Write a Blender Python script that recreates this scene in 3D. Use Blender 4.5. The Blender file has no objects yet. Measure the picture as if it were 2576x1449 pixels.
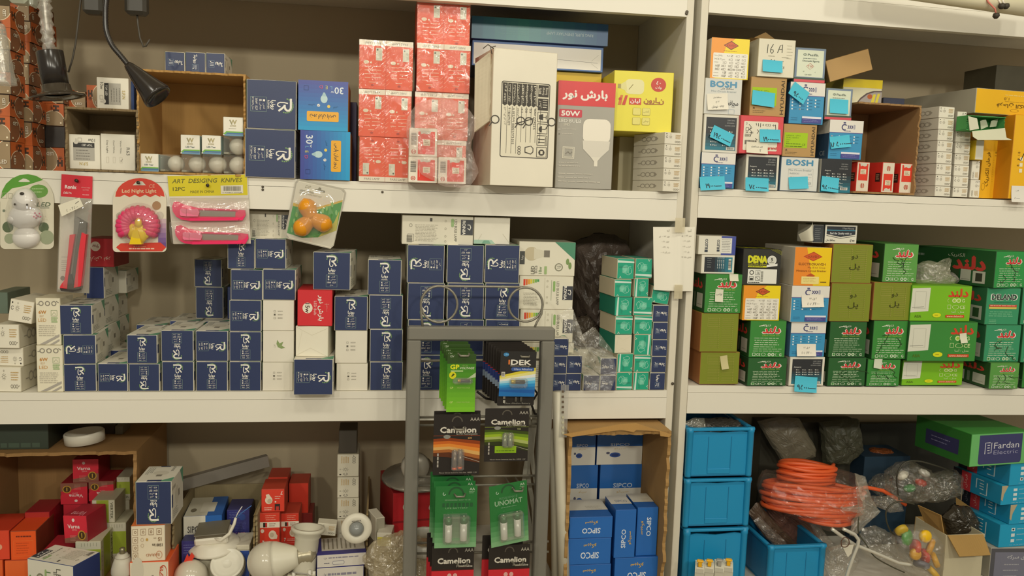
import bpy, math, random
import numpy as np
from mathutils import Vector, Matrix
SC = bpy.context.scene
COL = SC.collection
R = math.radians
rnd = random.Random(7)
# ------------------------------------------------------------------ camera
W_, H_, F_ = 2576.0, 1449.0, 2100.0
CAMP = Vector((0.0, -1.5, 1.45))
def _rot(y, p, r):
    cy, sy, cp, sp, cr, sr = math.cos(y), math.sin(y), math.cos(p), math.sin(p), math.cos(r), math.sin(r)
    B = np.array([[1, 0, 0], [0, 0, -1], [0, 1, 0]], float)
    Rz = np.array([[cy, sy, 0], [-sy, cy, 0], [0, 0, 1]])
    Rx = np.array([[1, 0, 0], [0, cp, -sp], [0, sp, cp]])
    Rr = np.array([[cr, -sr, 0], [sr, cr, 0], [0, 0, 1]])
    return Rr @ B @ Rx @ Rz
MC = _rot(R(-8.99277334), R(6.01591786), R(1.85010304))      # world -> camera (x right, y down, z forward)
cam = bpy.data.cameras.new('camera')
cam.sensor_width = 36.0
cam.lens = F_ * 36.0 / W_
cam.clip_start = 0.05
co = bpy.data.objects.new('camera', cam)
COL.objects.link(co)
m4 = Matrix.Identity(4)
for i in range(3):
    m4[i][0] = MC[0, i]; m4[i][1] = -MC[1, i]; m4[i][2] = -MC[2, i]
m4.translation = CAMP
co.matrix_world = m4
SC.camera = co
# ------------------------------------------------------------------ light and exposure
SC.view_settings.view_transform = 'Standard'
SC.view_settings.look = 'None'
SC.view_settings.gamma = 1.0
SC.view_settings.exposure = -0.53
SC.view_settings.use_curve_mapping = False
wd = bpy.data.worlds.new('shop_air'); SC.world = wd; wd.use_nodes = True
wd.node_tree.nodes['Background'].inputs[0].default_value = (1.0, 0.92, 0.76, 1)
wd.node_tree.nodes['Background'].inputs[1].default_value = 0.40
for lx, ly, lz, e in ((-0.95, -1.05, 2.60, 4.6), (-0.1, -1.05, 2.60, 4.6), (0.75, -1.05, 2.60, 4.6), (1.6, -1.05, 2.60, 4.6),
                     (-1.2, -3.0, 2.38, 17.0), (-0.2, -3.0, 2.38, 17.0), (0.8, -3.0, 2.38, 17.0), (1.8, -3.0, 2.38, 17.0)):
    ld = bpy.data.lights.new('ceiling_lamp', 'AREA'); ld.shape = 'SQUARE'; ld.size = 0.16
    ld.energy = e; ld.color = (1.0, 0.95, 0.80)
    lo = bpy.data.objects.new('ceiling_lamp', ld); COL.objects.link(lo)
    lo.location = (lx, ly, lz); lo.rotation_euler = (math.atan2(-ly, lz - 1.6), 0, 0)
# ------------------------------------------------------------------ pixel -> place
def ray(px, py):
    d = MC.T @ np.array([px - W_ / 2, py - H_ / 2, F_])
    return Vector(d)
def P(px, py, Y=0.0):
    d = ray(px, py); t = (Y - CAMP.y) / d.y
    return CAMP + d * t
def Pz(px, py, z):
    d = ray(px, py); t = (z - CAMP.z) / d.z
    return CAMP + d * t
# ------------------------------------------------------------------ materials
MATS = {}
def srgb(h):
    h = h.lstrip('#')
    c = [int(h[i:i + 2], 16) / 255 for i in (0, 2, 4)]
    return tuple(x / 12.92 if x <= 0.04045 else ((x + 0.055) / 1.055) ** 2.4 for x in c) + (1,)
def newmat(name):
    m = bpy.data.materials.new(name); m.use_nodes = True
    nt = m.node_tree
    return m, nt, nt.nodes['Principled BSDF']
def ink(hexc, rough=0.5, metal=0.0):
    k = ('ink', hexc, rough, metal)
    if k not in MATS:
        m, nt, b = newmat('print_' + hexc.lstrip('#'))
        b.inputs['Base Color'].default_value = srgb(hexc)
        b.inputs['Roughness'].default_value = rough
        b.inputs['Metallic'].default_value = metal
        MATS[k] = m
    return MATS[k]
def card(hexc, rough=0.45, var=0.10, scale=9.0, bump=0.0, metal=0.0, name='card'):
    """printed card / board / plastic: colour with a little uneven fading from noise"""
    k = (name, hexc, rough, var, scale, bump, metal)
    if k not in MATS:
        m, nt, b = newmat(name + '_' + hexc.lstrip('#'))
        tc = nt.nodes.new('ShaderNodeTexCoord'); n = nt.nodes.new('ShaderNodeTexNoise')
        n.inputs['Scale'].default_value = scale; n.inputs['Detail'].default_value = 4
        mp = nt.nodes.new('ShaderNodeMapRange'); mp.inputs[3].default_value = 1 - var; mp.inputs[4].default_value = 1 + var
        mx = nt.nodes.new('ShaderNodeVectorMath'); mx.operation = 'SCALE'
        mx.inputs[0].default_value = srgb(hexc)[:3]
        L = nt.links.new
        L(tc.outputs['Object'], n.inputs['Vector']); L(n.outputs[0], mp.inputs[0]); L(mp.outputs[0], mx.inputs['Scale'])
        L(mx.outputs[0], b.inputs['Base Color'])
        b.inputs['Roughness'].default_value = rough; b.inputs['Metallic'].default_value = metal
        if bump:
            n2 = nt.nodes.new('ShaderNodeTexNoise'); n2.inputs['Scale'].default_value = scale * 12
            bp = nt.nodes.new('ShaderNodeBump'); bp.inputs['Strength'].default_value = bump; bp.inputs['Distance'].default_value = 0.001
            L(tc.outputs['Object'], n2.inputs['Vector']); L(n2.outputs[0], bp.inputs['Height']); L(bp.outputs[0], b.inputs['Normal'])
        MATS[k] = m
    return MATS[k]
def kraft(hexc='#b98f52'):
    k = ('kraft', hexc)
    if k not in MATS:
        m, nt, b = newmat('corrugated_' + hexc.lstrip('#')); L = nt.links.new
        tc = nt.nodes.new('ShaderNodeTexCoord'); n = nt.nodes.new('ShaderNodeTexNoise'); n.inputs['Scale'].default_value = 14; n.inputs['Detail'].default_value = 6
        w = nt.nodes.new('ShaderNodeTexWave'); w.inputs['Scale'].default_value = 60; w.inputs['Distortion'].default_value = 0.6
        r = nt.nodes.new('ShaderNodeValToRGB')
        c = srgb(hexc)
        r.color_ramp.elements[0].color = tuple(x * 0.82 for x in c[:3]) + (1,); r.color_ramp.elements[1].color = tuple(min(1, x * 1.12) for x in c[:3]) + (1,)
        L(tc.outputs['Object'], n.inputs['Vector']); L(tc.outputs['Object'], w.inputs['Vector'])
        L(n.outputs[0], r.inputs[0]); L(r.outputs[0], b.inputs['Base Color'])
        bp = nt.nodes.new('ShaderNodeBump'); bp.inputs['Strength'].default_value = 0.12; bp.inputs['Distance'].default_value = 0.001
        L(w.outputs[0], bp.inputs['Height']); L(bp.outputs[0], b.inputs['Normal'])
        b.inputs['Roughness'].default_value = 0.85
        MATS[k] = m
    return MATS[k]
def film(body=0.10, gloss=0.14, tint='#ffffff', rough=0.12, bump=0.6, scale=22.0):
    """thin clear plastic: mostly see-through, a glossy sheen and a little milky body"""
    k = ('film', body, gloss, tint, rough, bump, scale)
    if k not in MATS:
        m = bpy.data.materials.new('clear_film'); m.use_nodes = True; nt = m.node_tree; nt.nodes.clear(); L = nt.links.new
        out = nt.nodes.new('ShaderNodeOutputMaterial'); tr = nt.nodes.new('ShaderNodeBsdfTransparent')
        gl = nt.nodes.new('ShaderNodeBsdfGlossy'); gl.inputs['Roughness'].default_value = rough
        df = nt.nodes.new('ShaderNodeBsdfDiffuse'); df.inputs['Color'].default_value = srgb(tint)
        m1 = nt.nodes.new('ShaderNodeMixShader'); m2 = nt.nodes.new('ShaderNodeMixShader')
        m1.inputs[0].default_value = body; m2.inputs[0].default_value = gloss
        L(tr.outputs[0], m1.inputs[1]); L(df.outputs[0], m1.inputs[2]); L(m1.outputs[0], m2.inputs[1]); L(gl.outputs[0], m2.inputs[2]); L(m2.outputs[0], out.inputs[0])
        if bump:
            tc = nt.nodes.new('ShaderNodeTexCoord'); n = nt.nodes.new('ShaderNodeTexNoise'); n.inputs['Scale'].default_value = scale; n.inputs['Detail'].default_value = 5; n.inputs['Distortion'].default_value = 1.2
            bp = nt.nodes.new('ShaderNodeBump'); bp.inputs['Strength'].default_value = bump; bp.inputs['Distance'].default_value = 0.01
            L(tc.outputs['Object'], n.inputs['Vector']); L(n.outputs[0], bp.inputs['Height']); L(bp.outputs[0], gl.inputs['Normal'])
        MATS[k] = m
    return MATS[k]
def as_mat(c):
    return c if isinstance(c, bpy.types.Material) else card(c)
# ------------------------------------------------------------------ mesh collector
class MB:
    def __init__(s): s.v = []; s.f = []; s.m = []; s.sm = []; s.mats = []
    def mi(s, mat):
        if mat not in s.mats: s.mats.append(mat)
        return s.mats.index(mat)
    def add(s, vs, fs, mat, smooth=False):
        b = len(s.v); i = s.mi(as_mat(mat)); s.v.extend([tuple(v) for v in vs])
        for f in fs: s.f.append([b + k for k in f]); s.m.append(i); s.sm.append(smooth)
        return s
    def box(s, a, b, mat, c=0.0006, faces=None, M=None):
        """bevelled box; faces = {'-y': mat,...} overrides; c = bevel"""
        a = Vector(a); b = Vector(b); c = min(c, 0.45 * min(b.x - a.x, b.y - a.y, b.z - a.z))
        ix = {}; vs = []
        for sx in (0, 1):
            for sy in (0, 1):
                for sz in (0, 1):
                    q = [(b if t else a)[i] for i, t in enumerate((sx, sy, sz))]
                    d = [(-c if t else c) for t in (sx, sy, sz)]
                    for ax in range(3):
                        p = [q[i] + (0 if i == ax else d[i]) for i in range(3)]
                        ix[(sx, sy, sz, ax)] = len(vs); vs.append(p)
        fs = []; ms = []
        def quad(ax, side):
            o = [i for i in range(3) if i != ax]
            r = []
            for (u, w) in ((0, 0), (1, 0), (1, 1), (0, 1)):
                t = [0, 0, 0]; t[ax] = side; t[o[0]] = u; t[o[1]] = w
                r.append(ix[(t[0], t[1], t[2], ax)])
            return r
        for ax in range(3):
            for side in (0, 1):
                f = quad(ax, side)
                if (side == 0) == (ax != 1): f = f[::-1]
                fs.append(f); ms.append(('+' if side else '-') + 'xyz'[ax])
        for ax in range(3):                                   # edge strips along ax
            o = [i for i in range(3) if i != ax]
            for u in (0, 1):
                for w in (0, 1):
                    t0 = [0, 0, 0]; t0[o[0]] = u; t0[o[1]] = w; t1 = t0[:]; t1[ax] = 1
                    f = [ix[(*t0, o[0])], ix[(*t0, o[1])], ix[(*t1, o[1])], ix[(*t1, o[0])]]
                    fs.append(f); ms.append(None)
        for sx in (0, 1):
            for sy in (0, 1):
                for sz in (0, 1):
                    fs.append([ix[(sx, sy, sz, 0)], ix[(sx, sy, sz, 1)], ix[(sx, sy, sz, 2)]]); ms.append(None)
        if M is not None: vs = [M @ Vector(v) for v in vs]
        base = len(s.v); s.v.extend([tuple(v) for v in vs]); dm = s.mi(as_mat(mat))
        for f, k in zip(fs, ms):
            s.f.append([base + q for q in f]); s.sm.append(False)
            s.m.append(s.mi(as_mat(faces[k])) if faces and k in faces else dm)
        return s
    def tube(s, pts, r, mat, n=8, cap=True, smooth=True):
        pts = [Vector(p) for p in pts]; rs = r if isinstance(r, (list, tuple)) else [r] * len(pts)
        vs = []; up = None
        for i, p in enumerate(pts):
            t = (pts[min(i + 1, len(pts) - 1)] - pts[max(i - 1, 0)])
            t = t.normalized() if t.length > 1e-9 else Vector((0, 0, 1))
            if up is None:
                up = t.orthogonal().normalized()
            else:
                up = up - t * up.dot(t)
                up = up.normalized() if up.length > 1e-6 else t.orthogonal().normalized()
            bi = t.cross(up)
            for k in range(n):
                a = 2 * math.pi * k / n
                vs.append(p + (up * math.cos(a) + bi * math.sin(a)) * rs[i])
        fs = []
        for i in range(len(pts) - 1):
            for k in range(n):
                k2 = (k + 1) % n
                fs.append([i * n + k, i * n + k2, (i + 1) * n + k2, (i + 1) * n + k])
        if cap: fs.append(list(range(n))[::-1]); fs.append([(len(pts) - 1) * n + k for k in range(n)])
        return s.add(vs, fs, mat, smooth)
    def lathe(s, prof, mat, n=24, M=None, smooth=True, cap=True):
        """prof = [(radius, z)...] turned about z"""
        vs = []; fs = []
        for (r, z) in prof:
            for k in range(n):
                a = 2 * math.pi * k / n; vs.append(Vector((r * math.cos(a), r * math.sin(a), z)))
        for i in range(len(prof) - 1):
            for k in range(n):
                k2 = (k + 1) % n; fs.append([i * n + k, i * n + k2, (i + 1) * n + k2, (i + 1) * n + k])
        if cap:
            if prof[0][0] > 1e-6: fs.append(list(range(n))[::-1])
            if prof[-1][0] > 1e-6: fs.append([(len(prof) - 1) * n + k for k in range(n)])
        if M is not None: vs = [M @ v for v in vs]
        return s.add(vs, fs, mat, smooth)
    def grid(s, nu, nv, fn, mat, smooth=True, thick=0.0):
        vs = [Vector(fn(i / nu, j / nv)) for j in range(nv + 1) for i in range(nu + 1)]
        fs = [[j * (nu + 1) + i, j * (nu + 1) + i + 1, (j + 1) * (nu + 1) + i + 1, (j + 1) * (nu + 1) + i] for j in range(nv) for i in range(nu)]
        return s.add(vs, fs, mat, smooth)
    def prism(s, pts2, y0, y1, mat, front=None, M=None):
        """outline in x,z extruded along y (pts2 counter-clockwise seen from -y)"""
        n = len(pts2)
        vs = [Vector((x, y0, z)) for x, z in pts2] + [Vector((x, y1, z)) for x, z in pts2]
        if M is not None: vs = [M @ v for v in vs]
        fs = [[i, (i + 1) % n, n + (i + 1) % n, n + i] for i in range(n)]
        s.add(vs, fs, mat)
        s.add(vs, [list(range(n))], front or mat); s.add(vs, [list(range(n, 2 * n))[::-1]], mat)
        return s
    def build(s, name, parent=None, loc=None, mw=None):
        me = bpy.data.meshes.new(name); me.from_pydata(s.v, [], s.f)
        for m in s.mats: me.materials.append(m)
        me.polygons.foreach_set('material_index', s.m); me.polygons.foreach_set('use_smooth', s.sm)
        me.update()
        o = bpy.data.objects.new(name, me); COL.objects.link(o)
        if parent is not None: o.parent = parent
        if mw is not None: o.matrix_world = mw
        if loc is not None: o.location = loc
        return o
def tag(o, label=None, cat=None, group=None, kind=None):
    if label: o['label'] = label
    if cat: o['category'] = cat
    if group: o['group'] = group
    if kind: o['kind'] = kind
    return o
def empty(name, loc, label, cat, group=None, rot=(0, 0, 0)):
    o = bpy.data.objects.new(name, None); COL.objects.link(o); o.location = loc; o.rotation_euler = rot
    o.empty_display_size = 0.02
    return tag(o, label, cat, group)
# ------------------------------------------------------------------ lettering
_FORMS = {}
def _forms():
    import unicodedata as U
    for cp in list(range(0xFB50, 0xFC00)) + list(range(0xFE70, 0xFF00)):
        d = U.decomposition(chr(cp)).split()
        if len(d) == 2 and d[0] in ('<isolated>', '<final>', '<initial>', '<medial>'):
            _FORMS.setdefault(chr(int(d[1], 16)), {})[d[0][1:-1]] = chr(cp)
_forms()
def fa(t):
    """joined Persian letters, set in visual order for a left-to-right line"""
    out = []
    def fwd(c): f = _FORMS.get(c, {}); return 'initial' in f
    def any_(c): return c in _FORMS
    for i, c in enumerate(t):
        if not any_(c): out.append(c); continue
        pj = i > 0 and any_(t[i - 1]) and fwd(t[i - 1]); nj = i + 1 < len(t) and any_(t[i + 1]) and fwd(c)
        f = _FORMS[c]
        k = 'medial' if pj and nj else 'final' if pj else 'initial' if nj else 'isolated'
        out.append(f.get(k) or f.get('isolated') or c)
    return ''.join(reversed(out))
_TX = {}
def glyphs(t, bold=0.0, shear=0.0):
    k = (t, shear)
    if k not in _TX:
        s = fa(t) if any('\u0600' <= c < '\u0700' and not '\u06f0' <= c <= '\u06f9' for c in t) else t
        c = bpy.data.curves.new('letters', 'FONT'); c.body = s; c.resolution_u = 2; c.shear = shear
        o = bpy.data.objects.new('letters', c); COL.objects.link(o)
        dg = bpy.context.evaluated_depsgraph_get(); dg.update()
        me = bpy.data.meshes.new_from_object(o.evaluated_get(dg))
        v = np.array([p.co[:2] for p in me.vertices], float).reshape(-1, 2); f = [list(p.vertices) for p in me.polygons]
        bpy.data.objects.remove(o); bpy.data.curves.remove(c); bpy.data.meshes.remove(me)
        if len(v): lo = v.min(0); hi = v.max(0)
        else: lo = hi = np.zeros(2)
        _TX[k] = (v, f, lo, hi)
    return _TX[k]
# ------------------------------------------------------------------ printed artwork (y runs down, like the pack)
class Cv:
    def __init__(s, w=100.0, h=100.0): s.w = w; s.h = h; s.it = []
    def _p(s, v, f, c): s.it.append((v, f, c)); return s
    def poly(s, pts, c): return s._p(list(pts), [list(range(len(pts)))], c)
    def rect(s, x0, y0, x1, y1, c): return s.poly([(x0, y0), (x1, y0), (x1, y1), (x0, y1)], c)
    def rrect(s, x0, y0, x1, y1, r, c, n=4):
        p = []
        for cx, cy, a in ((x1 - r, y0 + r, -90), (x1 - r, y1 - r, 0), (x0 + r, y1 - r, 90), (x0 + r, y0 + r, 180)):
            for k in range(n + 1): t = R(a + 90 * k / n); p.append((cx + r * math.cos(t), cy + r * math.sin(t)))
        return s.poly(p, c)
    def frame(s, x0, y0, x1, y1, t, c):
        s.rect(x0, y0, x1, y0 + t, c); s.rect(x0, y1 - t, x1, y1, c); s.rect(x0, y0 + t, x0 + t, y1 - t, c); return s.rect(x1 - t, y0 + t, x1, y1 - t, c)
    def disc(s, x, y, r, c, n=18, ry=None):
        ry = ry or r
        return s.poly([(x + r * math.cos(2 * math.pi * k / n), y + ry * math.sin(2 * math.pi * k / n)) for k in range(n)], c)
    def ring(s, x, y, r, t, c, a0=0, a1=360, n=20, ry=None):
        q = (ry or r) / r; v = []; f = []
        for k in range(n + 1):
            a = R(a0 + (a1 - a0) * k / n)
            v += [(x + (r - t) * math.cos(a), y + (r - t) * q * math.sin(a)), (x + r * math.cos(a), y + r * q * math.sin(a))]
        for k in range(n): f.append([2 * k, 2 * k + 1, 2 * k + 3, 2 * k + 2])
        return s._p(v, f, c)
    def line(s, pts, t, c):
        v = []; n = len(pts)
        for i, (x, y) in enumerate(pts):
            a = pts[max(i - 1, 0)]; b = pts[min(i + 1, n - 1)]
            dx, dy = b[0] - a[0], b[1] - a[1]; l = math.hypot(dx, dy) or 1
            nx, ny = -dy / l * t / 2, dx / l * t / 2
            v += [(x + nx, y + ny), (x - nx, y - ny)]
        return s._p(v, [[2 * i, 2 * i + 1, 2 * i + 3, 2 * i + 2] for i in range(n - 1)], c)
    def text(s, t, x, y, h, c, al='c', rot=0, b=0.0, w=None, sh=0.0):
        """h = height of the lettering; w fixes its width; (x, y) = middle (or left/right middle) of the line"""
        v, f, lo, hi = glyphs(t, b, sh)
        if not len(v): return s
        k = h / max(hi[1] - lo[1], 0.35) if any(ord(q) > 0x5ff for q in t) else h / 0.73
        kx = (w / max(hi[0] - lo[0], 0.05)) if w else k
        base = (lo[1] + hi[1]) / 2 if any(ord(q) > 0x5ff for q in t) else 0.36
        ox = {'c': (lo[0] + hi[0]) / 2, 'l': lo[0], 'r': hi[0]}[al]
        p = np.stack([(v[:, 0] - ox) * kx, -(v[:, 1] - base) * k], 1)
        if rot:
            a = R(rot); p = p @ np.array([[math.cos(a), math.sin(a)], [-math.sin(a), math.cos(a)]])
        p = p + np.array([x, y])
        if b:                                             # heavier strokes: the line is laid down again a hair to each side
            e = b * k * 0.9
            for dx, dy in ((-e, 0), (e, 0), (0, e), (0, -e)): s._p([(q[0] + dx, q[1] + dy) for q in p], f, c)
            return s
        return s._p([tuple(q) for q in p], f, c)
    def greek(s, x0, y0, x1, rows, pitch, c, t=None, seed=1, fill=0.8):
        """small print too fine to read: rows of short dashes"""
        g = random.Random(seed); t = t or pitch * 0.32; v = []; f = []
        for r in range(rows):
            x = x0 + g.random() * (x1 - x0) * 0.05; y = y0 + r * pitch; e = x1 - g.random() * (x1 - x0) * 0.25
            while x < e:
                l = min((x1 - x0) * (0.05 + 0.14 * g.random()), e - x); b = len(v)
                v += [(x, y), (x + l, y), (x + l, y + t), (x, y + t)]; f.append([b, b + 1, b + 2, b + 3]); x += l + (x1 - x0) * 0.025
        return s._p(v, f, c) if f else s
    def barcode(s, x0, y0, x1, y1, c='#222222', bg=None, seed=3, n=22, horiz=True):
        if bg: s.rect(x0, y0, x1, y1, bg)
        g = random.Random(seed); v = []; f = []; m = 0.06
        for k in range(n):
            a = m + (1 - 2 * m) * k / n; w = (1 - 2 * m) / n * g.choice((0.35, 0.5, 0.7)); b = len(v)
            if horiz: v += [(x0 + (x1 - x0) * a, y0 + (y1 - y0) * m), (x0 + (x1 - x0) * (a + w), y0 + (y1 - y0) * m), (x0 + (x1 - x0) * (a + w), y1 - (y1 - y0) * m), (x0 + (x1 - x0) * a, y1 - (y1 - y0) * m)]
            else: v += [(x0, y0 + (y1 - y0) * a), (x1, y0 + (y1 - y0) * a), (x1, y0 + (y1 - y0) * (a + w)), (x0, y0 + (y1 - y0) * (a + w))]
            f.append([b, b + 1, b + 2, b + 3])
        return s._p(v, f, c)
    def put(s, mb, O, U, V, rot=0, off=0.00018, rough=0.45, step=0.00003):
        """lay the artwork on a face: O top-left corner, U along the top edge, V down the left edge"""
        O, U, V = Vector(O), Vector(U), Vector(V); N = V.cross(U).normalized()   # outward
        step = min(step, 0.0009 / max(1, len(s.it)))
        for i, (v, f, c) in enumerate(s.it):
            vs = []
            h = off + step * i
            for (x, y) in v:
                a, b = x / s.w, y / s.h
                if rot == 90: a, b = 1 - b, a            # turned clockwise
                elif rot == 180: a, b = 1 - a, 1 - b
                elif rot == 270: a, b = b, 1 - a
                vs.append(O + U * a + V * b + N * h)
            mb.add(vs, f, c if isinstance(c, bpy.types.Material) else ink(c, rough))
# ------------------------------------------------------------------ a carton that stands where the photo shows it
TOP = {}
def frame_of(px, Y, on=None, yaw=0.0, roll=0.0, h=None):
    x0, y0, x1, y1 = px; xm, ym = (x0 + x1) / 2, (y0 + y1) / 2
    a, b = P(x0, ym, Y), P(x1, ym, Y); t, u = P(xm, y0, Y), P(xm, y1, Y)
    w = (b.x - a.x) / max(0.3, math.cos(R(yaw))); zb = on if on is not None else u.z
    h = h or (t.z - zb)
    return Vector(((a.x + b.x) / 2, Y, zb)), w, h
def carton(name, label, px, Y=0.0, d=0.1, front='#eeeae0', side=None, cv=None, rot=0, on=None, yaw=0.0, roll=0.0, group=None,
           cat='box', faces=None, lcv=None, rcv=None, tcv=None, lrot=0, rrot=0, trot=0, flap=None, h=None, rough=0.45, bevel=0.0008, gap=0.0004):
    """front face fills px (x0,y0,x1,y1) on the plane Y; origin at the middle of the base"""
    C, w, h = frame_of(px, Y, on, yaw, roll, h)
    w -= gap; h -= gap
    side = side or front
    mb = MB(); fs = {'-y': front}
    if faces: fs.update(faces)
    a = Vector((-w / 2, -d / 2, 0)); b = Vector((w / 2, d / 2, h))
    mb.box(a, b, side, bevel, fs)
    if flap is None and cv is not None: cv.put(mb, (a.x, a.y, h), (w, 0, 0), (0, 0, -h), rot, rough=rough)
    if lcv: lcv.put(mb, (a.x, b.y, h), (0, -d, 0), (0, 0, -h), lrot, rough=rough)
    if rcv: rcv.put(mb, (b.x, a.y, h), (0, d, 0), (0, 0, -h), rrot, rough=rough)
    if tcv: tcv.put(mb, (a.x, b.y, h), (w, 0, 0), (0, -d, 0), trot, rough=rough)
    M = Matrix.Translation(C + Vector((0, 0, h / 2))) @ Matrix.Rotation(R(yaw), 4, 'Z') @ Matrix.Rotation(R(roll), 4, 'Y') @ Matrix.Translation((0, d / 2, -h / 2))
    o = mb.build(name, mw=M)
    tag(o, label, cat, group)
    if flap is not None:
        flap(o, w, h, d, cv, rot, rough)
    TOP[o.name] = C.z + h + gap
    o_dims[o.name] = (w, h, d)
    return o
o_dims = {}
def top(o): return TOP[o.name]
def on_front(o, px, py, Y=None):
    """a point of the photo on the front plane of carton o, in o's own axes"""
    w, h, d = o_dims[o.name]; Mi = o.matrix_world.inverted()
    c = Mi @ CAMP; q = Mi @ (CAMP + ray(px, py)); e = q - c
    t = (-d / 2 - c.y) / e.y
    return c + e * t
def note(o, cx, cy, wp, hp, ang, col='#4cc3df', txt=None, name='price_note', label=None, th=None, lift=0.0012, ink_c='#25303a', bend=0.004):
    """a paper slip stuck on the front of carton o, given in pixels of the photo"""
    p = on_front(o, cx, cy); q = on_front(o, cx + wp, cy); k = (q.x - p.x) / wp
    w, h = wp * k, hp * k
    mb = MB(); n = 6
    ca, sa = math.cos(R(ang)), math.sin(R(ang))
    def fn(u, v):
        x = (u - 0.5) * w; z = (v - 0.5) * h
        return (p.x + x * ca + z * sa, p.y - lift - bend * (1 - v) ** 2, p.z - x * sa + z * ca)
    mb.grid(2, n, fn, card(col, 0.6, 0.05))
    if txt:
        cv = Cv(100, 100 * hp / wp); th = th or 14
        for (t, tx, ty, s_) in txt: cv.text(t, tx if col != '#4cc3df' else 54, ty * cv.h / 100, s_ * (1.5 if col == '#4cc3df' else 1.1), ink_c, b=.02 if col == '#4cc3df' else 0)
        # lettering follows the bend of the slip
        for i, (v, f, c) in enumerate(cv.it):
            vs = []
            for (x, y) in v:
                u_, v_ = x / 100, 1 - y / cv.h; q3 = Vector(fn(u_, v_)); vs.append(q3 + Vector((0, -0.0004 - 0.00004 * i, 0)))
            mb.add(vs, f, ink(c, 0.6))
    c = mb.build(name, parent=o)
    if label: c['label'] = label
    return c
# ================================================================== shelving
ZA, ZB, ZC = 1.4745, 1.0987, 0.7235          # shelf tops, left unit
RA, RB_, RC = 1.4840, 1.1060, 0.6950         # shelf tops, right unit
DEP = 0.30
white = card('#e9e4d6', 0.42, 0.03, 5.0)
edge = card('#ddd6c4', 0.5, 0.03, 5.0)
grey_back = card('#b5a689', 0.7, 0.06, 3.0)
def board(mb, x0, x1, zt0, zt1, mat, th, y0=0.0, y1=DEP):
    """shelf plate with its top edge running from zt0 to zt1"""
    def q(x, y, z): return (x, y, z)
    v = [q(x0, y0, zt0 - th), q(x1, y0, zt1 - th), q(x1, y1, zt1 - th), q(x0, y1, zt0 - th), q(x0, y0, zt0), q(x1, y0, zt1), q(x1, y1, zt1), q(x0, y1, zt0)]
    mb.add(v, [[0, 3, 2, 1], [4, 5, 6, 7], [0, 1, 5, 4], [1, 2, 6, 5], [2, 3, 7, 6], [3, 0, 4, 7]], mat)
def unit(label, x0, x1, panels, shelves, ztop, zbot):
    root = empty('shelving_unit', ((x0 + x1) / 2, DEP, zbot), label, 'shelves')
    inv = Matrix.Translation(-root.location)
    def part(mb, name, lab=None):
        mb.v = [tuple(Vector(v) - root.location) for v in mb.v]
        o = mb.build(name, parent=root)
        if lab: o['label'] = lab
        return o
    for (a, b) in panels:
        mb = MB(); mb.box((a, 0.0, zbot), (b, DEP, ztop), white, 0.0008, {'-y': edge}); part(mb, 'side_panel')
    ia = panels[0][1] if len(panels) == 2 else x0; ib = panels[-1][0]
    if len(panels) == 1 and panels[0][0] < (x0 + x1) / 2: ia, ib = panels[0][1], x1
    mb = MB(); mb.box((ia + .0005, DEP - 0.006, zbot), (ib - .0005, DEP, ztop), grey_back, 0.0004); part(mb, 'back_panel', 'grey back panel')
    for k, (z0, z1, fz) in enumerate(shelves):
        mb = MB(); board(mb, ia + .0004, ib - .0004, z0 - .0005, z1 - .0005, white, 0.0135, 0.0, DEP - 0.007); part(mb, 'shelf_board')
        mb = MB(); th = fz
        board(mb, ia + .0004, ib - .0004, z0 - 0.0146, z1 - 0.0146, white, th, -0.0008, 0.0152); part(mb, 'fascia', 'white front board')
    return root, part
lu, lpart = unit('white melamine shelving unit with the blue bulb boxes, left of the double post', -0.95, 0.557, [(0.5436, 0.557)],
     [(1.8420, 1.8470, 0.0405), (ZA, ZA, 0.0395), (ZB, ZB, 0.0402), (ZC, ZC, 0.04)], 2.05, 0.62)
ru, rpart = unit('white melamine shelving unit with the green and circuit breaker boxes, right of the double post', 0.571, 1.60, [(0.571, 0.5847)],
     [(1.8585, 1.851, 0.0415), (RA, RA - 0.003, 0.0412), (RB_ + 0.002, RB_ - 0.0105, 0.0405), (RC, RC, 0.04)], 2.05, 0.62)
# the shop around the shelves
def room(name, a, b, m): mb = MB(); mb.box(a, b, m, 0.001); tag(mb.build(name), kind='structure')
room('wall_back', (-2.6, 0.312, 0), (3.2, 0.42, 2.75), card('#cfc6b0', 0.8, 0.04, 2))
room('floor', (-2.6, -3.2, -0.1), (3.2, 0.42, -0.0005), card('#a89c88', 0.5, 0.08, 3))
room('ceiling', (-2.6, -3.2, 2.75), (3.2, 0.42, 2.85), card('#d8d0bc', 0.8, 0.03, 2))
def screw(partf, px, py, r=0.0032):
    p = P(px, py, -0.0012); mb = MB()
    mb.lathe([(r, 0), (r * 0.9, 0.0012), (r * 0.3, 0.0016), (0.0, 0.0012)], card('#5a5246', 0.4, 0.05, metal=0.6), 10, Matrix.Translation(p) @ Matrix.Rotation(R(90), 4, 'X')); partf(mb, 'screw')
for x, y in ((661, 470), (962, 483), (661, 477)): screw(lpart, x, y, 0.0022)
for x, y in ((1728, 30), (1692, 965), (1727, 34)): screw(lpart, x, y, 0.003)
for x, y in ((1729, 482), (1734, 513)):
    p = Vector((0.5575, 0.06, P(x, y, 0).z)); mb = MB()
    mb.lathe([(0.004, 0), (0.0036, 0.0015), (0, 0.0017)], card('#3a342c', 0.5, 0.05), 10, Matrix.Translation(p) @ Matrix.Rotation(R(90), 4, 'Y')); lpart(mb, 'screw')
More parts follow.
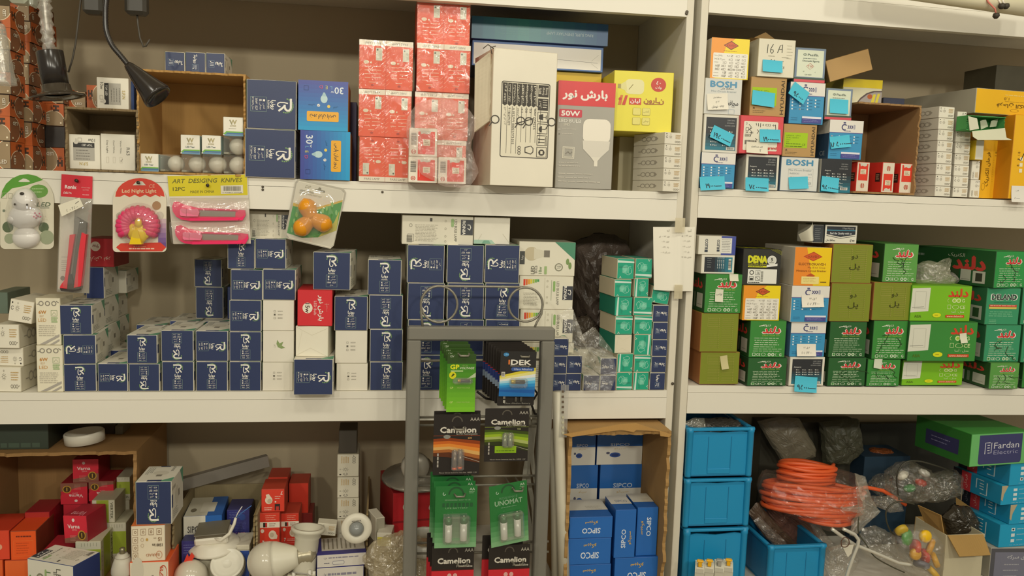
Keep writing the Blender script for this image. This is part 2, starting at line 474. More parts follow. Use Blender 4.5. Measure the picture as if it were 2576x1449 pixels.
# a board with loose wires that hangs above the right unit
b_ = empty('lamp_rail', P(2440, -20, -0.1), 'cream lamp rail with loose wires hanging from it, above the shelves at top right', 'rail')
mb = MB(); a = P(2200, -40, -0.10) - b_.location; e = P(2640, 24, -0.10) - b_.location
mb.tube([a, e], 0.018, card('#e8dfc0', 0.4, 0.04), 12); mb.build('rail', parent=b_)
for pts in ([(2478, -12), (2486, 5), (2503, 22), (2506, 38)], [(2520, -6), (2524, 6), (2531, 14)], [(2508, -6), (2516, 6), (2520, 14)]):
    mb = MB(); q = [P(x, y, -0.118) - b_.location for x, y in pts]
    mb.tube(q, 0.0016, card('#d98070' if len(pts) == 4 else '#e8dfd0', 0.4), 6); w = mb.build('wire', parent=b_)
    mb = MB(); mb.lathe([(0.0, 0.004), (0.005, 0.003), (0.006, -0.002), (0.003, -0.006), (0, -0.006)], card('#3a3226', 0.6), 8, Matrix.Translation(q[-1])); mb.build('wire_end', parent=w)
# hand-written price sheet taped across the two posts
mb = MB(); y_ = -0.004
A0, A1, A2, A3 = P(1643, 571, y_), P(1748, 571, y_), P(1742, 733, y_), P(1645, 729, y_)
def sheet(u, v):
    p = (A0 * (1 - u) + A1 * u) * (1 - v) + (A3 * (1 - u) + A2 * u) * v
    return p + Vector((0, -0.006 * math.sin(u * math.pi) * v - 0.004 * math.exp(-((u - .62) / .08) ** 2) , 0))
o_ = (A0 + A1 + A2 + A3) / 4
mb.grid(14, 10, lambda u, v: sheet(u, v) - o_, card('#efeadb', 0.7, 0.04))
cv = Cv(105, 160)
for (t, x, y, h) in (('آسا', 92, 9, 6), ('آریا', 38, 9, 6), ('جور ۲۷۰۰۰۰ ق', 84, 22, 5), ('جور ۲۷۰۰۰۰ ق', 28, 24, 5), ('تکپل ۵۵۰۰۰', 84, 35, 5), ('کولر ۵۴۰۰۰', 30, 37, 5), ('استپ ۵۲۰۰۰', 84, 49, 5), ('پاد ۵۴۷۰۰', 30, 51, 5), ('پل ۵۵۰۰۰', 84, 62, 5), ('شتر گرد ۹۰۰۰۰', 30, 64, 5), ('شش خانه ۲۹', 84, 75, 5)):
    cv.text(t, x, y, h, '#8a8478', b=0)
for i, (v, f, c) in enumerate(cv.it):
    mb.add([sheet(x / 105, y / 160) - o_ + Vector((0, -0.0006 - 0.00003 * i, 0)) for x, y in v], f, ink(c, 0.7))
s_ = mb.build('price_sheet', loc=o_); tag(s_, 'white sheet of handwritten prices taped across the double post', 'paper')
for (x0, y0, x1, y1) in ((1699, 548, 1722, 585), (1697, 716, 1716, 752)):
    mb = MB(); a, b = P(x0, y0, y_ - 0.010), P(x1, y1, y_ - 0.010)
    mb.box((a.x, a.y - .0002, b.z), (b.x, a.y, a.z), film(0.45, 0.1, '#e8dcb8', 0.3, 0.0), 0.00005)
    mb.v = [tuple(Vector(v) - o_) for v in mb.v]; t_ = mb.build('tape', parent=s_)
# ================================================================== artwork of each kind of pack
WH = '#f0ece2'
def a_ronia(l1='12W  E27', l2='A65', chk=1):
    c = Cv(100, 100); g = '#7fa56a'
    for k in range(12): c.ring(51, 21, 15.5, 2.6, g, -175 + k * 17, -175 + k * 17 + 12, 2)
    c.line([(36, 11), (54, 11), (58, 12), (60.5, 15), (60.5, 19), (58, 22), (53, 23.5), (49, 23.5)], 4.2, WH)
    c.line([(50, 23), (54, 26), (58, 30.5), (62, 36)], 4.0, WH)
    c.line([(46, 17), (44.5, 24), (44.5, 33), (46.5, 37), (50, 38), (52.5, 36), (53.5, 32)], 2.4, WH)
    c.text('رونیا', 50, 47, 11, WH, b=0.04, sh=0.1); c.text('RONIA', 50, 56, 4.2, WH, b=0.02)
    c.frame(35, 60, 65, 92, 0.6, '#8fa8a0')
    for i, (t, y) in enumerate((('آفتابی', 65), ('مهتابی', 72))):
        c.text(t, 54, y, 5, WH)
        c.rect(40, y - 2.2, 44, y + 2.2, WH)
        if i == chk: c.line([(40.4, y), (41.7, y + 1.5), (44.2, y - 2)], 0.9, '#2a3a6a')
    c.text(l1, 50, 80, 4.4, WH, b=0.01)
    c.text((l2 + ' مدل') if not l2 else 'مدل', 57 if l2 else 50, 87, 5, WH)
    if l2: c.text(l2, 44, 87, 3.8, WH)
    return c
def a_ronia_side():
    c = Cv(160, 100)                                    # white sleeve: bulb shape, green triangle, small print
    c.poly([(160, 0), (160, 42), (118, 0)], '#5f9a7c'); c.disc(72, 48, 22, '#cfc9b8', 20); c.rect(90, 40, 108, 56, '#8a8478')
    c.greek(14, 74, 90, 4, 5, '#8a8a80', seed=5); c.text('LED BULB', 30, 20, 8, '#77756c'); c.rect(2, 34, 9, 62, '#2d3a5c')
    return c
def a_ronia_long(w='18w'):
    c = Cv(136, 84); c.disc(30, 30, 17, '#c7bb9c', 22); c.poly([(36, 16), (60, 22), (60, 36), (36, 44)], '#d9d3bd'); c.rect(60, 21, 74, 38, '#7d776a')
    c.poly([(86, 0), (136, 0), (136, 44)], '#4f8f70'); c.disc(97, 62, 10, '#8c8a74', 18); c.disc(97, 62, 7.5, '#e4e0cc', 18); c.text('%88', 97, 60, 5, '#5a5a4c'); c.greek(92, 65, 102, 1, 3, '#5a5a4c')
    c.ring(118, 48, 4, 4, '#7f9a5c', n=10, ry=8); c.ring(124, 58, 4, 4, '#7f9a5c', n=10, ry=9)
    c.rect(2, 24, 14, 56, '#4c4d4a'); c.text('رونیا', 8, 40, 6, WH, rot=-90)
    c.text('LED', 34, 70, 9, '#5f5c50', rot=-90, b=0.02); c.text('BULB', 42, 68, 6, '#77756c', rot=-90); c.text(w, 52, 70, 8, '#6d8a5c', rot=-90); c.rrect(62, 60, 68, 80, 1, '#9fba7c')
    return c
def a_ronia_back():
    c = Cv(142, 82)
    for i, q in enumerate(('#d8402c', '#e07028', '#e8a030', '#e0cc40', '#a8c048', '#70b050', '#4c9c58')):
        c.rect(10 + i * 6, 8 + 2 * 0, 15 + i * 6, 24 - i * 1.6, q)
    c.greek(10, 42, 52, 9, 3.6, '#a09a88', seed=9); c.line([(66, 4), (66, 78)], 0.6, '#b0a890')
    c.text('LED BULB LAMP', 101, 42, 7, '#6d6b60', rot=90, w=58); c.rrect(88, 12, 94, 38, 2.5, '#8fb46c'); c.line([(84, 10), (84, 60)], 1, '#9aa888')
    c.rect(114, 24, 141, 58, '#3c3e48'); c.text('RONIA', 121, 41, 8, WH, rot=90, b=0.03); c.line([(128, 34), (134, 34), (136, 40), (134, 46), (128, 42)], 2, WH)
    for y in (12, 26, 52, 66): c.ring(73, y, 2.4, 0.8, '#b8b2a0', n=10)
    return c
def a_ronia_lie():
    c = Cv(181, 69); c.frame(14, 44, 30, 62, 1, '#888478'); c.barcode(12, 46, 26, 66, '#6b675c', n=14, horiz=False)
    c.greek(32, 22, 92, 12, 3.4, '#aaa492', seed=4); c.ring(22, 24, 4, 1, '#8d8878'); c.rect(70, 6, 76, 14, '#55524a')
    for y in (12, 30, 48, 60): c.ring(110, y, 2.6, 0.8, '#b0aa98', n=10)
    c.text('LED BULB LAMP', 136, 34, 7, '#6d6b60', rot=90, w=52); c.rrect(124, 6, 131, 26, 3, '#98b67c')
    c.rect(149, 8, 180, 44, '#46484e'); c.text('RONIA', 157, 27, 8, WH, rot=90, b=0.03); c.line([(166, 20), (172, 20), (174, 26), (172, 32), (166, 28)], 2, WH)
    return c
def a_white_k(sel=1):
    c = Cv(100, 100)
    for i, t in enumerate(('6000K', '4500K', '3000K')):
        y = 36 + i * 11; c.text(t, 55, y, 4.6, '#8f897c', rot=180); c.frame(35, y - 3, 41, y + 3, 0.8, '#8f897c')
        if i == sel: c.rect(36, y - 2, 40, y + 2, '#5f5a50')
    return c
def a_white_leaf():
    c = Cv(100, 100)
    for a in (-10, 45, 100):
        x, y = 50 + 10 * math.cos(R(a)), 50 - 10 * math.sin(R(a)); c.poly([(48, 52), (x - 5 * math.sin(R(a)), y - 5 * math.cos(R(a))), (50 + 22 * math.cos(R(a)), 50 - 22 * math.sin(R(a))), (x + 5 * math.sin(R(a)), y + 5 * math.cos(R(a)))], '#8ca066')
    c.text('AT', 38, 48, 6, '#b0aa98', rot=90); return c
def a_tuck():
    c = Cv(100, 100); g = '#cfc6ae'
    c.line([(2, 4), (50, 30), (98, 6)], 0.8, g); c.line([(2, 97), (46, 72), (96, 98)], 0.8, g); c.line([(20, 16), (8, 80)], 0.4, g)
    return c
def a_teal():
    c = Cv(100, 100); c.poly([(0, 8), (100, 14), (100, 22), (0, 20)], '#cfe6da')
    c.disc(50, 52, 22, '#5cc0a0', 18); c.disc(46, 50, 14, '#7fd0b4', 16); c.ring(66, 60, 20, 1.6, '#a8e0cc', -60, 200, 16); c.ring(76, 56, 12, 1.4, '#a8e0cc', 0, 300, 12, 20)
    c.greek(10, 36, 62, 2, 6, '#2f7a66', 1.6, 7); c.greek(30, 62, 50, 2, 6, '#c8eadc', 1.2, 3); c.line([(15, 96), (20, 86), (25, 96)], 2.6, WH)
    return c
def a_small_navy():
    c = Cv(100, 100); c.text('رونیا', 33, 50, 20, WH, b=0.04, w=34); c.line([(10, 44), (16, 40), (18, 54), (12, 56)], 3, WH); c.frame(55, 34, 84, 66, 0.8, '#8fa8c0')
    for y in (41, 48, 55): c.greek(58, y, 80, 1, 5, '#dfe4ec', 2.4, int(y))
    c.rect(72, 58, 77, 63, WH); return c
def a_ogo(gold=True):
    c = Cv(100, 62)
    def loop(x, y, r, t): c.ring(x, y, r, t, '#8d877a', n=14)
    c.disc(10, 9, 3, '#3a342c', 8); c.ring(12, 24, 6, 2, '#77716a', 20, 330, 10)
    for k in range(8): c.line([(33 + 6 * math.cos(k * .785), 24 + 6 * math.sin(k * .785)), (33 + 9 * math.cos(k * .785), 24 + 9 * math.sin(k * .785))], 1.2, '#8d877a')
    c.ring(33, 24, 5, 1.2, '#8d877a', n=12); c.ring(33, 9, 2.4, 1, '#8d877a', n=8)
    for k in range(3): c.ring(64 + k * 10, 48, 5, 1.6, '#8d877a', n=12)
    c.line([(88, 48), (95, 46)], 1.4, '#8d877a'); c.greek(60, 12, 92, 4, 6, '#c9a870' if gold else '#b0aa9a', 2.4, 4)
    return c
def a_ogo_side():
    c = Cv(120, 62)
    for k in range(3): c.ring(42 + k * 18, 31, 10, 3, '#a39c8e', n=14, ry=13)
    c.line([(20, 34), (33, 34)], 3, '#a39c8e'); c.poly([(86, 18), (96, 31), (86, 44)], '#a39c8e'); return c
def a_ogo_tall():
    c = Cv(62, 120)
    for x in (14, 30, 46): c.ring(x, 14, 6.5, 2.4, '#8d877a', n=14)
    c.line([(3, 16), (9, 16)], 2.2, '#8d877a'); c.line([(52, 8), (58, 12)], 2.2, '#8d877a')
    c.text('6W', 17, 36, 9, '#c98a3c', b=0.03); c.text('E27', 15, 46, 5, '#c9a070'); c.text('LED', 16, 56, 9, '#d0a060')
    c.frame(38, 31, 54, 46, 1, '#a8b490'); c.line([(41, 42), (46, 36), (51, 42)], 1, '#a8b490'); c.greek(38, 49, 55, 3, 5, '#9ab880', 2.8, 4)
    c.greek(6, 70, 58, 6, 5, '#a49d8e', 1.2, 12); c.poly([(8, 118), (58, 92), (58, 98), (22, 118)], '#b0aaa0'); c.poly([(34, 118), (58, 104), (58, 109), (44, 118)], '#b0aaa0')
    return c
def a_spn():
    c = Cv(85, 85); c.text('10w', 62, 14, 9, '#3a3630', rot=180); c.rect(12, 20, 70, 32, '#34322e'); c.text('TOP LED', 50, 26, 5.4, WH, rot=180, b=0.01)
    c.rect(12, 32, 70, 64, '#b5b0a4'); c.greek(18, 38, 64, 4, 7, '#7d786e', 2, 2); c.text('S.P.N', 40, 72, 8, '#c9b26a', rot=180, b=0.02)
    c.disc(20, 20, 6, '#d8d2c4', 12, 4); c.rect(18, 10, 22, 19, '#cfc9bc'); c.frame(25, 8, 36, 17, 0.8, '#b0aa9e'); return c
def a_r63():
    c = Cv(85, 85); c.text('R63', 68, 40, 9, '#5a564c', rot=90)
    for x, t in ((50, 'Warm White'), (33, 'Cool White'), (17, 'Day Light')): c.text(t, x, 30, 4, '#6d685e', rot=90, w=30); c.frame(x - 3, 54, x + 3, 68, 0.5, '#c8c0ae')
    c.line([(48, 62), (50, 65), (54, 58)], 0.8, '#6d685e'); return c
def a_tear(k='6500K', t='LED Tear'):
    c = Cv(50, 50); c.text('W', 25, 13, 12, '#b8ac80', b=0.05); c.line([(16, 8), (22, 20)], 1.6, '#8d8a6a'); c.text(k, 25, 23, 4.4, '#b8ac80', b=0.02)
    c.text(t, 25, 31, 4.4, '#3f5a6c', b=0.02) if t else c.greek(14, 30, 38, 1, 3, '#a09a88')
    c.poly([(0, 46), (8, 38), (50, 38), (50, 41), (3, 46)], '#78b848'); c.rect(8, 41.5, 50, 45, '#4c78a8'); c.rect(4, 45.5, 50, 50, '#6d98b8'); c.poly([(0, 46), (4, 46), (0, 50)], WH); return c
def a_cyan30():
    c = Cv(128, 130)                                    # bands of the blue fade, then the print
    for k in range(12):
        t = k / 11; q = tuple(int(a * (1 - t) + b * t) for a, b in zip((40, 160, 214), (66, 78, 158)))
        c.rect(0, 130 - (k + 1) * 10.84, 128, 130 - k * 10.84, '#%02x%02x%02x' % q)
    c.rrect(22, 80, 104, 106, 3, '#f0b030'); c.text('نـور ایران پارس', 63, 93, 13, '#3f3a3a', rot=180, w=66, b=0.02)
    c.disc(66, 47, 9, '#bcd8dc', 14, 11); c.poly([(60, 40), (72, 40), (68, 30), (64, 30)], '#a8c8d0'); c.disc(52, 64, 4, WH, 12); c.line([(50, 64), (52, 66), (55, 61)], 1, '#2c3c7c'); c.disc(78, 66, 4, '#f0d060', 12)
    c.text('مهتابی', 34, 64, 6, '#26588c', rot=180); c.text('آفتابی', 96, 68, 6, '#26588c', rot=180)
    c.text('30', 104, 24, 18, '#dfe8f0', rot=180, b=0.02); c.text('w', 87, 29, 8, '#dfe8f0', rot=180); c.text('L', 84, 18, 9, '#78b8d8', rot=180); c.text('E', 72, 17, 9, '#e0d860', rot=180); c.text('D', 58, 16, 9, '#e04870', rot=180)
    c.frame(14, 14, 26, 26, 0.8, '#2c4080'); return c
def a_pars():
    c = Cv(136, 120)
    for k, x in enumerate((0, 68)):
        c.rect(x, 0, x + 68, 13, '#efe6d2'); c.text('PARS LAMP', x + 34, 7, 6, '#6d655a', rot=180, w=40)
        c.rect(x + 42, 18, x + 58, 49, '#d8d6c2'); c.disc(x + 46, 23, 2.4, '#4c5a4c', 8)
        for q in range(6): c.line([(x + 50 + q * 0.3, 28 + q * 3), (x + 57, 28 + q * 3)], 0.7, '#8f9a88')
        c.disc(x + 18, 54, 7, '#e8d8bc', 14, 4.5); c.disc(x + 30, 55, 2.4, '#e8d0b0', 8); c.ring(x + 50, 55, 3, 0.8, '#c83c28', 60, 300, 8); c.ring(x + 57, 55, 3, 0.8, '#c83c28', 60, 300, 8)
        for q in range(4): c.greek(x + 14, 64 + q * 9, x + 32, 1, 4, '#f8c8a8', 1.6, 3 + q); c.greek(x + 34, 63 + q * 9, x + 58, 1, 4, '#f8c8a8', 1.6, 8 + q)
        c.greek(x + 24, 102, x + 46, 1, 4, '#f8d0b0', 1.6, 2); c.disc(x + 34, 110, 4, '#b83c2c', 10, 2.6)
        for q in range(9): c.line([(x + 60, 22 + q * 11), (x + 67, 16 + q * 11)], 0.9, '#f8a888'); c.line([(x + 1, 22 + q * 11), (x + 8, 16 + q * 11)], 0.9, '#f8a888')
    c.line([(68, 0), (68, 120)], 0.5, '#c83c28'); return c
def a_pars_small():
    c = Cv(72, 72); c.barcode(5, 10, 19, 46, '#4c463c', None, 3, 16, False); c.disc(12, 60, 6, '#c84838', 14, 6); c.line([(12, 52), (12, 69)], 1.4, '#efe6d2'); c.ring(12, 60, 4, 1, '#efe6d2', n=10)
    c.rect(23, 8, 66, 66, '#ec4030'); c.poly([(28, 6), (56, 6), (54, 13), (46, 15), (38, 13), (30, 15)], '#d8d4c4'); c.rect(36, 28, 54, 44, '#e8dcc0'); c.greek(39, 31, 52, 3, 4.4, '#8f7a5c', 1.6, 5); c.line([(28, 20), (28, 56)], 0.8, '#f4b8a0'); c.line([(62, 20), (62, 56)], 0.8, '#f4b8a0'); return c
def a_red_right():
    c = Cv(40, 74); c.rect(5, 4, 35, 46, '#e4402c'); c.poly([(9, 4), (31, 4), (30, 9), (24, 11), (16, 9), (11, 11)], '#d8d4c4'); c.rect(11, 18, 29, 30, '#e8dcc0'); c.greek(13, 20, 27, 3, 3.4, '#9f7f5c', 1.4, 5)
    c.disc(20, 59, 6.5, '#b85038', 14); c.line([(20, 51), (20, 67)], 1.6, '#efe6d2'); c.line([(15, 56), (15, 62)], 1, '#efe6d2'); c.line([(25, 56), (25, 62)], 1, '#efe6d2'); return c
def a_ring():
    c = Cv(342, 70)
    for k in range(12):
        t = abs(k - 4) / 8; q = tuple(int(a * (1 - t) + b * t) for a, b in zip((58, 140, 140), (42, 84, 140)))
        c.rect(k * 28.5, 0, (k + 1) * 28.5, 70, '#%02x%02x%02x' % q)
    c.text('RING SUPPL EMENTARY LAMP', 245, 40, 10, '#a8bcc0', rot=180, w=118); c.greek(70, 26, 170, 4, 8, '#5c9c9c', 1, 3); return c
def a_ring2():
    c = Cv(330, 62); c.rect(4, 7, 324, 58, '#e8e2d6'); c.line([(200, 36), (316, 40)], 0.8, '#5c5a54'); c.line([(300, 36), (318, 20)], 0.6, '#a8a294'); c.line([(300, 42), (318, 54)], 0.6, '#a8a294'); return c
def a_carton():
    c = Cv(160, 345); k = '#4a4640'
    c.rrect(22, 80, 144, 272, 5, k); c.rrect(24, 82, 142, 270, 4, '#e6dfc9'); c.rect(25, 84, 112, 138, k)
    for i in range(8): x = 28 + i * 12; c.line([(x + 9.5, 84), (x + 9.5, 132), (x + 9.5, 138)], 0.9, '#e6dfc9' ); c.poly([(x - 2, 138), (x + 8, 138), (x + 3, 142)], k); c.line([(x + 9.5, 142), (x + 9.5, 262 if i < 3 else 232)], 1, k)
    for i, t in enumerate(('نوع کالا:', 'شماره کالا:', 'مشخصات:', 'رنگ نور:', 'تعداد:', 'وزن ناخالص:', 'وزن خالص:', 'ابعاد:')): c.text(t, 32 + i * 10.6, 110, 7, '#efe8d4', rot=-90, w=44)
    for i, (t, l) in enumerate((('لامپ ال ای دی', 44), ('LED6/MR16', 44), ('510 Lm/15000 hrs/230 V', 92), ('مهتابی', 26), ('1+', 10), ('KG', 10), ('KG', 10), ('525x27 mm', 52))): c.text(t, 32 + i * 10.6, 146 + l / 2, 6, k, rot=-90, w=l)
    c.rect(114, 84, 140, 114, k); c.text('80%', 118, 99, 7, '#efe8d4', rot=-90); c.text('Energy', 126, 99, 5.4, '#efe8d4', rot=-90); c.text('Saving', 134, 99, 5.4, '#efe8d4', rot=-90)
    c.rect(114, 118, 140, 148, k); c.text('۲ سال', 120, 133, 7, '#efe8d4', rot=-90); c.greek(126, 121, 138, 4, 6, '#efe8d4', 1.6, 4)
    for i in range(4): c.frame(114, 152 + i * 30, 140, 178 + i * 30, 1.2, k)
    c.poly([(118, 160), (128, 157), (128, 173), (118, 170)], k); c.line([(128, 165), (136, 165)], 1.4, k); c.line([(136, 160), (136, 170)], 1.4, k)
    c.ring(126, 196, 8, 8, k, 90, 270, 10); c.line([(126, 196), (136, 196)], 1.4, k)
    for y in (222, 230): c.line([(118, y), (134, y)], 1.6, k); c.poly([(118, y - 3), (122, y), (118, y + 3)], k)
    c.line([(136, 216), (136, 236)], 1.4, k); c.disc(127, 256, 8, k, 10); c.rect(124, 252, 130, 260, '#e6dfc9')
    for i in range(3): c.ring(70, 246 + i * 7, 4, 1.2, k, n=10)
    c.poly([(84, 244), (100, 240), (106, 246), (106, 256), (100, 262), (84, 258)], k); c.poly([(86, 246), (99, 242), (104, 247), (104, 255), (99, 260), (86, 256)], '#e6dfc9')
    for x, y in ((8, 178), (72, 178), (92, 178), (150, 176)): c.ring(x, y, 11, 2.4, k, n=16); c.line([(x - 8, y + 8), (x - 14, y + 18)], 2.4, k)
    c.line([(58, 186), (104, 170)], 2, k); return c
def a_baresh():
    c = Cv(145, 275); c.rect(0, 0, 145, 62, '#d8383a'); c.text('بارش نور', 68, 34, 26, WH, b=0.05, w=112)
    c.rrect(4, 72, 62, 92, 3, '#c83848'); c.text('50W', 33, 82, 13, WH, b=0.04, w=46); c.text('LED BULB', 32, 101, 9, WH, w=56); c.text('SMD', 24, 111, 6, '#e8e2d0')
    c.greek(12, 122, 54, 2, 12, '#d8d2c4', 1, 3); c.frame(4, 122, 8, 126, 0.6, WH); c.disc(6, 136, 1.4, '#5c5648', 8)
    c.rrect(66, 94, 136, 156, 16, '#efe8d8'); c.poly([(66, 150), (136, 150), (134, 172), (114, 192), (88, 192), (68, 172)], '#dcd6c8'); c.poly([(88, 192), (114, 192), (106, 202), (96, 202)], '#e4dece'); c.rect(97, 202, 106, 216, '#e8e2d2')
    for r_ in (0, 3): c.frame(16 + r_, 168 + r_, 46 - r_, 198 - r_, 1.6, '#e8e2d0')
    c.line([(24, 186), (30, 180), (36, 186), (40, 180)], 2, '#8c867a'); c.greek(6, 208, 62, 2, 8, '#d4cec0', 1.6, 9); c.greek(4, 236, 116, 3, 10, '#d4cec0', 1.8, 5); return c
def a_narun():
    c = Cv(150, 163); c.rrect(28, 22, 76, 62, 12, '#e6e0a8'); c.poly([(30, 28), (34, 56), (18, 48), (18, 36)], '#e0d890'); c.rect(10, 36, 18, 48, '#a89850'); c.line([(38, 50), (48, 36)], 1.6, '#8a7c34')
    c.disc(112, 34, 19, '#c83a28', 22); c.text('۵۰', 112, 29, 10, WH, b=0.03); c.text('وات', 112, 42, 9, WH, b=0.02)
    c.text('نـارون', 102, 78, 18, '#a86430', b=0.04, w=50); c.line([(82, 88), (124, 86)], 2.2, '#a86430'); c.rect(40, 72, 70, 90, '#d04030'); c.text('لیان', 55, 81, 12, WH, b=0.04, w=24)
    c.poly([(18, 66), (24, 66), (20, 92), (12, 92)], '#d87030'); c.poly([(30, 66), (36, 66), (30, 92), (22, 92)], '#d04030'); c.disc(17, 76, 4, '#c83a28', 10)
    for y in (98, 124):
        for x in (50, 74): c.rrect(x, y, x + 20, y + 20, 3, '#b8ac50'); c.rrect(x + .8, y + .8, x + 19.2, y + 19.2, 2.6, '#e6dc78')
        c.text('آفتابی' if y < 110 else 'مهتابی', 84, y + 10, 7, '#7c7030', w=14)
    return c
def a_mmt(sel=7, notop=False):
    c = Cv(100, 106); c.rect(0, 0, 100, 34, '#e6e2da'); c.rect(0, 33, 100, 35, '#6468a0')
    c.rect(40, 5, 47, 9, '#4c4c78'); c.ring(44, 19, 9, 3.4, '#4c4c78', 60, 320, 14)
    for k in range(3): c.ring(53 + k * 5.5, 18, 5, 2.6, '#4c4c78', -90, 90, 8)
    c.rrect(70, 11, 76, 24, 2.5, '#b0aeb8'); c.greek(44, 28, 66, 1, 3, '#4c4c78', 1.8, 3)
    for i in range(4):
        for j in range(4):
            x, y = 6 + i * 22, 42 + j * 8
            if i == 3 and j > 2: continue
            c.rrect(x, y, x + 4, y + 4, 0.8, '#e4eef2'); c.greek(x + 6, y + 1.4, x + 17, 1, 3, '#2c6c94', 1, i * 5 + j)
            if i * 4 + j == sel: c.disc(x + 2, y + 2, 1.6, '#1c2430', 8)
    c.rect(38, 86, 94, 91, '#e4e4ee'); c.rect(38, 91, 94, 103, '#4a4c94'); c.greek(42, 94, 92, 2, 4, '#8c90c4', 1, 8); c.greek(6, 90, 30, 2, 5, '#2c6c94', 1, 6); return c
def a_amp(bgw=True, sel=2):
    c = Cv(100, 100); x0, y0, x1, y1 = (7, 7, 93, 93) if bgw else (0, 0, 100, 100)
    n = 10
    for k in range(n):
        t = max(0, (k / (n - 1) - 0.45) / 0.55); q = tuple(int(a * (1 - t) + b * t) for a, b in zip((44, 46, 50), (42, 122, 142)))
        c.rect(x0, y0 + (y1 - y0) * k / n, x1, y0 + (y1 - y0) * (k + 1) / n, '#%02x%02x%02x' % q)
    for i, t in enumerate(('230V 50Hz', 'IEC60898-1', 'ISO9001:2008')): c.text(t, 88, 14 + i * 7, 3.6, '#a8aaa8', 'r')
    c.text('Ampere:', 12, 34, 4.4, '#d8d8d2', 'l', b=0.01)
    for i, t in enumerate(('1A', '2A', '4A', '6A', '10A', '16A', '20A', '25A', '32A', '40A', '50A', '63A')):
        x, y = 20 + (i % 4) * 18, 44 + (i // 4) * 8; c.disc(x, y, 1.8, '#e8e8e2', 8); c.text(t, x + 3, y, 3.8, '#e0e0da', 'l')
        if i == sel: c.line([(x - 1.6, y), (x, y + 1.4), (x + 2, y - 2)], 0.8, '#1c1c1c')
    for x, y, t in ((22, 71, '1P12pcs'), (56, 71, '2P6pcs'), (22, 80, '3P4pcs'), (56, 80, '4P3pcs')): c.disc(x, y, 1.6, '#e8e8e2', 8); c.text(t, x + 3, y, 3.8, '#dfe4e2', 'l')
    c.rect(66, 84, 90, 92, '#e0e0d8'); c.barcode(67, 84.5, 89, 91.5, '#2c2c2c', n=18); return c
def a_bosh(full=True):
    c = Cv(97, 90); c.text('BOSH', 48, 14, 15, '#4a90b8', b=0.05, w=68)
    if full: c.text('Mini Circuit Breaker', 50, 34, 5, '#8a9aa0', w=60); c.text('Ref:BSC63', 36, 43, 4.2, '#98a4a8'); c.text('1x12', 76, 44, 4, '#98a4a8'); c.greek(24, 52, 82, 2, 5, '#b8bcb8', 1, 4); c.frame(20, 30, 84, 76, 0.4, '#c4c6c0')
    else: c.text('Mini Circuit Breaker', 50, 32, 4.6, '#98a4a8', w=66); c.text('محافظ جان', 58, 25, 7, '#3a3a38'); c.text('محافظ', 72, 60, 12, '#3a3a38', w=34, b=0.01); c.frame(64, 76, 80, 88, 0.6, '#a8b8c4')
    c.text('CE', 76, 68, 5, '#7c8488'); return c
def a_kaveh():
    c = Cv(100, 98); c.poly([(0, 0), (62, 0), (38, 22), (12, 98), (0, 98)], '#f09a28'); c.poly([(62, 0), (100, 0), (100, 98), (12, 98), (38, 22)], '#f2d81c')
    c.poly([(52, 6), (72, 17), (52, 28), (32, 17)], '#5c3420'); c.poly([(52, 8), (69, 17), (52, 26), (35, 17)], '#d05c2c'); c.text('KAVEH', 52, 17, 5, '#5c2c1c', w=22); c.greek(32, 30, 72, 1, 4, '#a8641c', 1.2, 3)
    c.rrect(6, 36, 97, 96, 2, '#ece8dc'); g = '#6d6458'
    c.text('Icu (kA):', 10, 42, 4.6, g, 'l'); c.text('MCB Type :', 10, 51, 4.6, g, 'l'); c.greek(8, 58, 24, 1, 4, '#a8a090', 1.6, 2); c.greek(8, 84, 26, 1, 4, '#a8a090', 1.6, 2); c.greek(8, 91, 26, 1, 4, '#a8a090', 1.6, 5)
    rows = ((42, (('4.5', 48), ('6', 66), ('10', 83)), 0), (51, (('B', 48), ('C', 66), ('D', 83)), 1), (59, (('2', 32), ('4', 49), ('6', 66), ('10', 82)), -1), (67, (('16', 14), ('20', 30), ('25', 48), ('32', 65), ('40', 82)), 0), (75, (('50', 14), ('63', 30), ('80', 48), ('100', 64), ('125', 81)), -1), (83, (('1', 32), ('2', 49), ('3', 66), ('4', 82)), 0), (91, (('12', 31), ('6', 49), ('4', 66), ('3', 82)), 0))
    for y, it, s_ in rows:
        for i, (t, x) in enumerate(it):
            c.text(t, x + 1, y, 4.6, g, 'r' if len(t) > 2 else 'c'); c.frame(x + 4, y - 2.6, x + 9.2, y + 2.6, 0.6, '#9a9284')
            if i == s_: c.line([(x + 5, y), (x + 6.6, y + 1.6), (x + 9.6, y - 2.4)], 0.9, '#3a3630')
    return c
def a_ekaveh():
    c = Cv(95, 92); c.poly([(0, 0), (30, 0), (52, 92), (0, 92)], '#f09030'); c.poly([(30, 0), (95, 0), (95, 92), (52, 92)], '#f4ce1c'); c.poly([(48, 10), (72, 22), (48, 33), (22, 22)], '#b84c28'); c.poly([(48, 12), (68, 22), (48, 31), (26, 22)], '#d8602c'); c.text('KAVEH', 48, 22, 6, '#7c3420', w=26)
    c.text('ELECTROKAVEH', 46, 40, 6, '#8c5024', b=0.02, w=70); c.text('Mfg. & Ind. Group', 58, 48, 4.4, '#a8642c', w=46); c.text('Miniature Circuit Breaker', 45, 56, 4.8, '#8c5024', w=78, b=0.01)
    c.poly([(44, 62), (56, 68), (44, 74), (32, 68)], '#c05828'); c.rrect(20, 70, 66, 88, 1, '#f0e090'); c.greek(24, 74, 62, 3, 4, '#c8a860', 1, 3); c.greek(70, 82, 86, 1, 4, '#6c4c1c', 2, 4); return c
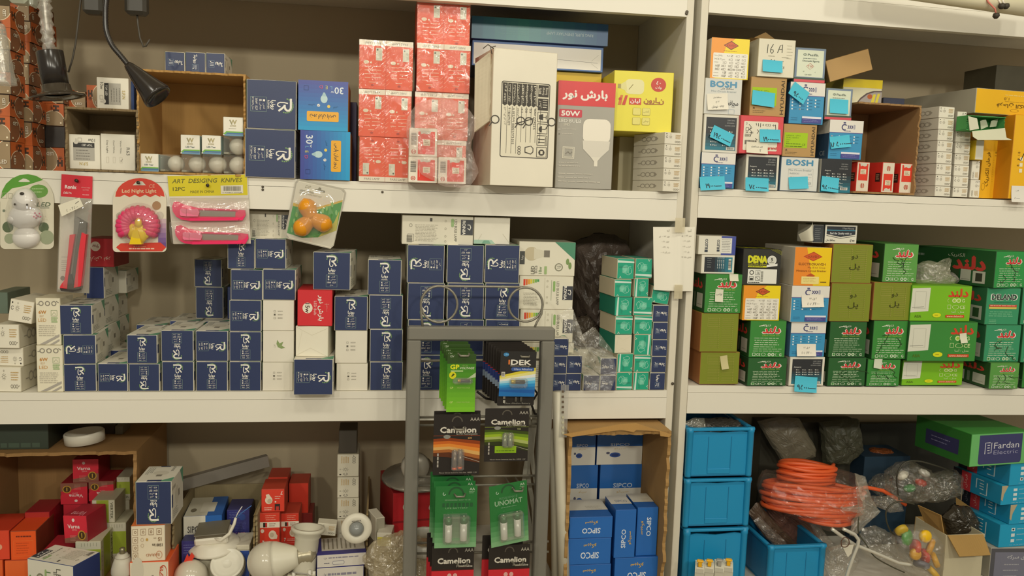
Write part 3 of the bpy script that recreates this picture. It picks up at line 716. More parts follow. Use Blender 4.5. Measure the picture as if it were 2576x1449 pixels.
def a_16a():
    c = Cv(97, 95); c.line([(24, 14), (23, 36)], 1.8, '#3a3a34'); c.line([(38, 13), (32, 24), (31, 32), (35, 36), (39, 32), (38, 27), (32, 27)], 1.8, '#3a3a34'); c.line([(50, 34), (56, 16), (62, 13), (62, 33)], 1.8, '#3a3a34'); c.line([(52, 26), (62, 24)], 1.4, '#3a3a34')
    c.greek(26, 42, 46, 1, 4, '#a8a490', 1.6, 3); c.greek(62, 44, 80, 1, 4, '#a8a490', 1.6, 4); c.greek(28, 54, 78, 1, 4, '#9a968a', 1.6, 6); c.ring(37, 54, 4, 1.6, '#3a3a34', 60, 250, 8); c.line([(42, 52), (47, 56)], 1.8, '#3a3a34'); c.text('CE', 66, 70, 6, '#6c6a60')
    c.greek(74, 14, 90, 5, 8, '#b8b4a0', 1, 5); return c
def a_pasifik(short=False):
    c = Cv(80, 90); c.rect(6, 6, 74, 76 if not short else 82, '#dbe2cc'); c.ring(25, 18, 4.6, 1.4, '#5a6a60', n=12, ry=3.4); c.ring(25, 18, 2.2, 1, '#5a6a60', n=8); c.text('Pasifik', 46, 18, 6.4, '#4c5c54', w=28, b=0.02)
    c.greek(20, 27, 62, 1, 3, '#6c7a70', 1.6, 3); c.text('Otomatik Sigorta', 41, 34, 4.4, '#4c5c54', w=44, b=0.02)
    c.line([(40, 40), (50, 48), (40, 56), (30, 48), (40, 40)], 0.8, '#c8705c'); c.text('TSE', 40, 48, 5, '#c8705c', w=14); c.text('1P', 24, 62, 3, '#6c7a70'); c.text('C', 54, 63, 3, '#6c7a70'); c.text('230-400V', 36, 70, 3.4, '#6c7a70')
    c.rect(0, 78, 80, 83, '#3f5648'); c.rect(0, 83, 80, 90, '#d8505c'); return c
def a_legrand():
    c = Cv(112, 94); c.rrect(9, 14, 98, 86, 3, '#e6e0cc'); k = '#3a3630'; c.text('3', 16, 20, 6, k); c.text('4 033 44', 74, 22, 6, k, w=36)
    for p in ([(22, 22), (28, 28), (24, 34), (30, 40), (27, 52)], [(40, 18), (42, 24)], [(46, 18), (47, 26)], [(52, 18), (52, 28)], [(44, 34), (48, 38), (44, 44)], [(64, 36), (70, 32), (72, 40), (66, 42)], [(90, 20), (92, 30), (87, 40), (93, 46)], [(22, 36), (30, 30)], [(40, 56), (46, 60)]): c.line(p, 1.5, k)
    c.frame(14, 30, 22, 38, 0.8, k); c.text('3R 485', 24, 42, 4, k, w=20); c.frame(13, 46, 26, 52, 0.6, k); c.text('4304', 19, 49, 3.6, k); c.barcode(11, 60, 46, 72, '#4c463c', n=20); c.text('legrand', 82, 78, 6.4, '#c83c34', b=0.04, w=30); return c
def a_hyundai(cut=False):
    c = Cv(93, 91); c.text('HYUNDAI', 83, 46, 9, '#57472f', rot=-90, b=0.03, w=78); c.rect(4, 24, 68, 66, '#a8cc1c')
    for i, t in enumerate(('H:BD63-N   QTY:4', '3P MC 3 00 00 C', '230,C', '20A')): c.text(t, 9, 32 + i * 6, 3.6, '#56701c', 'l')
    c.greek(9, 54, 50, 1, 3, '#56701c', 2, 4); c.text('CE', 58, 56, 6, '#56701c'); c.greek(6, 61, 66, 1, 3, '#56701c', 2, 5); c.poly([(8, 74), (11, 69), (14, 74)], '#57472f'); c.greek(8, 78, 46, 2, 4, '#7c6844', 0.9, 3); return c
def a_green(scrib=None, sub='دلند همیشه سرفراز', cut=False):
    c = Cv(92, 96); c.line([(22, 15), (40, 11), (42, 17)], 1.6, '#e8e6d6'); c.text('الکتریک', 40, 13, 6, '#e8e6d6', w=24); c.text('دلند', 54, 24, 17, '#f2e8e0', b=0.10, w=46, sh=0.2); c.text('دلند', 54, 24, 16, '#dc3c34', b=0.055, w=43, sh=0.2)
    c.text(sub, 53, 38, 6, '#b8d050', w=44); c.greek(10, 45, 84, 7, 5.6, '#cfe0c0', 1.3, 11)
    c.rrect(9, 84, 17, 92, 1.4, '#d8e4cc'); c.rrect(10.2, 85.2, 15.8, 90.8, 1, '#3f8a3c'); c.text('CE', 24, 88, 6.6, '#d8e4cc', b=0.02); c.ring(37, 88, 6, 1.2, '#d8e4cc', n=14, ry=4)
    for x in (52, 61): c.disc(x, 88, 4.2, '#d8e4cc', 12); c.disc(x, 88, 2.4, '#5f9a56', 8)
    c.ring(71, 88, 4, 1, '#b8d0b0', 100, 260, 8); c.text('G', 80, 88, 7, '#d8e4cc', b=0.02)
    if scrib:
        g = random.Random(scrib); k = '#2c4a24'
        for q in range(3):
            x, y = 24 + q * 18, 30 + g.random() * 34; p = [(x, y)]
            for _ in range(6): x += g.uniform(-10, 12); y += g.uniform(-4, 12); p.append((x, y))
            c.line(p, 1.7, k)
    return c
def a_green_side(n=1):
    c = Cv(100, 96); c.text('دلند', 62, 26, 22, '#d8483c', b=0.06, w=50); c.rect(24, 50, 48, 86, '#c8c8b8'); c.rect(54, 50, 60, 86, '#7a8a70'); c.rect(66, 50, 92, 86, '#c8c8b8'); c.rect(72, 56, 86, 80, '#3c5c38') if n == 1 else c.line([(70, 78), (88, 78)], 1, '#77776c'); return c
def a_olive(txt=True):
    c = Cv(100, 98); g = '#a4a04c'; c.frame(18, 10, 48, 34, 0.5, g)
    for x in (20, 56):
        for r in range(16): c.line([(x, 14 + r * 4.8), (x + 26, 14 + r * 4.8)], 0.7, g)
    for r in range(16): c.rect(47, 13 + r * 4.8, 49, 15 + r * 4.8, g); c.rect(83, 13 + r * 4.8, 85, 15 + r * 4.8, g)
    if txt: c.text('دو', 55, 33, 12, '#3a3c14', w=16); c.text('پل', 56, 57, 17, '#3a3c14', w=26)
    return c
def a_lime():
    c = Cv(155, 92); c.poly([(2, 8), (48, 6), (46, 66), (0, 70)], '#dcdccc'); c.frame(10, 16, 38, 60, 0.6, '#a8a898'); c.line([(4, 57), (34, 55)], 1, '#77776c')
    c.text('دلند', 120, 18, 20, '#d84428', b=0.05, w=50)
    c.ring(98, 38, 5, 1, '#c8e08c', 100, 260, 8)
    for x in (111, 122): c.disc(x, 38, 6, '#d4e8a4', 14); c.disc(x, 38, 3.6, '#9cc840', 10)
    c.text('G', 134, 38, 9, '#d4e8a4', b=0.02); c.frame(94, 49, 103, 60, 1, '#d4e8a4'); c.ring(115, 55, 9, 1.4, '#d4e8a4', n=16, ry=5.4); c.text('CE', 133, 55, 9, '#d4e8a4', b=0.02)
    c.text('مدل : آسا', 122, 67, 7, '#e4f0c4', w=32); c.text('ASA', 20, 79, 7, '#5c7c20', b=0.02); c.disc(68, 76, 11, '#e0e01c', 16, 6); c.greek(62, 75, 74, 1, 3, '#a08c14', 2, 2)
    c.rect(91, 75, 139, 82, '#d8481c'); c.text('www.deland.ir', 115, 78.5, 4.4, '#f0e0c0', w=42, b=0.01); return c
def a_deland():
    c = Cv(88, 90); c.text('DELAND', 46, 22, 14, '#dfe6da', b=0.09, w=68); c.text('DELAND', 46, 22, 13, '#33443c', b=0.04, w=64); c.greek(20, 34, 72, 1, 4, '#2f7a5c', 2.4, 3); c.rect(8, 41, 80, 46, '#d04830'); c.rect(8, 46.5, 80, 51, '#d8c860'); c.greek(10, 42.4, 78, 1, 4, '#f0c8b0', 1.6, 4); c.greek(8, 58, 84, 3, 5, '#8fd0a4', 1.2, 6); c.greek(10, 78, 34, 3, 4, '#8fd0a4', 1, 6); return c
def a_dena():
    c = Cv(99, 92); y = '#d8d820'; c.text('DENA', 38, 26, 18, y, b=0.07, w=48); c.text('ELECTRIC DENA', 38, 39, 4, '#b8b41c', w=48, b=0.02); c.rect(14, 42.5, 62, 46.5, y); c.greek(16, 43.6, 58, 1, 3, '#3c3c10', 1.6, 3)
    c.disc(75, 28, 12, '#e8e8e0', 18); c.disc(75, 28, 10.4, '#d8d8cc', 16); c.text('5', 75, 26, 9, '#2c2c28', b=0.03); c.greek(68, 33, 82, 1, 3, '#55554c', 1.4, 3); c.poly([(62, 40), (90, 36), (90, 42), (62, 46)], '#e8e8e0')
    c.rrect(14, 51, 90, 88, 1.4, '#e8e8de'); c.disc(24, 60, 6, '#3a3a34', 12); c.disc(24, 60, 4, '#e8e8de', 10); c.frame(34, 54, 46, 66, 0.8, '#3a3a34'); c.line([(38, 64), (40, 56), (43, 64)], 1.4, '#3a3a34'); c.frame(18, 70, 30, 80, 0.8, '#3a3a34'); c.rect(20, 74, 28, 79, '#3a3a34'); c.frame(34, 70, 46, 80, 0.8, '#3a3a34'); c.line([(35, 71), (45, 79)], 0.7, '#3a3a34'); c.greek(16, 84, 46, 1, 3, '#3a3a34', 2, 4); c.barcode(48, 54, 54, 86, '#8c8c80', n=16, horiz=False)
    for q in range(4): c.line([(70 + q * 5, 0), (100, 14 - q * 3)], 0.8, '#8c8c20')
    return c
def a_eleco():
    c = Cv(95, 46); c.rect(58, 0, 95, 46, '#4450a0'); c.rect(57, 5, 85, 42, '#e4e2d8'); c.text('ELECO', 20, 20, 7, '#3c4450', rot=-90, b=0.03, w=24); c.rect(16, 34, 24, 40, '#3c4450'); c.text('ELECO', 50, 20, 6.4, '#3c4450', rot=-90, b=0.03, w=22); c.rect(47, 33, 54, 38, '#3c4450'); c.greek(59, 8, 83, 8, 4, '#8c8c88', 1, 4); return c
def a_amp_side():
    c = Cv(86, 44); 
    for k in range(8):
        t = max(0, (k - 2) / 5); q = tuple(int(a * (1 - t) + b * t) for a, b in zip((38, 42, 50), (44, 132, 156))); c.rect(8 + k * 9, 5, 17 + k * 9, 40, '#%02x%02x%02x' % q)
    c.rect(70, 9, 77, 34, '#dcdcd0'); c.barcode(70, 10, 77, 33, '#333333', n=12, horiz=False)
    for i in range(4):
        for j in range(3): c.disc(42 + i * 5, 30 - j * 9, 1.2, '#e0e4e0', 6); c.rect(41.4 + i * 5, 22 - j * 9, 42.8 + i * 5, 27 - j * 9, '#c8d4d8')
    c.greek(14, 8, 26, 5, 5, '#98a0a0', 1, 4); return c
def a_quality():
    c = Cv(85, 43); c.poly([(5, 4), (80, 4), (80, 22), (42, 28), (5, 22)], '#30343c'); c.rect(5, 12, 80, 13.6, '#4ca8c8'); c.text('5 Years Warranty', 76, 8, 4, '#d8dcdc', 'r', w=30); c.text('Feel the Quality with us', 42, 19.5, 5, '#e8eaea', w=56, b=0.01); c.line([(5, 25), (42, 31), (80, 25)], 1, '#30343c'); c.text('محافظ جان', 16, 36, 6, '#30343c', w=24, b=0.01); c.ring(70, 36, 3, 1.2, '#30343c', 90, 300, 8); c.greek(72, 35, 80, 1, 3, '#30343c', 2, 3); return c
def a_farjan(v=True):
    c = Cv(130, 62); c.text('فرحان الکتریک', 76, 38, 12, '#7c5a10', rot=180, w=74, b=0.03); c.ring(72, 50, 8, 1, '#a87c18', n=14, ry=4); c.text('1.8', 56, 22, 7, '#8c6818', rot=180); c.greek(52, 12, 106, 1, 3, '#f0dc90', 1.4, 3); c.greek(52, 28, 100, 1, 3, '#b88c20', 1, 5); return c
def a_farjan_v():
    c = Cv(56, 148); c.text('فرحان الکتریک', 20, 74, 14, '#7c5a10', rot=-90, w=86, b=0.03); c.text('1.8', 42, 34, 8, '#8c6818', rot=-90); c.ring(10, 118, 6, 1, '#b88c20', n=12, ry=10); c.greek(34, 50, 38, 10, 6, '#c89c28', 1, 4); return c
def a_ledh():
    c = Cv(56, 56); c.rect(0, 0, 56, 56, '#c8b896'); c.disc(12, 18, 30, '#e4d4b0', 24); 
    c = Cv(56, 56)
    c.poly([(0, 0), (34, 0), (26, 6), (20, 16), (18, 28), (20, 40), (26, 50), (34, 56), (0, 56)], '#c8642c'); c.ring(48, 28, 31, 1.6, '#efe0c0', 112, 248, 14)
    c.rect(4, 12, 9, 28, '#4c3424'); c.rect(14, 12, 19, 28, '#4c3424'); c.rect(9, 18, 14, 23, '#4c3424')
    for k in range(7): c.line([(11.5, 29), (11.5 + 8 * math.cos(R(20 + k * 23)), 29 + 8 * math.sin(R(20 + k * 23)))], 0.8, '#4c3424')
    c.text('LED', 38, 42, 8, '#8c6a44', b=0.03); c.text('LED', 37.4, 41.6, 8, '#f4ecd8', b=0.02); c.disc(48, 8, 2.6, '#efe0c0', 8); return c
def a_sipco(w='h'):
    c = Cv(110, 52); c.text('سیپکو', 56, 14, 10, '#d8b04c', rot=180, w=32, b=0.02); c.text('SIPCO', 56, 34, 13, '#dce4ee', rot=180, w=46, b=0.02); return c
def a_sipco_v():
    c = Cv(52, 130); c.text('SIPCO', 22, 78, 11, '#dce4ee', rot=-90, w=50, b=0.02); c.text('سیپکو', 38, 76, 9, '#d8b04c', rot=-90, w=36, b=0.02); return c
def a_sipco_far():
    c = Cv(115, 130); c.rect(0, 0, 115, 58, '#2a68b4'); c.text('SIPCO', 58, 51, 11, '#c4d0e0', w=48, b=0.02); c.rect(0, 58, 115, 130, '#dcd8cc'); c.text('سیپکو', 58, 67, 8, '#c8a860', w=30); c.disc(46, 92, 14, '#3c5ca0', 16, 10); c.disc(46, 92, 10, '#28407c', 14, 6); c.disc(28, 84, 5, '#5c5c70', 10); return c
def a_varna():
    c = Cv(66, 62); c.rect(0, 38, 66, 62, '#8c5a48'); c.poly([(0, 0), (66, 0), (66, 26), (30, 48), (0, 52)], '#d8283c'); c.text('Varna', 28, 24, 9, '#f0dcd8', b=0.03, w=34); c.disc(28, 10, 4, '#f0dcd8', 10); c.text('ZEMA', 30, 32, 4, '#e8a8a8'); c.disc(50, 44, 11, '#c89a34', 18); c.disc(50, 44, 8.6, '#4c3418', 16); c.text('1', 50, 44, 11, '#d8b048', b=0.03); c.greek(16, 44, 34, 5, 3, '#d8a090', 0.8, 4); return c
def a_orange():
    c = Cv(66, 72); g = '#a8401c'; c.greek(14, 12, 54, 1, 4, '#7c2c18', 3.4, 4); c.frame(8, 24, 58, 62, 0.6, '#f08848'); c.greek(14, 30, 52, 5, 6, g, 1, 3); return c
def a_greentek():
    c = Cv(60, 60); c.rect(12, 0, 44, 60, '#a4b43c'); c.text('VERTEK', 52, 28, 7, '#5c5c40', rot=90, w=44, b=0.02); c.disc(24, 44, 6, '#8c9c34', 10); c.greek(2, 10, 8, 6, 7, '#9a9a84', 1, 3); return c
def a_barad():
    c = Cv(85, 73); k = '#8c6a48'
    for x, y in ((4, 6), (24, 6), (44, 6), (64, 6), (4, 22), (4, 38), (4, 54)): c.frame(x, y, x + 13, y + 13, 0.8, k); c.ring(x + 6.5, y + 6.5, 3, 1.2, k, n=8)
    c.text('15', 72, 28, 8, k, rot=180, b=0.03); c.text('watt', 60, 26, 3, k, rot=180); c.text('1500 lm', 66, 40, 6, '#4c3c2c', rot=180, w=26, b=0.02); c.disc(40, 28, 3, '#c8a050', 10); c.ring(28, 28, 4, 0.8, '#b8a084', n=10); c.ring(28, 40, 4, 0.8, '#b8a084', n=10); c.text('BARAD', 54, 60, 6, '#b87850', rot=180, w=34); c.ring(70, 60, 8, 1, '#c8845c', n=14); return c
def a_barad2():
    c = Cv(100, 50); c.ring(86, 14, 10, 1.4, '#c84c2c', n=14); c.text('BARAD', 82, 26, 9, '#c84c2c', rot=90, w=40); c.greek(56, 16, 62, 4, 7, '#8c8474', 1.6, 3); c.disc(20, 10, 16, '#d8d0bc', 16); return c
def a_gu7():
    c = Cv(60, 80); c.rect(0, 22, 60, 36, '#efe4d0'); c.rect(14, 24, 25, 35, '#2c2420'); c.rect(20, 24, 25, 35, '#c83830'); c.greek(30, 26, 52, 2, 5, '#6c5848', 1.6, 3); c.ring(40, 54, 11, 11, '#e8d8c0', n=14); c.poly([(46, 48), (54, 56), (52, 64), (42, 64)], '#e8d8c0'); c.disc(38, 54, 6, '#c8b89c', 12); c.text('7', 14, 72, 9, '#f4e4d8', b=0.04); c.greek(22, 70, 54, 2, 4, '#f4d0c0', 1.2, 4); c.disc(12, 44, 5, '#f0dccc', 10); c.greek(20, 6, 54, 3, 5, '#f0b8a0', 1, 3); return c
def a_gu7b():
    c = Cv(62, 58); c.ring(20, 28, 10, 10, '#e8d8c0', n=14); c.poly([(12, 14), (20, 12), (26, 20), (14, 24)], '#e8d8c0'); c.disc(22, 30, 6, '#c8b89c', 12); c.text('7', 54, 10, 9, '#f4e4d8', rot=180, b=0.03); c.rect(36, 38, 50, 54, '#2c2420'); c.rect(39, 44, 47, 54, '#c83830'); c.greek(8, 46, 30, 2, 5, '#f4d0c0', 2, 4); c.rect(36, 30, 40, 34, '#f0e0d0'); c.greek(36, 18, 54, 2, 5, '#f4d0c0', 1.4, 3); return c
def a_gu10():
    c = Cv(58, 64); c.greek(6, 6, 52, 4, 4, '#7078b0', 1, 3); c.greek(8, 30, 50, 6, 4, '#6068a8', 1, 7); c.text('GU10 7W', 30, 58, 5, '#e08890', rot=180, w=34, b=0.02); c.disc(40, 18, 8, '#34509c', 12); return c
def a_purple():
    c = Cv(140, 34); c.text('نوع :', 24, 10, 6, '#5c5870'); c.greek(32, 8, 120, 1, 4, '#8c8898', 3, 4); c.rrect(44, 18, 78, 28, 4, '#77738c'); c.rrect(45, 19, 77, 27, 3.4, '#dcd8d0'); c.greek(20, 22, 38, 1, 4, '#5c5870', 2, 3); return c
def a_sipco_wide():
    c = Cv(107, 58); c.rect(0, 0, 61, 58, '#e0dccc'); c.rect(61, 0, 107, 58, '#2a68b8'); c.text('SIPCO', 33, 30, 15, '#4c4844', w=44, b=0.02); c.text('سیپکو', 82, 26, 12, '#c8a83c', w=34, b=0.03); return c
def a_fardan():
    c = Cv(170, 76); c.rrect(24, 4, 150, 72, 6, '#3a3c6c'); c.rect(24, 4, 150, 20, '#3a3c6c'); k = '#d4d4dc'
    c.line([(42, 48), (42, 22), (56, 22)], 2, k); c.line([(60, 22), (60, 46), (50, 46)], 2, k)
    for y in (28, 34, 40): c.line([(48, y), (55, y)], 2, k)
    c.text('Fardan', 104, 29, 15, k, w=74); c.text('Electric', 103, 45, 10, '#9a9ab8', w=72); return c
def a_fardan_blue(sel=1):
    c = Cv(110, 58)
    for i in range(3):
        y = 10 + i * 14; c.rect(26, y, 34, y + 8, '#d8e4e8'); c.greek(38, y + 2, 56, 1, 4, '#9cc8dc', 2, 3 + i)
        if i == sel: c.disc(30, y + 4, 2.4, '#223040', 8)
    c.text('تک', 76, 24, 22, '#cfe4ec', w=28); c.greek(22, 52, 96, 1, 3, '#7cb8d4', 1.4, 4); return c
def a_fardan_side():
    c = Cv(120, 58); c.rect(0, 0, 22, 58, '#2c2c34'); c.rect(22, 0, 46, 58, '#c83c44'); c.text('فردان', 34, 29, 9, '#e8b8b0', rot=-90, w=40); c.text('فردان', 11, 29, 8, '#8c8c90', rot=-90, w=36); k = '#cfe4ec'
    c.line([(78, 8), (60, 8), (60, 36)], 2.4, k); c.line([(86, 10), (86, 48), (70, 48)], 2.4, k)
    for y in (18, 26, 34): c.line([(68, y), (78, y)], 2.4, k)
    return c
def a_grey_meter():
    c = Cv(110, 60); c.rect(8, 8, 110, 60, '#77788a'); c.text('کلید های سرکه', 60, 18, 9, '#d0d0d4', w=60)
    for i in range(3): c.rect(64, 28 + i * 11, 76, 36 + i * 11, '#d0d0c8'); c.greek(24, 31 + i * 11, 58, 1, 3, '#a4a4ac', 1.6, i)
    c.disc(70, 32, 2, '#33343c', 6); return c
def a_yel_logo():
    c = Cv(92, 62); c.rect(0, 0, 92, 20, '#e4cc1c'); c.poly([(30, 62), (42, 44), (56, 32), (72, 26), (92, 25), (92, 62)], '#5c4c4c'); c.poly([(32, 62), (44, 47), (58, 35), (74, 29), (92, 28), (92, 62)], '#a8a09c'); c.poly([(0, 50), (24, 46), (22, 62), (0, 62)], '#e8c420')
    c.disc(64, 40, 6, '#b86030', 12); c.poly([(72, 34), (78, 34), (74, 58), (66, 58)], '#e0d040'); c.poly([(82, 32), (88, 32), (82, 58), (76, 58)], '#e0d040'); return c
# ================================================================== helpers for this shop's goods
NAVY = '#2f3b61'; SLV = '#ddd8c8'
def navy_flap(o, w, h, d, cv, rot, rough):
    """blue end flap, a little smaller than the white sleeve, with its printed mark"""
    mb = MB(); i = 0.0011; y = -d / 2
    mb.box((-w / 2 + i, y - 0.0009, i), (w / 2 - i, y + 0.0004, h - i * 0.6), NAVY_M, 0.0004)
    cv.put(mb, (-w / 2, y - 0.0009, h), (w, 0, 0), (0, 0, -h), rot, rough=rough)
    f = mb.build('end_flap', parent=o); f['label'] = 'navy printed end flap'
    x = w / 2 if o.matrix_world.translation.x < 0.1 else -w / 2 - 0.0004     # blue tab that shows on the sleeve's visible side
    mb = MB(); mb.box((x, y + 0.0006, h * .36), (x + 0.0004, y + 0.0085, h * .66), NAVY_M, 0.0001); mb.build('side_tab', parent=o)
    mb = MB(); mb.box((-w * .2, y + 0.0006, h), (w * .2, y + 0.0085, h + 0.0003), NAVY_M, 0.0001); mb.build('top_tab', parent=o)
NAVY_M = card(NAVY, 0.4, 0.07, 20)
def ronia(label, px, rot=0, l1='12W  E27', l2='A65', chk=1, Y=0.004, d=0.11, group='navy bulb boxes on the middle shelf', name='bulb_box', **k):
    return carton(name, label, px, Y, d, front='#e2ddcc', side=SLV, cv=a_ronia(l1, l2, chk), rot=rot, flap=navy_flap,
                  rcv=a_ronia_side(), lcv=a_ronia_side(), tcv=a_ronia_side(), trot=90, group=group, **k)
def plain_navy(o, w, h, d, cv, rot, rough):
    mb = MB(); i = 0.0008; y = -d / 2
    mb.box((-w / 2 + i, y - 0.0009, i), (w / 2 - i, y + 0.0004, h - i), NAVY_M, 0.0004)
    cv.put(mb, (-w / 2, y - 0.0009, h), (w, 0, 0), (0, 0, -h), rot, rough=rough)
    f = mb.build('end_flap', parent=o); f['label'] = 'navy printed end flap'
def smallnavy(label, px, rot=0, Y=0.004, d=0.09, group='small navy bulb boxes by the teal boxes', **k):
    return carton('bulb_box', label, px, Y, d, front='#e2ddcc', side=SLV, cv=a_small_navy(), rot=rot, flap=plain_navy, lcv=a_ronia_side(), tcv=a_ronia_side(), group=group, **k)
def jagpanel(mb, O, U, V, N, mat, amp=0.003, n=16, seed=1, bend=0.0):
    """corrugated sheet: torn front edge along U at O, running back along V, thickness N"""
    g = random.Random(seed); O, U, V, N = map(Vector, (O, U, V, N)); vs = []; fs = []
    j = 0.0
    for i in range(n + 1):
        a = i / n; j = 0.55 * j + 0.6 * g.uniform(-amp, amp) + (g.uniform(-amp, amp) if g.random() < .12 else 0); vn = V.normalized()
        p = O + U * a + vn * j + N.normalized() * bend * math.sin(a * math.pi)
        for q in (p, p + N, O + U * a + V, O + U * a + V + N): vs.append(q)
    for i in range(n):
        b = 4 * i; c = b + 4
        fs += [[b, c, c + 1, b + 1], [b, b + 2, c + 2, c], [b + 1, c + 1, c + 3, b + 3], [b + 2, b + 3, c + 3, c + 2]]
    fs += [[0, 1, 3, 2], [4 * n, 4 * n + 2, 4 * n + 3, 4 * n + 1]]
    return mb.add(vs, fs, mat)
def open_box(name, label, px, Y, d, on=None, yaw=0, walls='lrbtk', col='#b3905c', amp=0.003, t=0.0035, group=None, cat='carton', seed=3, h=None):
    """carton lying with its mouth to the viewer; walls: l r b(ottom) t(op) k(back)"""
    C, w, h = frame_of(px, Y, on, yaw, 0, h)
    M = Matrix.Translation(C) @ Matrix.Rotation(R(yaw), 4, 'Z')
    r = empty(name, C, label, cat, group); r.matrix_world = M
    m = kraft(col)
    def pan(nm, O, U, V, N, s, bend=0.0):
        mb = MB(); jagpanel(mb, O, U, V, N, m, amp, 46, s, bend); return mb.build(nm, parent=r)
    a, b = -w / 2, w / 2
    if 'b' in walls: pan('bottom_panel', (a, 0, 0.0004), (w, 0, 0), (0, d, 0), (0, 0, t), seed)
    if 't' in walls: pan('top_panel', (a, 0, h - t), (w, 0, 0), (0, d, 0), (0, 0, t), seed + 1)
    if 'l' in walls: pan('side_panel', (a, 0, t), (0, 0, h - 2 * t), (0, d, 0), (t, 0, 0), seed + 2)
    if 'r' in walls: pan('side_panel', (b - t, 0, t), (0, 0, h - 2 * t), (0, d, 0), (t, 0, 0), seed + 3)
    if 'k' in walls:
        mb = MB(); mb.box((a + t, d - t, t), (b - t, d, h - t), m, 0.0004); mb.build('back_panel', parent=r)
    TOP[r.name] = C.z + h; o_dims[r.name] = (w, h, d)
    return r
ORD = ('bottom', 'second from the bottom', 'third from the bottom', 'fourth from the bottom', 'fifth from the bottom', 'sixth from the bottom', 'seventh from the bottom', 'eighth from the bottom')
# ================================================================== upper shelf, left unit
G = 'orange and black bulb boxes heaped at the left end'
def ledh(label, px, Y, d=0.055, rot=0, on=None, dark=False):
    return carton('bulb_box', label, px, Y, d, front='#a38b69' if not dark else '#3a3430', side='#4a3a30', cv=a_ledh() if not dark else None, rot=rot, on=on,
                  faces={'+z': '#b86a3c', '+x': '#8c5a3a' if not dark else '#4a3a30'}, rcv=a_ledh(), rrot=(rot + 90) % 360, group=G)
def pile(cols):
    for nm, x0, x1, Y, ys, rots, skip in cols:
        z = ZA
        for i in range(len(ys) - 1):
            dx = rnd.uniform(-3, 3) if i else 0
            o = ledh(f'orange and black bulb box, {ORD[i]}, {nm}', (x0 + dx, ys[i + 1], x1 + dx, ys[i]), Y, rot=rots[i % len(rots)], on=z, dark=(i in skip))
            z = top(o)
pile([('far left front column', -30, 27, 0.002, (421, 354, 291, 236, 180, 124, 68, 12), (0, 90, 270, 90, 0, 90, 270), ()),
      ('second column from left', 32, 84, 0.062, (423, 366, 306, 250), (90, 270, 90, 0), ()),
      ('tall shaded column', 28, 76, 0.122, (424, 374, 320, 266, 212, 158, 104, 52, 8), (90, 0, 270, 90, 0, 90, 270, 0), ()),
      ('shaded rear column', 72, 110, 0.182, (424, 374, 320, 266, 212, 158, 104, 52, 14), (270, 90, 0, 270, 90, 0, 90, 270), ()),
      ('stack left of the small open carton', 108, 162, 0.122, (424, 371, 317, 260, 216), (180, 90, 90, 0), (1,))])
z = ZA
o = carton('carton', 'dark carton behind the small open carton, bearing orange boxes', (168, 272, 250, 424), 0.15, 0.1, front='#5c4a3a', on=z); z1 = top(o)
ledh('orange and black bulb box right of the black spotlight rim', (162, 229, 216, 270), 0.15, rot=0, on=z1)
ledh('small orange and black bulb box behind the white bulb box, half hidden', (218, 214, 262, 270), 0.15, rot=0, on=z1)
# small open carton with three white bulb boxes
k1 = open_box('open_carton', 'small open kraft carton holding two white bulb boxes', (164, 272, 349, 430), -0.002, 0.11, ZA, yaw=0, col='#8f7a58', seed=5)
def spn(label, px, art, rot, on, Y=0.006, **k): return carton('bulb_box', label, px, Y, 0.09, front='#ebe5d4', side='#e2dccb', cv=art, rot=rot, on=on, group='white and gold bulb boxes', **k)
spn('white bulb box lying upside down, left one in the small open carton', (173, 338, 252, 424), a_spn(), 0, ZA + 0.004)
spn('white bulb box ticked Warm White, right one in the small open carton', (253, 337, 340, 423), a_r63(), 0, ZA + 0.004)
spn('white and gold bulb box standing on top of the small open carton', (243, 195, 324, 273), a_spn(), 270, top(k1), rcv=None)
carton('bulb_box', 'blue bulb box wedged between the white box and the big carton', (326, 204, 337, 273), 0.02, 0.04, front='#3c558c', on=top(k1), cv=None)
# big open carton
k2 = open_box('open_carton', 'big open kraft carton with bulbs in clear boxes', (345, 180, 618, 436), -0.001, 0.15, ZA, col='#b98f52', seed=8, amp=0.004)
clr = film(0.10, 0.06, '#f4f0e0', 0.04, 0.25, 30)
milk = card('#d8d2c0', 0.35, 0.02)
def bulb_mesh(name, parent, M, s=1.0):
    mb = MB(); mb.lathe([(0, 0.024 * s), (0.008 * s, 0.0225 * s), (0.015 * s, 0.018 * s), (0.0185 * s, 0.010 * s), (0.019 * s, 0.002 * s), (0.016 * s, -0.008 * s), (0.011 * s, -0.017 * s)], milk, 20, M)
    b = mb.build(name, parent=parent)
    mb = MB(); mb.lathe([(0.011 * s, -0.017 * s), (0.009 * s, -0.024 * s), (0.008 * s, -0.036 * s), (0.004 * s, -0.040 * s), (0, -0.040 * s)], card('#b0a890', 0.35, 0.04, metal=0.4), 14, M); mb.build('screw_cap', parent=b)
    return b
def clearbox(label, px, on, Y=0.004, d=0.085):
    C, w, h = frame_of(px, Y, on); r = empty('boxed_bulb', C, label, 'bulb', 'bulbs in clear boxes')
    mb = MB(); mb.box((-w / 2 + .0006, 0, 0.0003), (w / 2 - .0006, d, h - .0004), clr, 0.0012); mb.build('clear_box', parent=r)
    mb = MB(); mb.box((-w / 2 + .001, 0.0006, 0.001), (-w / 2 + .009, d - .001, 0.0045), card('#8c8a78', 0.5), 0.0005); mb.build('tray', parent=r)
    bulb_mesh('bulb', r, Matrix.Translation((0.004, 0.028, h / 2)) @ Matrix.Rotation(R(90), 4, 'X') @ Matrix.Rotation(R(12), 4, 'Y'), min(w, h) / 0.041)
    TOP[r.name] = C.z + h; return r
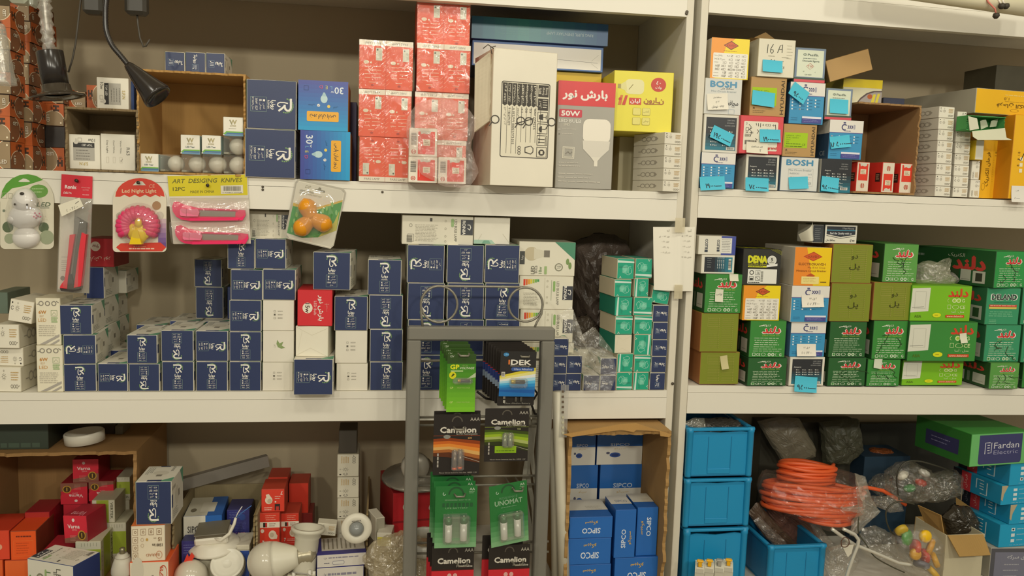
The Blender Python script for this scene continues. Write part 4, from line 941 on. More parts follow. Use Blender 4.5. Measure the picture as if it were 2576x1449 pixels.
def capbox(label, px, on, Y=0.004, d=0.085, kk='6500K', t='LED Tear'):
    return carton('bulb_box', label, px, Y, d, front='#efeadb', side='#d8d8c8', cv=a_tear(kk, t), on=on, group='white capped bulb boxes in the big carton', faces={'+x': '#9cb4b4'})
zk = ZA + 0.004
capbox('white capped bulb box at the left end of the clear bulb row', (350, 386, 399, 431), zk)
rows = [clearbox('bulb in a clear box, ' + n + ' of the bottom row', px, zk) for n, px in (('first', (401, 388, 453, 432)), ('second', (455, 388, 507, 432)), ('third', (508, 388, 559, 433)), ('last, by the carton wall,', (561, 390, 611, 433)))]
capbox('left of the two white capped boxes standing side by side on the clear row', (454, 339, 503, 386), top(rows[1]))
capbox('right of the two white capped boxes standing side by side on the clear row', (507, 340, 556, 387), top(rows[2]))
c2_ = clearbox('single bulb in a clear box above the bottom row', (561, 342, 611, 389), top(rows[3]))
capbox('white capped bulb box at the top of the pile, marked 2700K', (561, 294, 612, 341), top(c2_), kk='2700K', t='')
for i, px in enumerate(((415, 130, 465, 183), (466, 131, 517, 184), (518, 133, 566, 186))):
    smallnavy(('left', 'middle', 'right')[i] + ' small navy box of three on top of the big open carton', px, (180, 90, 180)[i], 0.03, 0.07, 'three small navy boxes', on=top(k2), rcv=a_ronia_side())
# big navy, cyan
a1 = ronia('big navy bulb box on the upper shelf, lower of two', (616, 325, 743, 452), 90, '30W  E27', 'RT30W', group='big navy boxes on the upper shelf', on=ZA, Y=-0.006)
ronia('big navy bulb box on the upper shelf, on top of its twin', (620, 201, 746, 325), 90, '30W  E27', 'RT30W', group='big navy boxes on the upper shelf', on=top(a1), Y=-0.006)
def cyan(label, px, rot, on): return carton('bulb_box', label, px, -0.006, 0.11, front='#2a98cc', side='#d8a83c', cv=a_cyan30(), rot=rot, on=on, group='bright blue bulb boxes', faces={'-x': '#3a4c8c', '+z': '#c8b060'}, rough=0.3, bevel=0.0015)
a1 = cyan('bright blue 30W bulb box, lower of two, lettering on its side', (755, 329, 881, 454), 270, ZA)
cyan('bright blue 30W bulb box, upper of two, lettering upside down', (750, 203, 876, 329), 0, top(a1))
carton('bulb_box', 'dark violet bulb box in shade behind the bright blue boxes', (862, 256, 897, 448), 0.11, 0.09, front='#43385c', on=ZA, faces={'+z': '#c8a24c'})
# orange multipacks in shrink film
wrap = film(0.05, 0.05, '#ffe8d8', 0.06, 0.5, 26)
def pars(label, px, rot=0, on=None, Y=-0.004, d=0.10):
    o = carton('lamp_multipack', label, px, Y, d, front='#ea5830', side='#d4502e', cv=a_pars(), rot=rot, on=on, group='orange lamp multipacks in shrink film', faces={'+z': '#ecdcc0'})
    w, h, d = o_dims[o.name]; mb = MB(); e = 0.0016
    nu, nv = 16, 14; g = random.Random(px[0])
    def fn(u, v): return (-w / 2 - .0004 + (w + .0008) * u, -d / 2 - 0.0012 - 0.0022 * abs(math.sin(u * 9 + v * 5 + px[0])) * (0.3 + 0.7 * math.sin(math.pi * v)), h * v)
    mb.grid(nu, nv, fn, wrap); f = mb.build('shrink_film', parent=o); f['label'] = 'clear shrink film'
    return o
a = pars('orange lamp multipack, bottom of the left stack, lettering upright', (903, 345, 1034, 461), 180, ZA)
b = pars('orange lamp multipack, middle of the left stack', (902, 226, 1035, 344), 0, top(a)); pars('orange lamp multipack at the top of the left stack', (903, 102, 1039, 226), 0, top(b))
a = pars('orange lamp multipack, bottom of the right stack, behind the plastic bag', (1044, 352, 1172, 464), 0, ZA)
b = pars('orange lamp multipack in the right stack, its top edge above the plastic bag', (1043, 233, 1178, 352), 0, top(a), 0.0)
c = pars('orange lamp multipack in the right stack, whole front in view', (1048, 111, 1183, 233), 0, top(b)); pars('orange lamp multipack touching the top board', (1049, -4, 1183, 110), 0, top(c), 0.0215)
def psm(label, px, on): return carton('bulb_box', label, px, -0.042, 0.034, front='#efe6d4', side='#e0d6c2', cv=a_pars_small(), on=on, group='small white and red bulb boxes at the plastic bag', rough=0.3)
a = psm('small white and red bulb box, lower of two stacked left of the third', (1027, 394, 1100, 467), ZA); psm('small white and red bulb box, upper of the stacked two', (1029, 322, 1100, 393), top(a)); psm('small white and red bulb box standing alone at the right', (1102, 395, 1173, 471), ZA)
def bag(name, label, pts, Y0, amp, mat, seed=1, nu=26, nv=26, cat='bag', thick=0.05, group=None, kind=None, parent=None):
    """crumpled clear bag: closed pillow whose outline follows pts (pixels of the photo at depth Y0)"""
    q = [P(x, y, Y0) for x, y in pts]; c = sum(q, Vector()) / len(q); g = random.Random(seed)
    ph = [g.uniform(0, 6.28) for _ in range(12)]; n = 52; mb = MB(); rings = 12; jit = amp * 0.55
    def out(a):
        t = a * len(q); i = int(t) % len(q); f = t - int(t); return q[i] * (1 - f) + q[(i + 1) % len(q)] * f - c
    def crum(x, z, s):
        return amp * (math.sin(x * 95 + ph[0] + s) * math.sin(z * 80 + ph[1]) + 0.7 * math.sin(x * 170 + z * 120 + ph[2] + s) + 0.5 * math.sin(z * 230 - x * 140 + ph[3]))
    for side in (-1, 1):
        vs = [Vector((0, side * thick / 2 + crum(0, 0, side), 0))]; fs = []
        for r in range(1, rings + 1):
            f = r / rings; b = math.sqrt(max(0, 1 - f ** 2.4))
            for k in range(n):
                o3 = out(k / n); p = o3 * f; y = side * thick / 2 * b + crum(p.x, p.z, side) * (0.25 + b)
                if r == rings: y = crum(p.x, p.z, 0) * 0.4
                vs.append(Vector((p.x + crum(p.z, p.x, 2) * 0.4 * f + g.uniform(-jit, jit), y + g.uniform(-jit, jit) * (1 if r < rings else .2), p.z + g.uniform(-jit, jit))))
        for k in range(n): fs.append([0, 1 + k, 1 + (k + 1) % n])
        for r in range(rings - 1):
            for k in range(n): a = 1 + r * n + k; b_ = 1 + r * n + (k + 1) % n; fs.append([a, a + n, b_ + n, b_])
        mb.add(vs, fs, mat, False)
    o = mb.build(name, parent=parent, loc=c if parent is None else c)
    if parent is None: tag(o, label, cat, group, kind)
    return o
bagm = film(0.10, 0.08, '#f6ddd0', 0.08, 0.9, 34)
bag('plastic_bag', 'crumpled clear plastic bag bulging in front of the orange multipacks', [(1046, 262), (1110, 238), (1168, 262), (1200, 300), (1185, 370), (1205, 430), (1180, 474), (1120, 470), (1060, 440), (1028, 380), (1022, 300)], -0.052, 0.0016, bagm, 4, thick=0.018)
# ring lamp boxes on yellow boxes, white carton, grey bulb box, yellow box
y1 = carton('bulb_box', 'yellow bulb box seen behind the grey and red box', (1392, 181, 1508, 476), 0.11, 0.11, front='#d8b428', on=ZA, rough=0.35)
yb = carton('bulb_box', 'yellow bulb box hidden behind the white carton, under the lamp boxes', (1215, 181, 1380, 476), 0.11, 0.11, front='#d8b428', on=ZA)
r1 = carton('lamp_box', 'flat blue box with a white label, under the ring lamp box', (1187, 108, 1518, 178), 0.10, 0.16, front='#5878b0', side='#4c6ca4', cv=a_ring2(), on=top(y1), roll=0, rough=0.3, group='flat blue lamp boxes')
carton('lamp_box', 'flat teal and blue ring lamp box lying on top, lettering upside down', (1186, 50, 1530, 108), 0.09, 0.17, front='#305c94', side='#4a5a98', cv=a_ring(), on=top(r1), rough=0.3, group='flat blue lamp boxes')
wc = carton('shipping_carton', 'tall white shipping carton with a printed table of pictograms', (1235, 126, 1400, 470), -0.045, 0.12, front='#e9e2cf', side='#d9cfb8', cv=a_carton(), on=ZA, yaw=9, rough=0.7)
w, h, d = o_dims[wc.name]
mb = MB(); O = Vector((-w / 2, -d / 2 + 0.01, h * 0.47)); m_ = kraft('#d6cab0')
jagpanel(mb, O + Vector((0, 0, 0)), (-0.002, 0.0, h * 0.50), (-0.020, 0.02, -0.018), (-0.003, -0.002, 0), m_, 0.002, 18, 4, -0.004); f = mb.build('side_flap', parent=wc); f['label'] = 'torn side flap bent outwards'
mb = MB()
for pts in ([(-w / 2 - .001, -d / 2 - .002, h - .002), (-w / 2 - .012, -d / 2 - .006, h + .003), (-w / 2 - .02, -d / 2 - .004, h - .004)], [(-w / 2 - .004, -d / 2 - .004, h - .012), (-w / 2 - .008, -d / 2 - .008, h - .002), (-w / 2 + .002, -d / 2 - .004, h + .002)]): mb.tube(pts, 0.0009, card('#5c5244', 0.7), 5)
mb.build('string', parent=wc)
gb = carton('bulb_box', 'grey and red 50W bulb box with Persian lettering', (1400, 205, 1544, 479), -0.003, 0.11, front='#aba79c', side='#a29e92', cv=a_baresh(), on=ZA, rough=0.35)
G = 'slim white lamp boxes stacked under the yellow box'; z = ZA
for i in range(5):
    x0 = 1665 + i * 1.2; y1_ = 483 - i * 30; y0_ = 454 - i * 30.3
    o = carton('lamp_box', f'slim white lamp box, {ORD[i]} under the yellow bulb box' if i < 4 else 'slim white lamp box directly under the yellow bulb box', (x0, y0_, x0 + 49, y1_), -0.012, 0.10, front='#e9e3d2', side='#d8d2c0', cv=a_ogo(), on=z, yaw=17, lcv=a_ogo_side(), group=G); z = top(o)
carton('lamp_box', 'cream carton in shade behind the slim lamp boxes, carrying the yellow box', (1556, 344, 1640, 480), 0.13, 0.11, front='#c9bf9c', on=ZA, h=z - ZA)
carton('bulb_box', 'yellow 50W bulb box with a red disc, on the slim white boxes', (1543, 179, 1691, 343), 0.012, 0.13, front='#ece04c', side='#d8c838', cv=a_narun(), on=z, yaw=-3, rough=0.35)
# ================================================================== blister packs hung on the front board
HF = -0.003                                   # just proud of the front board
shell = film(0.05, 0.16, '#ffffff', 0.06, 0.15, 18)
def cardpack(name, label, cat, outline, Y=HF, th=0.0009, col='#e6e0cc', cvdraw=None, name_part='backing_card'):
    """hanging card: outline in photo pixels; the artwork is drawn in the same pixels"""
    q = [P(x, y, Y) for x, y in outline]; c = Vector((sum(v.x for v in q) / len(q), Y, min(v.z for v in q)))
    r = empty(name, c, label, cat, 'packs hung on the front board')
    mb = MB(); mb.prism([(v.x - c.x, v.z - c.z) for v in q][::-1], -th, 0, card(col, 0.35, 0.04))
    if cvdraw:
        cv = Cv(); cvdraw(cv); n = len(cv.it)
        for i, (vs, f, k) in enumerate(cv.it):
            o3 = []
            for (x, y) in vs:
                p = P(x, y, Y - th); o3.append((p.x - c.x, -th - 0.0001 - 0.0006 * i / n, p.z - c.z))
            mb.add(o3, f, k if isinstance(k, bpy.types.Material) else ink(k, 0.35))
    mb.build(name_part, parent=r)
    return r, c
def loc(c, x, y, Y): p = P(x, y, Y); return p - c
def nail(r, c, x, y):
    mb = MB(); p = loc(c, x, y, HF - 0.002)
    mb.tube([p + Vector((0, 0.004, 0)), p + Vector((0, -0.006, 0.0005))], 0.0013, card('#4a443a', 0.4, metal=0.7), 7)
    mb.lathe([(0.003, 0), (0.0026, 0.001), (0, 0.0012)], card('#4a443a', 0.4, metal=0.7), 10, Matrix.Translation(p + Vector((0, -0.006, 0.0005))) @ Matrix.Rotation(R(90), 4, 'X')); mb.build('nail', parent=r)
def blob(mb, c, rings, mat, n=26):
    """moulded shape: rings = [(cx, cy, rx, ry, depth)] in pixels, stacked outwards"""
    vs = []; fs = []
    for (cx, cy, rx, ry, dp) in rings:
        for k in range(n):
            a = 2 * math.pi * k / n; p = P(cx + rx * math.cos(a), cy + ry * math.sin(a), HF - dp); vs.append(p - c)
    for i in range(len(rings) - 1):
        for k in range(n): k2 = (k + 1) % n; fs.append([i * n + k, i * n + k2, (i + 1) * n + k2, (i + 1) * n + k])
    b = len(rings) - 1; fs.append([b * n + k for k in range(n)]); mb.add(vs, fs, mat, True)
def dome(cx, cy, rx, ry, dp, base=0.0, m=8): return [(cx, cy, rx * math.cos(t * math.pi / 2 / m) , ry * math.cos(t * math.pi / 2 / m), base + dp * math.sin(t * math.pi / 2 / m)) for t in range(m)] + [(cx, cy, rx * .03, ry * .03, base + dp)]
def rpx(x0, y0, x1, y1, r, n=5, arch=None):
    o = []
    for cx, cy, a in ((x1 - r, y0 + r, -90), (x1 - r, y1 - r, 0), (x0 + r, y1 - r, 90), (x0 + r, y0 + r, 180)):
        for k in range(n + 1): t = R(a + 90 * k / n); o.append((cx + r * math.cos(t), cy + r * math.sin(t)))
    return o
# 1 white animal-shaped night light
def arch(x0, x1, ytop, yb, ysh, r=12):
    cx = (x0 + x1) / 2; o = []
    for k in range(13): t = R(180 + 180 * k / 12); o.append((cx + (x1 - x0) / 2 * math.cos(t), ysh + (ysh - ytop) * math.sin(t)))
    for k in range(6): t = R(0 + 90 * k / 5); o.append((x1 - r + r * math.cos(t), yb - r + r * math.sin(t)))
    for k in range(6): t = R(90 + 90 * k / 5); o.append((x0 + r + r * math.cos(t), yb - r + r * math.sin(t)))
    return o
def d1(c):
    g = '#5a9a34'; pts = []
    for k in range(8): t = R(180 + 130 * k / 7); pts.append((67 + 65 * math.cos(t), 500 + 62 * math.sin(t)))
    c.poly(pts[:] + [(60, 468), (30, 474)], g); c.poly([(46, 456), (58, 449), (66, 450), (76, 456), (72, 458), (50, 458)], '#dcd8c8')
    c.disc(97, 481, 24, '#6a9c44', 16, 17); c.greek(80, 474, 114, 2, 8, '#b8d09a', 2, 3); c.text('LED', 110, 514, 11, '#5c6c50', b=0.03, w=34, sh=0.2); c.line([(100, 523), (124, 523)], 2, '#77806c')
    for x, y, r in ((20, 571, 14), (110, 572, 13), (24, 600, 13), (118, 597, 18)): c.disc(x, y, r, '#5c6a4c' if y < 580 else '#9aa284', 14)
    c.disc(10, 530, 4, '#77806c', 5); c.frame(5, 485, 18, 499, 1, '#b8b4a0'); c.frame(21, 486, 32, 499, 1, '#b8b4a0')
r, c = cardpack('night_light_pack', 'blister pack with a white animal-shaped night light on a green topped card', 'night light', arch(1, 136, 438, 626, 505), col='#d9d3bd', cvdraw=d1)
mb = MB(); wm = card('#e6e2dc', 0.25, 0.02)
blob(mb, c, dome(64, 545, 44, 32, 0.020), wm); blob(mb, c, dome(62, 507, 33, 34, 0.024), wm); blob(mb, c, dome(66, 598, 36, 28, 0.018), wm)
for x in (30, 94): blob(mb, c, dome(x, 552, 13, 12, 0.014), wm, 14)
l = mb.build('night_light', parent=r)
for nm, x, y, rx, ry, dp, cl in (('nose', 55, 487, 6, 4, 0.0225, '#3a342c'), ('eye', 37, 514, 3, 3, 0.0215, '#4a443c'), ('eye', 68, 515, 3, 3, 0.0245, '#4a443c')):
    mb = MB(); blob(mb, c, dome(x, y, rx, ry, 0.003, dp - 0.002), card(cl, 0.3), 12); mb.build(nm, parent=l)
mb = MB()
for x, y in ((85, 545), (92, 541), (99, 537), (88, 536), (96, 544), (102, 545), (91, 548)): blob(mb, c, dome(x, y, 2.2, 2.2, 0.002, 0.0165), card('#d8708c', 0.4), 8)
mb.build('pink_dots', parent=l)
mb = MB(); blob(mb, c, [(64, 540, 52, 70, 0.0)] + [(64, 540, 50 * math.cos(t * .19), 68 * math.cos(t * .19), 0.026 * math.sin(t * .19)) for t in range(1, 9)], shell); mb.build('blister', parent=r)
# 2 red utility knife in a long sleeve
def d2(c):
    c.poly([(155, 438), (233, 444), (232, 500), (153, 494)], '#d82838'); c.text('Ronix', 178, 470, 9, '#f4e4e0', b=0.05, rot=3); c.text('DELTA', 170, 485, 5, '#f4e4e0', rot=3, sh=0.2, b=0.02); c.text('RETRACTABLE', 216, 472, 3, '#e8a8a8', rot=3, w=22); c.text('CUTTER', 216, 478, 3, '#e8a8a8', rot=3); c.text('RN-3004', 216, 490, 3.4, '#f0d0d0', rot=3, w=16)
    c.poly([(153, 494), (190, 497), (178, 730), (146, 728)], '#dcd6c6'); c.greek(155, 646, 176, 2, 10, '#8c867a', 1.2, 3); c.greek(154, 660, 175, 5, 5, '#8c867a', 1, 5); c.disc(158, 700, 6, '#8c867a', 12)
    c.disc(195, 456, 4, '#8c1c24', 8)
r, c = cardpack('utility_knife_pack', 'long clear pack with a big red and grey utility knife under a red header', 'utility knife', [(155, 438), (233, 444), (232, 500), (224, 738), (144, 733), (153, 494)], col='#a8a294', cvdraw=d2)
kn = empty('utility_knife', (0, 0, 0), None, None); kn.parent = r
def slab(nm, pts, y0, y1, mat, par):
    mb = MB(); q = [loc(c, x, y, HF) for x, y in pts]; mb.prism([(v.x, v.z) for v in q][::-1], y0, y1, mat); return mb.build(nm, parent=par)
slab('metal_channel', [(196, 545), (222, 560), (219, 600), (200, 715), (184, 722), (186, 690), (195, 600)], -0.009, -0.002, card('#6c675c', 0.35, 0.05, metal=0.5), kn)
slab('blade', [(194, 542), (206, 552), (198, 600), (186, 690), (182, 690), (192, 600)], -0.0095, -0.0085, card('#9a958a', 0.3, metal=0.7), kn)
slab('red_grip', [(183, 590), (196, 588), (178, 700), (176, 724), (158, 722), (160, 716), (170, 702), (176, 660)], -0.014, -0.002, card('#e03440', 0.35, 0.05), kn)
slab('red_grip', [(213, 584), (224, 590), (214, 690), (210, 718), (193, 722), (196, 700), (205, 630)], -0.014, -0.002, card('#e03440', 0.35, 0.05), kn)
slab('heel', [(157, 723), (176, 725), (178, 690), (186, 688), (194, 722), (210, 720), (208, 728), (190, 732), (160, 730)], -0.012, -0.002, card('#3c3630', 0.4), kn)
mb = MB(); q = [loc(c, x, y, HF) for x, y in ((150, 494), (233, 500), (226, 738), (142, 734))]
mb.grid(10, 16, lambda u, v: (q[0] * (1 - u) + q[1] * u) * (1 - v) + (q[3] * (1 - u) + q[2] * u) * v + Vector((0, -0.016 * math.sin(math.pi * u) ** .6 * (1 if 0.02 < v < .98 else .2) - 0.0005, 0)), film(0.08, 0.14, '#f0f0e8', 0.1, 0.5, 20)); mb.build('clear_sleeve', parent=r)
mb = MB(); pts = [(157, 516), (210, 497), (220, 518), (166, 544)]
mb.add([loc(c, x, y, HF) + Vector((0, -0.019, 0)) for x, y in pts], [[0, 1, 2, 3]], card('#e8e2cc', 0.6))
cv = Cv(); cv.text('۵ - ۲۵۰۰', 192, 524, 7, '#6c665c', rot=-20); cv.line([(200, 512), (208, 506)], 1.4, '#6c665c')
for i, (v, f, k) in enumerate(cv.it): mb.add([loc(c, x, y, HF) + Vector((0, -0.0193, 0)) for x, y in v], f, ink(k))
t = mb.build('price_note', parent=r); t['label'] = 'white handwritten price slip'
nail(r, c, 195, 455)
# 3 pink shell night light with a yellow bird
def d3(c):
    rd = '#d8402c'; p = [(352 + 62 * math.cos(R(180 + 180 * k / 12)), 495 + 47 * math.sin(R(180 + 180 * k / 12))) for k in range(13)]
    p += [(403, 492)] + [(352 + (4 - k) * 13, 496 - (6 if k % 2 else 0)) for k in range(0, 9)] + [(302, 495)]
    c.poly(p, rd); c.text('Led Night Light', 350, 480, 9, '#e8c8a0', w=86, b=0.03); c.text('CE', 382, 468, 9, '#e8b090'); c.poly([(334, 466), (344, 456), (358, 456), (367, 466)], '#e0dac8'); c.disc(350, 461, 3, '#5c5044', 8)
    for k in range(6): c.rect(398, 550 + k * 12, 418, 562 + k * 12, ('#c8b0b8', '#b898b0', '#a484a8', '#9070a0', '#7c5c98', '#6c4c8c')[k])
    c.disc(394, 517, 11, '#a8815c', 14); c.disc(301, 543, 9, '#b8b09c', 12); c.disc(402, 542, 10, '#c8c0b0', 12)
    c.poly([(292, 622), (304, 612), (404, 610), (418, 622), (408, 632), (304, 632)], rd); c.greek(324, 624, 390, 1, 4, '#f0c0a8', 3, 4); c.greek(336, 620, 372, 1, 4, '#f0b098', 1, 3)
r, c = cardpack('night_light_pack', 'blister pack with a pink scalloped night light and yellow bird under a red arch', 'night light', arch(284, 419, 447, 634, 505, 10), col='#e2dac4', cvdraw=d3)
mb = MB(); pk = card('#e83c70', 0.25, 0.04)
blob(mb, c, dome(349, 568, 44, 40, 0.013), pk)
for k in range(17):
    a = R(150 + 240 * k / 16); dx, dz = math.cos(a), math.sin(a); n_ = 10; vs = []
    ctr = [(349 + dx * t, 568 + dz * t * 0.9) for t in (18, 34, 46, 52)]
    pts = [loc(c, x, y, HF) + Vector((0, -h, 0)) for (x, y), h in zip(ctr, (0.012, 0.0125, 0.009, 0.003))]
    mb.tube(pts, [0.0042, 0.0062, 0.0062, 0.0045], pk, 8)
l = mb.build('scallop_shell', parent=r); ye = card('#f0cc18', 0.25, 0.03)
mb = MB(); blob(mb, c, dome(349, 588, 24, 26, 0.009, 0.009), ye, 20); blob(mb, c, dome(333, 582, 13, 20, 0.006, 0.011), ye, 14); blob(mb, c, dome(365, 582, 13, 20, 0.006, 0.011), ye, 14)
slab('tail', [(344, 578), (355, 578), (365, 613), (334, 613)], -0.021, -0.008, ye, l)
blob(mb, c, dome(348, 561, 10, 13, 0.008, 0.013), ye, 14); mb.build('bird_body', parent=l)
mb = MB(); p = loc(c, 346, 564, HF) + Vector((0, -0.021, 0)); mb.tube([p, p + Vector((-0.001, -0.003, -0.005))], [0.002, 0.0004], card('#f0a818', 0.3), 7); mb.build('beak', parent=l)
mb = MB(); blob(mb, c, [(349, 565, 60, 56, 0)] + [(349, 565, 58 * math.cos(t * .19), 54 * math.cos(t * .19), 0.028 * math.sin(t * .19)) for t in range(1, 9)], shell); mb.build('blister', parent=r)
nail(r, c, 350, 460)
# 4 two pink cutters under a yellow header
def d4(c):
    c.poly([(421, 443), (621, 439), (623, 491), (426, 494)], '#d8c818'); c.text('ART  DESIGING  KNIVES', 521, 454, 11, '#6c6a1c', rot=-1, b=0.02, sh=0.2, w=176); c.text('12PC', 450, 475, 9, '#5c5a1c', rot=-1, b=0.02, w=30); c.text('MADE IN CHINA', 509, 482, 7, '#6c6a1c', rot=-1, w=60)
    c.poly([(555, 467), (611, 465), (612, 486), (556, 488)], '#e2dcc8'); c.barcode(559, 468, 609, 481, '#4c463c', n=30); c.text('6 920803 677728', 584, 484.5, 3, '#4c463c', w=48); c.disc(523, 466, 3.4, '#5c5424', 8, 5)
    c.poly([(424, 494), (625, 491), (631, 612), (436, 613)], '#d9d2c2'); c.line([(430, 556), (630, 557)], 1, '#b8b0a0'); c.line([(428, 499), (625, 498)], 0.8, '#c4bca8')
r, c = cardpack('cutter_pack', 'clear pack of two bright pink snap-off cutters under a yellow header card', 'cutter', [(421, 442), (622, 438), (626, 500), (631, 613), (437, 614), (428, 500)], col='#d9d2c2', cvdraw=d4)
for (ox, oy) in ((0, 0), (7, 59)):
    kn = empty('cutter', (0, 0, 0), None, None); kn.parent = r; hp = card('#f02c68', 0.3, 0.04)
    def S(nm, pts, a, b, m, par=kn): return slab(nm, [(x + ox, y + oy) for x, y in pts], a, b, m, par)
    S('handle', [(436, 520), (440, 509), (450, 507), (464, 514), (500, 523), (600, 527), (618, 529), (620, 540), (612, 554), (480, 555), (460, 552), (446, 544), (438, 532)], -0.009, -0.002, hp)
    S('rail', [(505, 529), (595, 532), (594, 545), (505, 544)], -0.0096, -0.009, card('#9a8f84', 0.35, metal=0.3))
    S('handle_edge', [(500, 523), (600, 527), (600, 530), (500, 527)], -0.0115, -0.009, hp); S('handle_edge', [(480, 549), (604, 550), (602, 554), (480, 555)], -0.0115, -0.009, hp)
    S('slider', [(457, 527), (460, 524), (473, 525), (473, 544), (460, 543), (457, 540)], -0.013, -0.009, card('#f07898', 0.4)); S('slider', [(474, 525), (502, 526), (506, 534), (502, 544), (474, 544)], -0.014, -0.009, card('#f07898', 0.4))
for y0, y1 in ((497, 556), (558, 613)):
    mb = MB(); q = [loc(c, x, y, HF) for x, y in ((427, y0), (627, y0), (630, y1), (433, y1))]
    mb.grid(18, 8, lambda u, v: (q[0] * (1 - u) + q[1] * u) * (1 - v) + (q[3] * (1 - u) + q[2] * u) * v + Vector((0, -0.001 - 0.0165 * (math.sin(math.pi * v) * math.sin(math.pi * (0.06 + 0.88 * u))) ** .5, 0)), film(0.08, 0.15, '#fff4ec', 0.09, 0.7, 26)); mb.build('clear_pocket', parent=r)
nail(r, c, 524, 467)
# 5 orange three-lobed night light, hung askew
def d5(c):
    c.poly([(752, 455), (858, 478), (866, 486), (838, 616), (832, 624), (728, 599), (721, 590), (746, 462)], '#e4decb'); c.text('DP', 775, 470, 8, '#a8a084', rot=12, sh=0.3, b=0.02); c.text('LIGHT-CONTROL', 772, 482, 5, '#77725c', rot=12, b=0.02, w=36); c.text('LED ENERGY-SAVING NIGHT LIGHT', 781, 490, 4, '#8a8468', rot=12, w=58)
    c.poly([(738, 510), (770, 520), (800, 521), (862, 503), (846, 580), (800, 597), (760, 598), (722, 586)], '#3c9c34'); c.poly([(738, 510), (770, 520), (800, 521), (862, 503), (861, 508), (800, 527), (770, 526), (737, 518)], '#d8b438'); c.poly([(854, 530), (846, 580), (800, 597), (815, 580), (840, 560)], '#c8c040')
    for x, y, a in ((822, 524, 30), (836, 515, 40), (812, 530, 60), (740, 556, 140), (746, 540, 120), (846, 535, 20), (734, 578, 150), (756, 586, 60)): c.ring(x, y, 3, 3, '#8cc46c', n=8, ry=7)
    c.poly([(792, 476), (800, 476), (803, 471), (808, 473), (808, 478), (818, 480), (817, 485), (792, 479)], '#8a8468')
r, c = cardpack('night_light_pack', 'tilted blister pack with an orange three-lobed night light on a green and white card', 'night light', [(750, 450), (757, 450), (864, 474), (870, 484), (840, 618), (831, 626), (724, 601), (716, 590), (743, 458)], col='#b8b2a2', cvdraw=d5)
mb = MB(); om = card('#e89a1c', 0.22, 0.04)
for (x, y) in ((765, 497), (742, 590), (838, 572)):
    hx, hy = 785, 549
    pts = []; rr = []
    for t in range(9):
        f = t / 8; px_, py_ = hx + (x - hx) * f * 0.97, hy + (y - hy) * f * 0.97; pts.append(loc(c, px_, py_, HF) + Vector((0, -0.009, 0))); rr.append([0.0125, 0.0122, 0.0130, 0.0145, 0.0155, 0.0155, 0.0138, 0.0095, 0.001][t])
    mb.tube(pts, rr, om, 18)
mb.build('night_light', parent=r)
mb = MB(); q = [loc(c, x, y, HF) for x, y in ((745, 455), (866, 480), (836, 622), (720, 595))]
mb.grid(14, 14, lambda u, v: (q[0] * (1 - u) + q[1] * u) * (1 - v) + (q[3] * (1 - u) + q[2] * u) * v + Vector((0, -0.0016 - 0.027 * max(0, 1 - ((u - .5) ** 2 + (v - .55) ** 2) * 6.2) ** .5, 0)), shell); mb.build('blister', parent=r)
# ================================================================== sample lamps hanging at the top left
blk = card('#2b2622', .22, .06); YL = -.12
def seg(px, py, Y=YL): return P(px, py, Y)
t0, t1 = seg(124, 129), seg(140, 214); c = empty('spotlight', t1, 'black spotlight with a wide clear rimmed collar, hanging from a film-wrapped stem', 'lamp')
ax = (t0 - t1).normalized(); Mq = ax.to_track_quat('Z', 'Y').to_matrix().to_4x4(); L_ = (t0 - t1).length; r_ = (seg(158, 129) - seg(90, 129)).x / 2
mb = MB(); mb.lathe([(r_, 0), (r_ * 1.01, L_ * .5), (r_, L_ - .001), (r_ * .96, L_), (r_ * .3, L_), (0, L_)], blk, 32, Mq); mb.build('lamp_can', parent=c)
mb = MB(); R_ = (seg(214, 230) - seg(74, 230)).x / 2; mb.lathe([(r_ * .98, .001), (r_ * 1.08, -.001), (r_ * 1.14, -.010), (R_ * .8, -.015), (R_, -.017), (R_, -.0185), (R_ * .8, -.018), (r_, -.014)], card('#3c352c', .12, .1), 36, Mq, cap=False); mb.build('collar', parent=c)
mb = MB(); mb.lathe([(0, -.004), (r_ * .9, -.004), (r_ * .95, -.012)], card('#8c8474', .15, .05), 28, Mq); mb.build('lens', parent=c)
st_ = [seg(108, -30) - t1, seg(112, 10) - t1, seg(118, 70) - t1, t0 - t1]
mb = MB(); mb.tube(st_, .0042, card('#9c968a', .3, metal=.7), 12); s_ = mb.build('stem', parent=c)
mb = MB(); g = random.Random(3); n = 26; pts = []; rr = []
for i in range(n + 1):
    f = i / n * 2.999; k = int(f); pts.append(st_[k].lerp(st_[k + 1], f - k)); rr.append(.0088 + .0016 * math.sin(i * 2.1) + g.uniform(-.0006, .0006))
mb.tube(pts, rr, film(.22, .22, '#e8e0d0', .1, 1.0, 60), 14, cap=False); mb.build('film_wrap', parent=s_)
# gooseneck lamp
h0 = seg(326, 168); c = empty('gooseneck_lamp', h0, 'black gooseneck lamp with a cone head, bent over the open cartons', 'lamp')
path = [(270, -40), (268, -5), (265, 30), (267, 75), (281, 112), (305, 142), (326, 168)]
q_ = [seg(x, y) - h0 for x, y in path]; f = []
for i in range(len(q_) - 1):
    p0, p1, p2, p3 = q_[max(i - 1, 0)], q_[i], q_[i + 1], q_[min(i + 2, len(q_) - 1)]
    for k in range(12): t = k / 12; f.append(0.5 * ((2 * p1) + (p2 - p0) * t + (2 * p0 - 5 * p1 + 4 * p2 - p3) * t * t + (3 * p1 - p0 - 3 * p2 + p3) * t ** 3))
f.append(q_[-1]); mb = MB(); mb.tube(f, [.0043 if i % 2 else .0037 for i in range(len(f))], blk, 12); mb.build('gooseneck', parent=c)
h1 = seg(402, 246) - h0 + Vector((0, -.01, 0)); ax = h1.normalized(); L_ = h1.length; Mq = ax.to_track_quat('Z', 'Y').to_matrix().to_4x4()
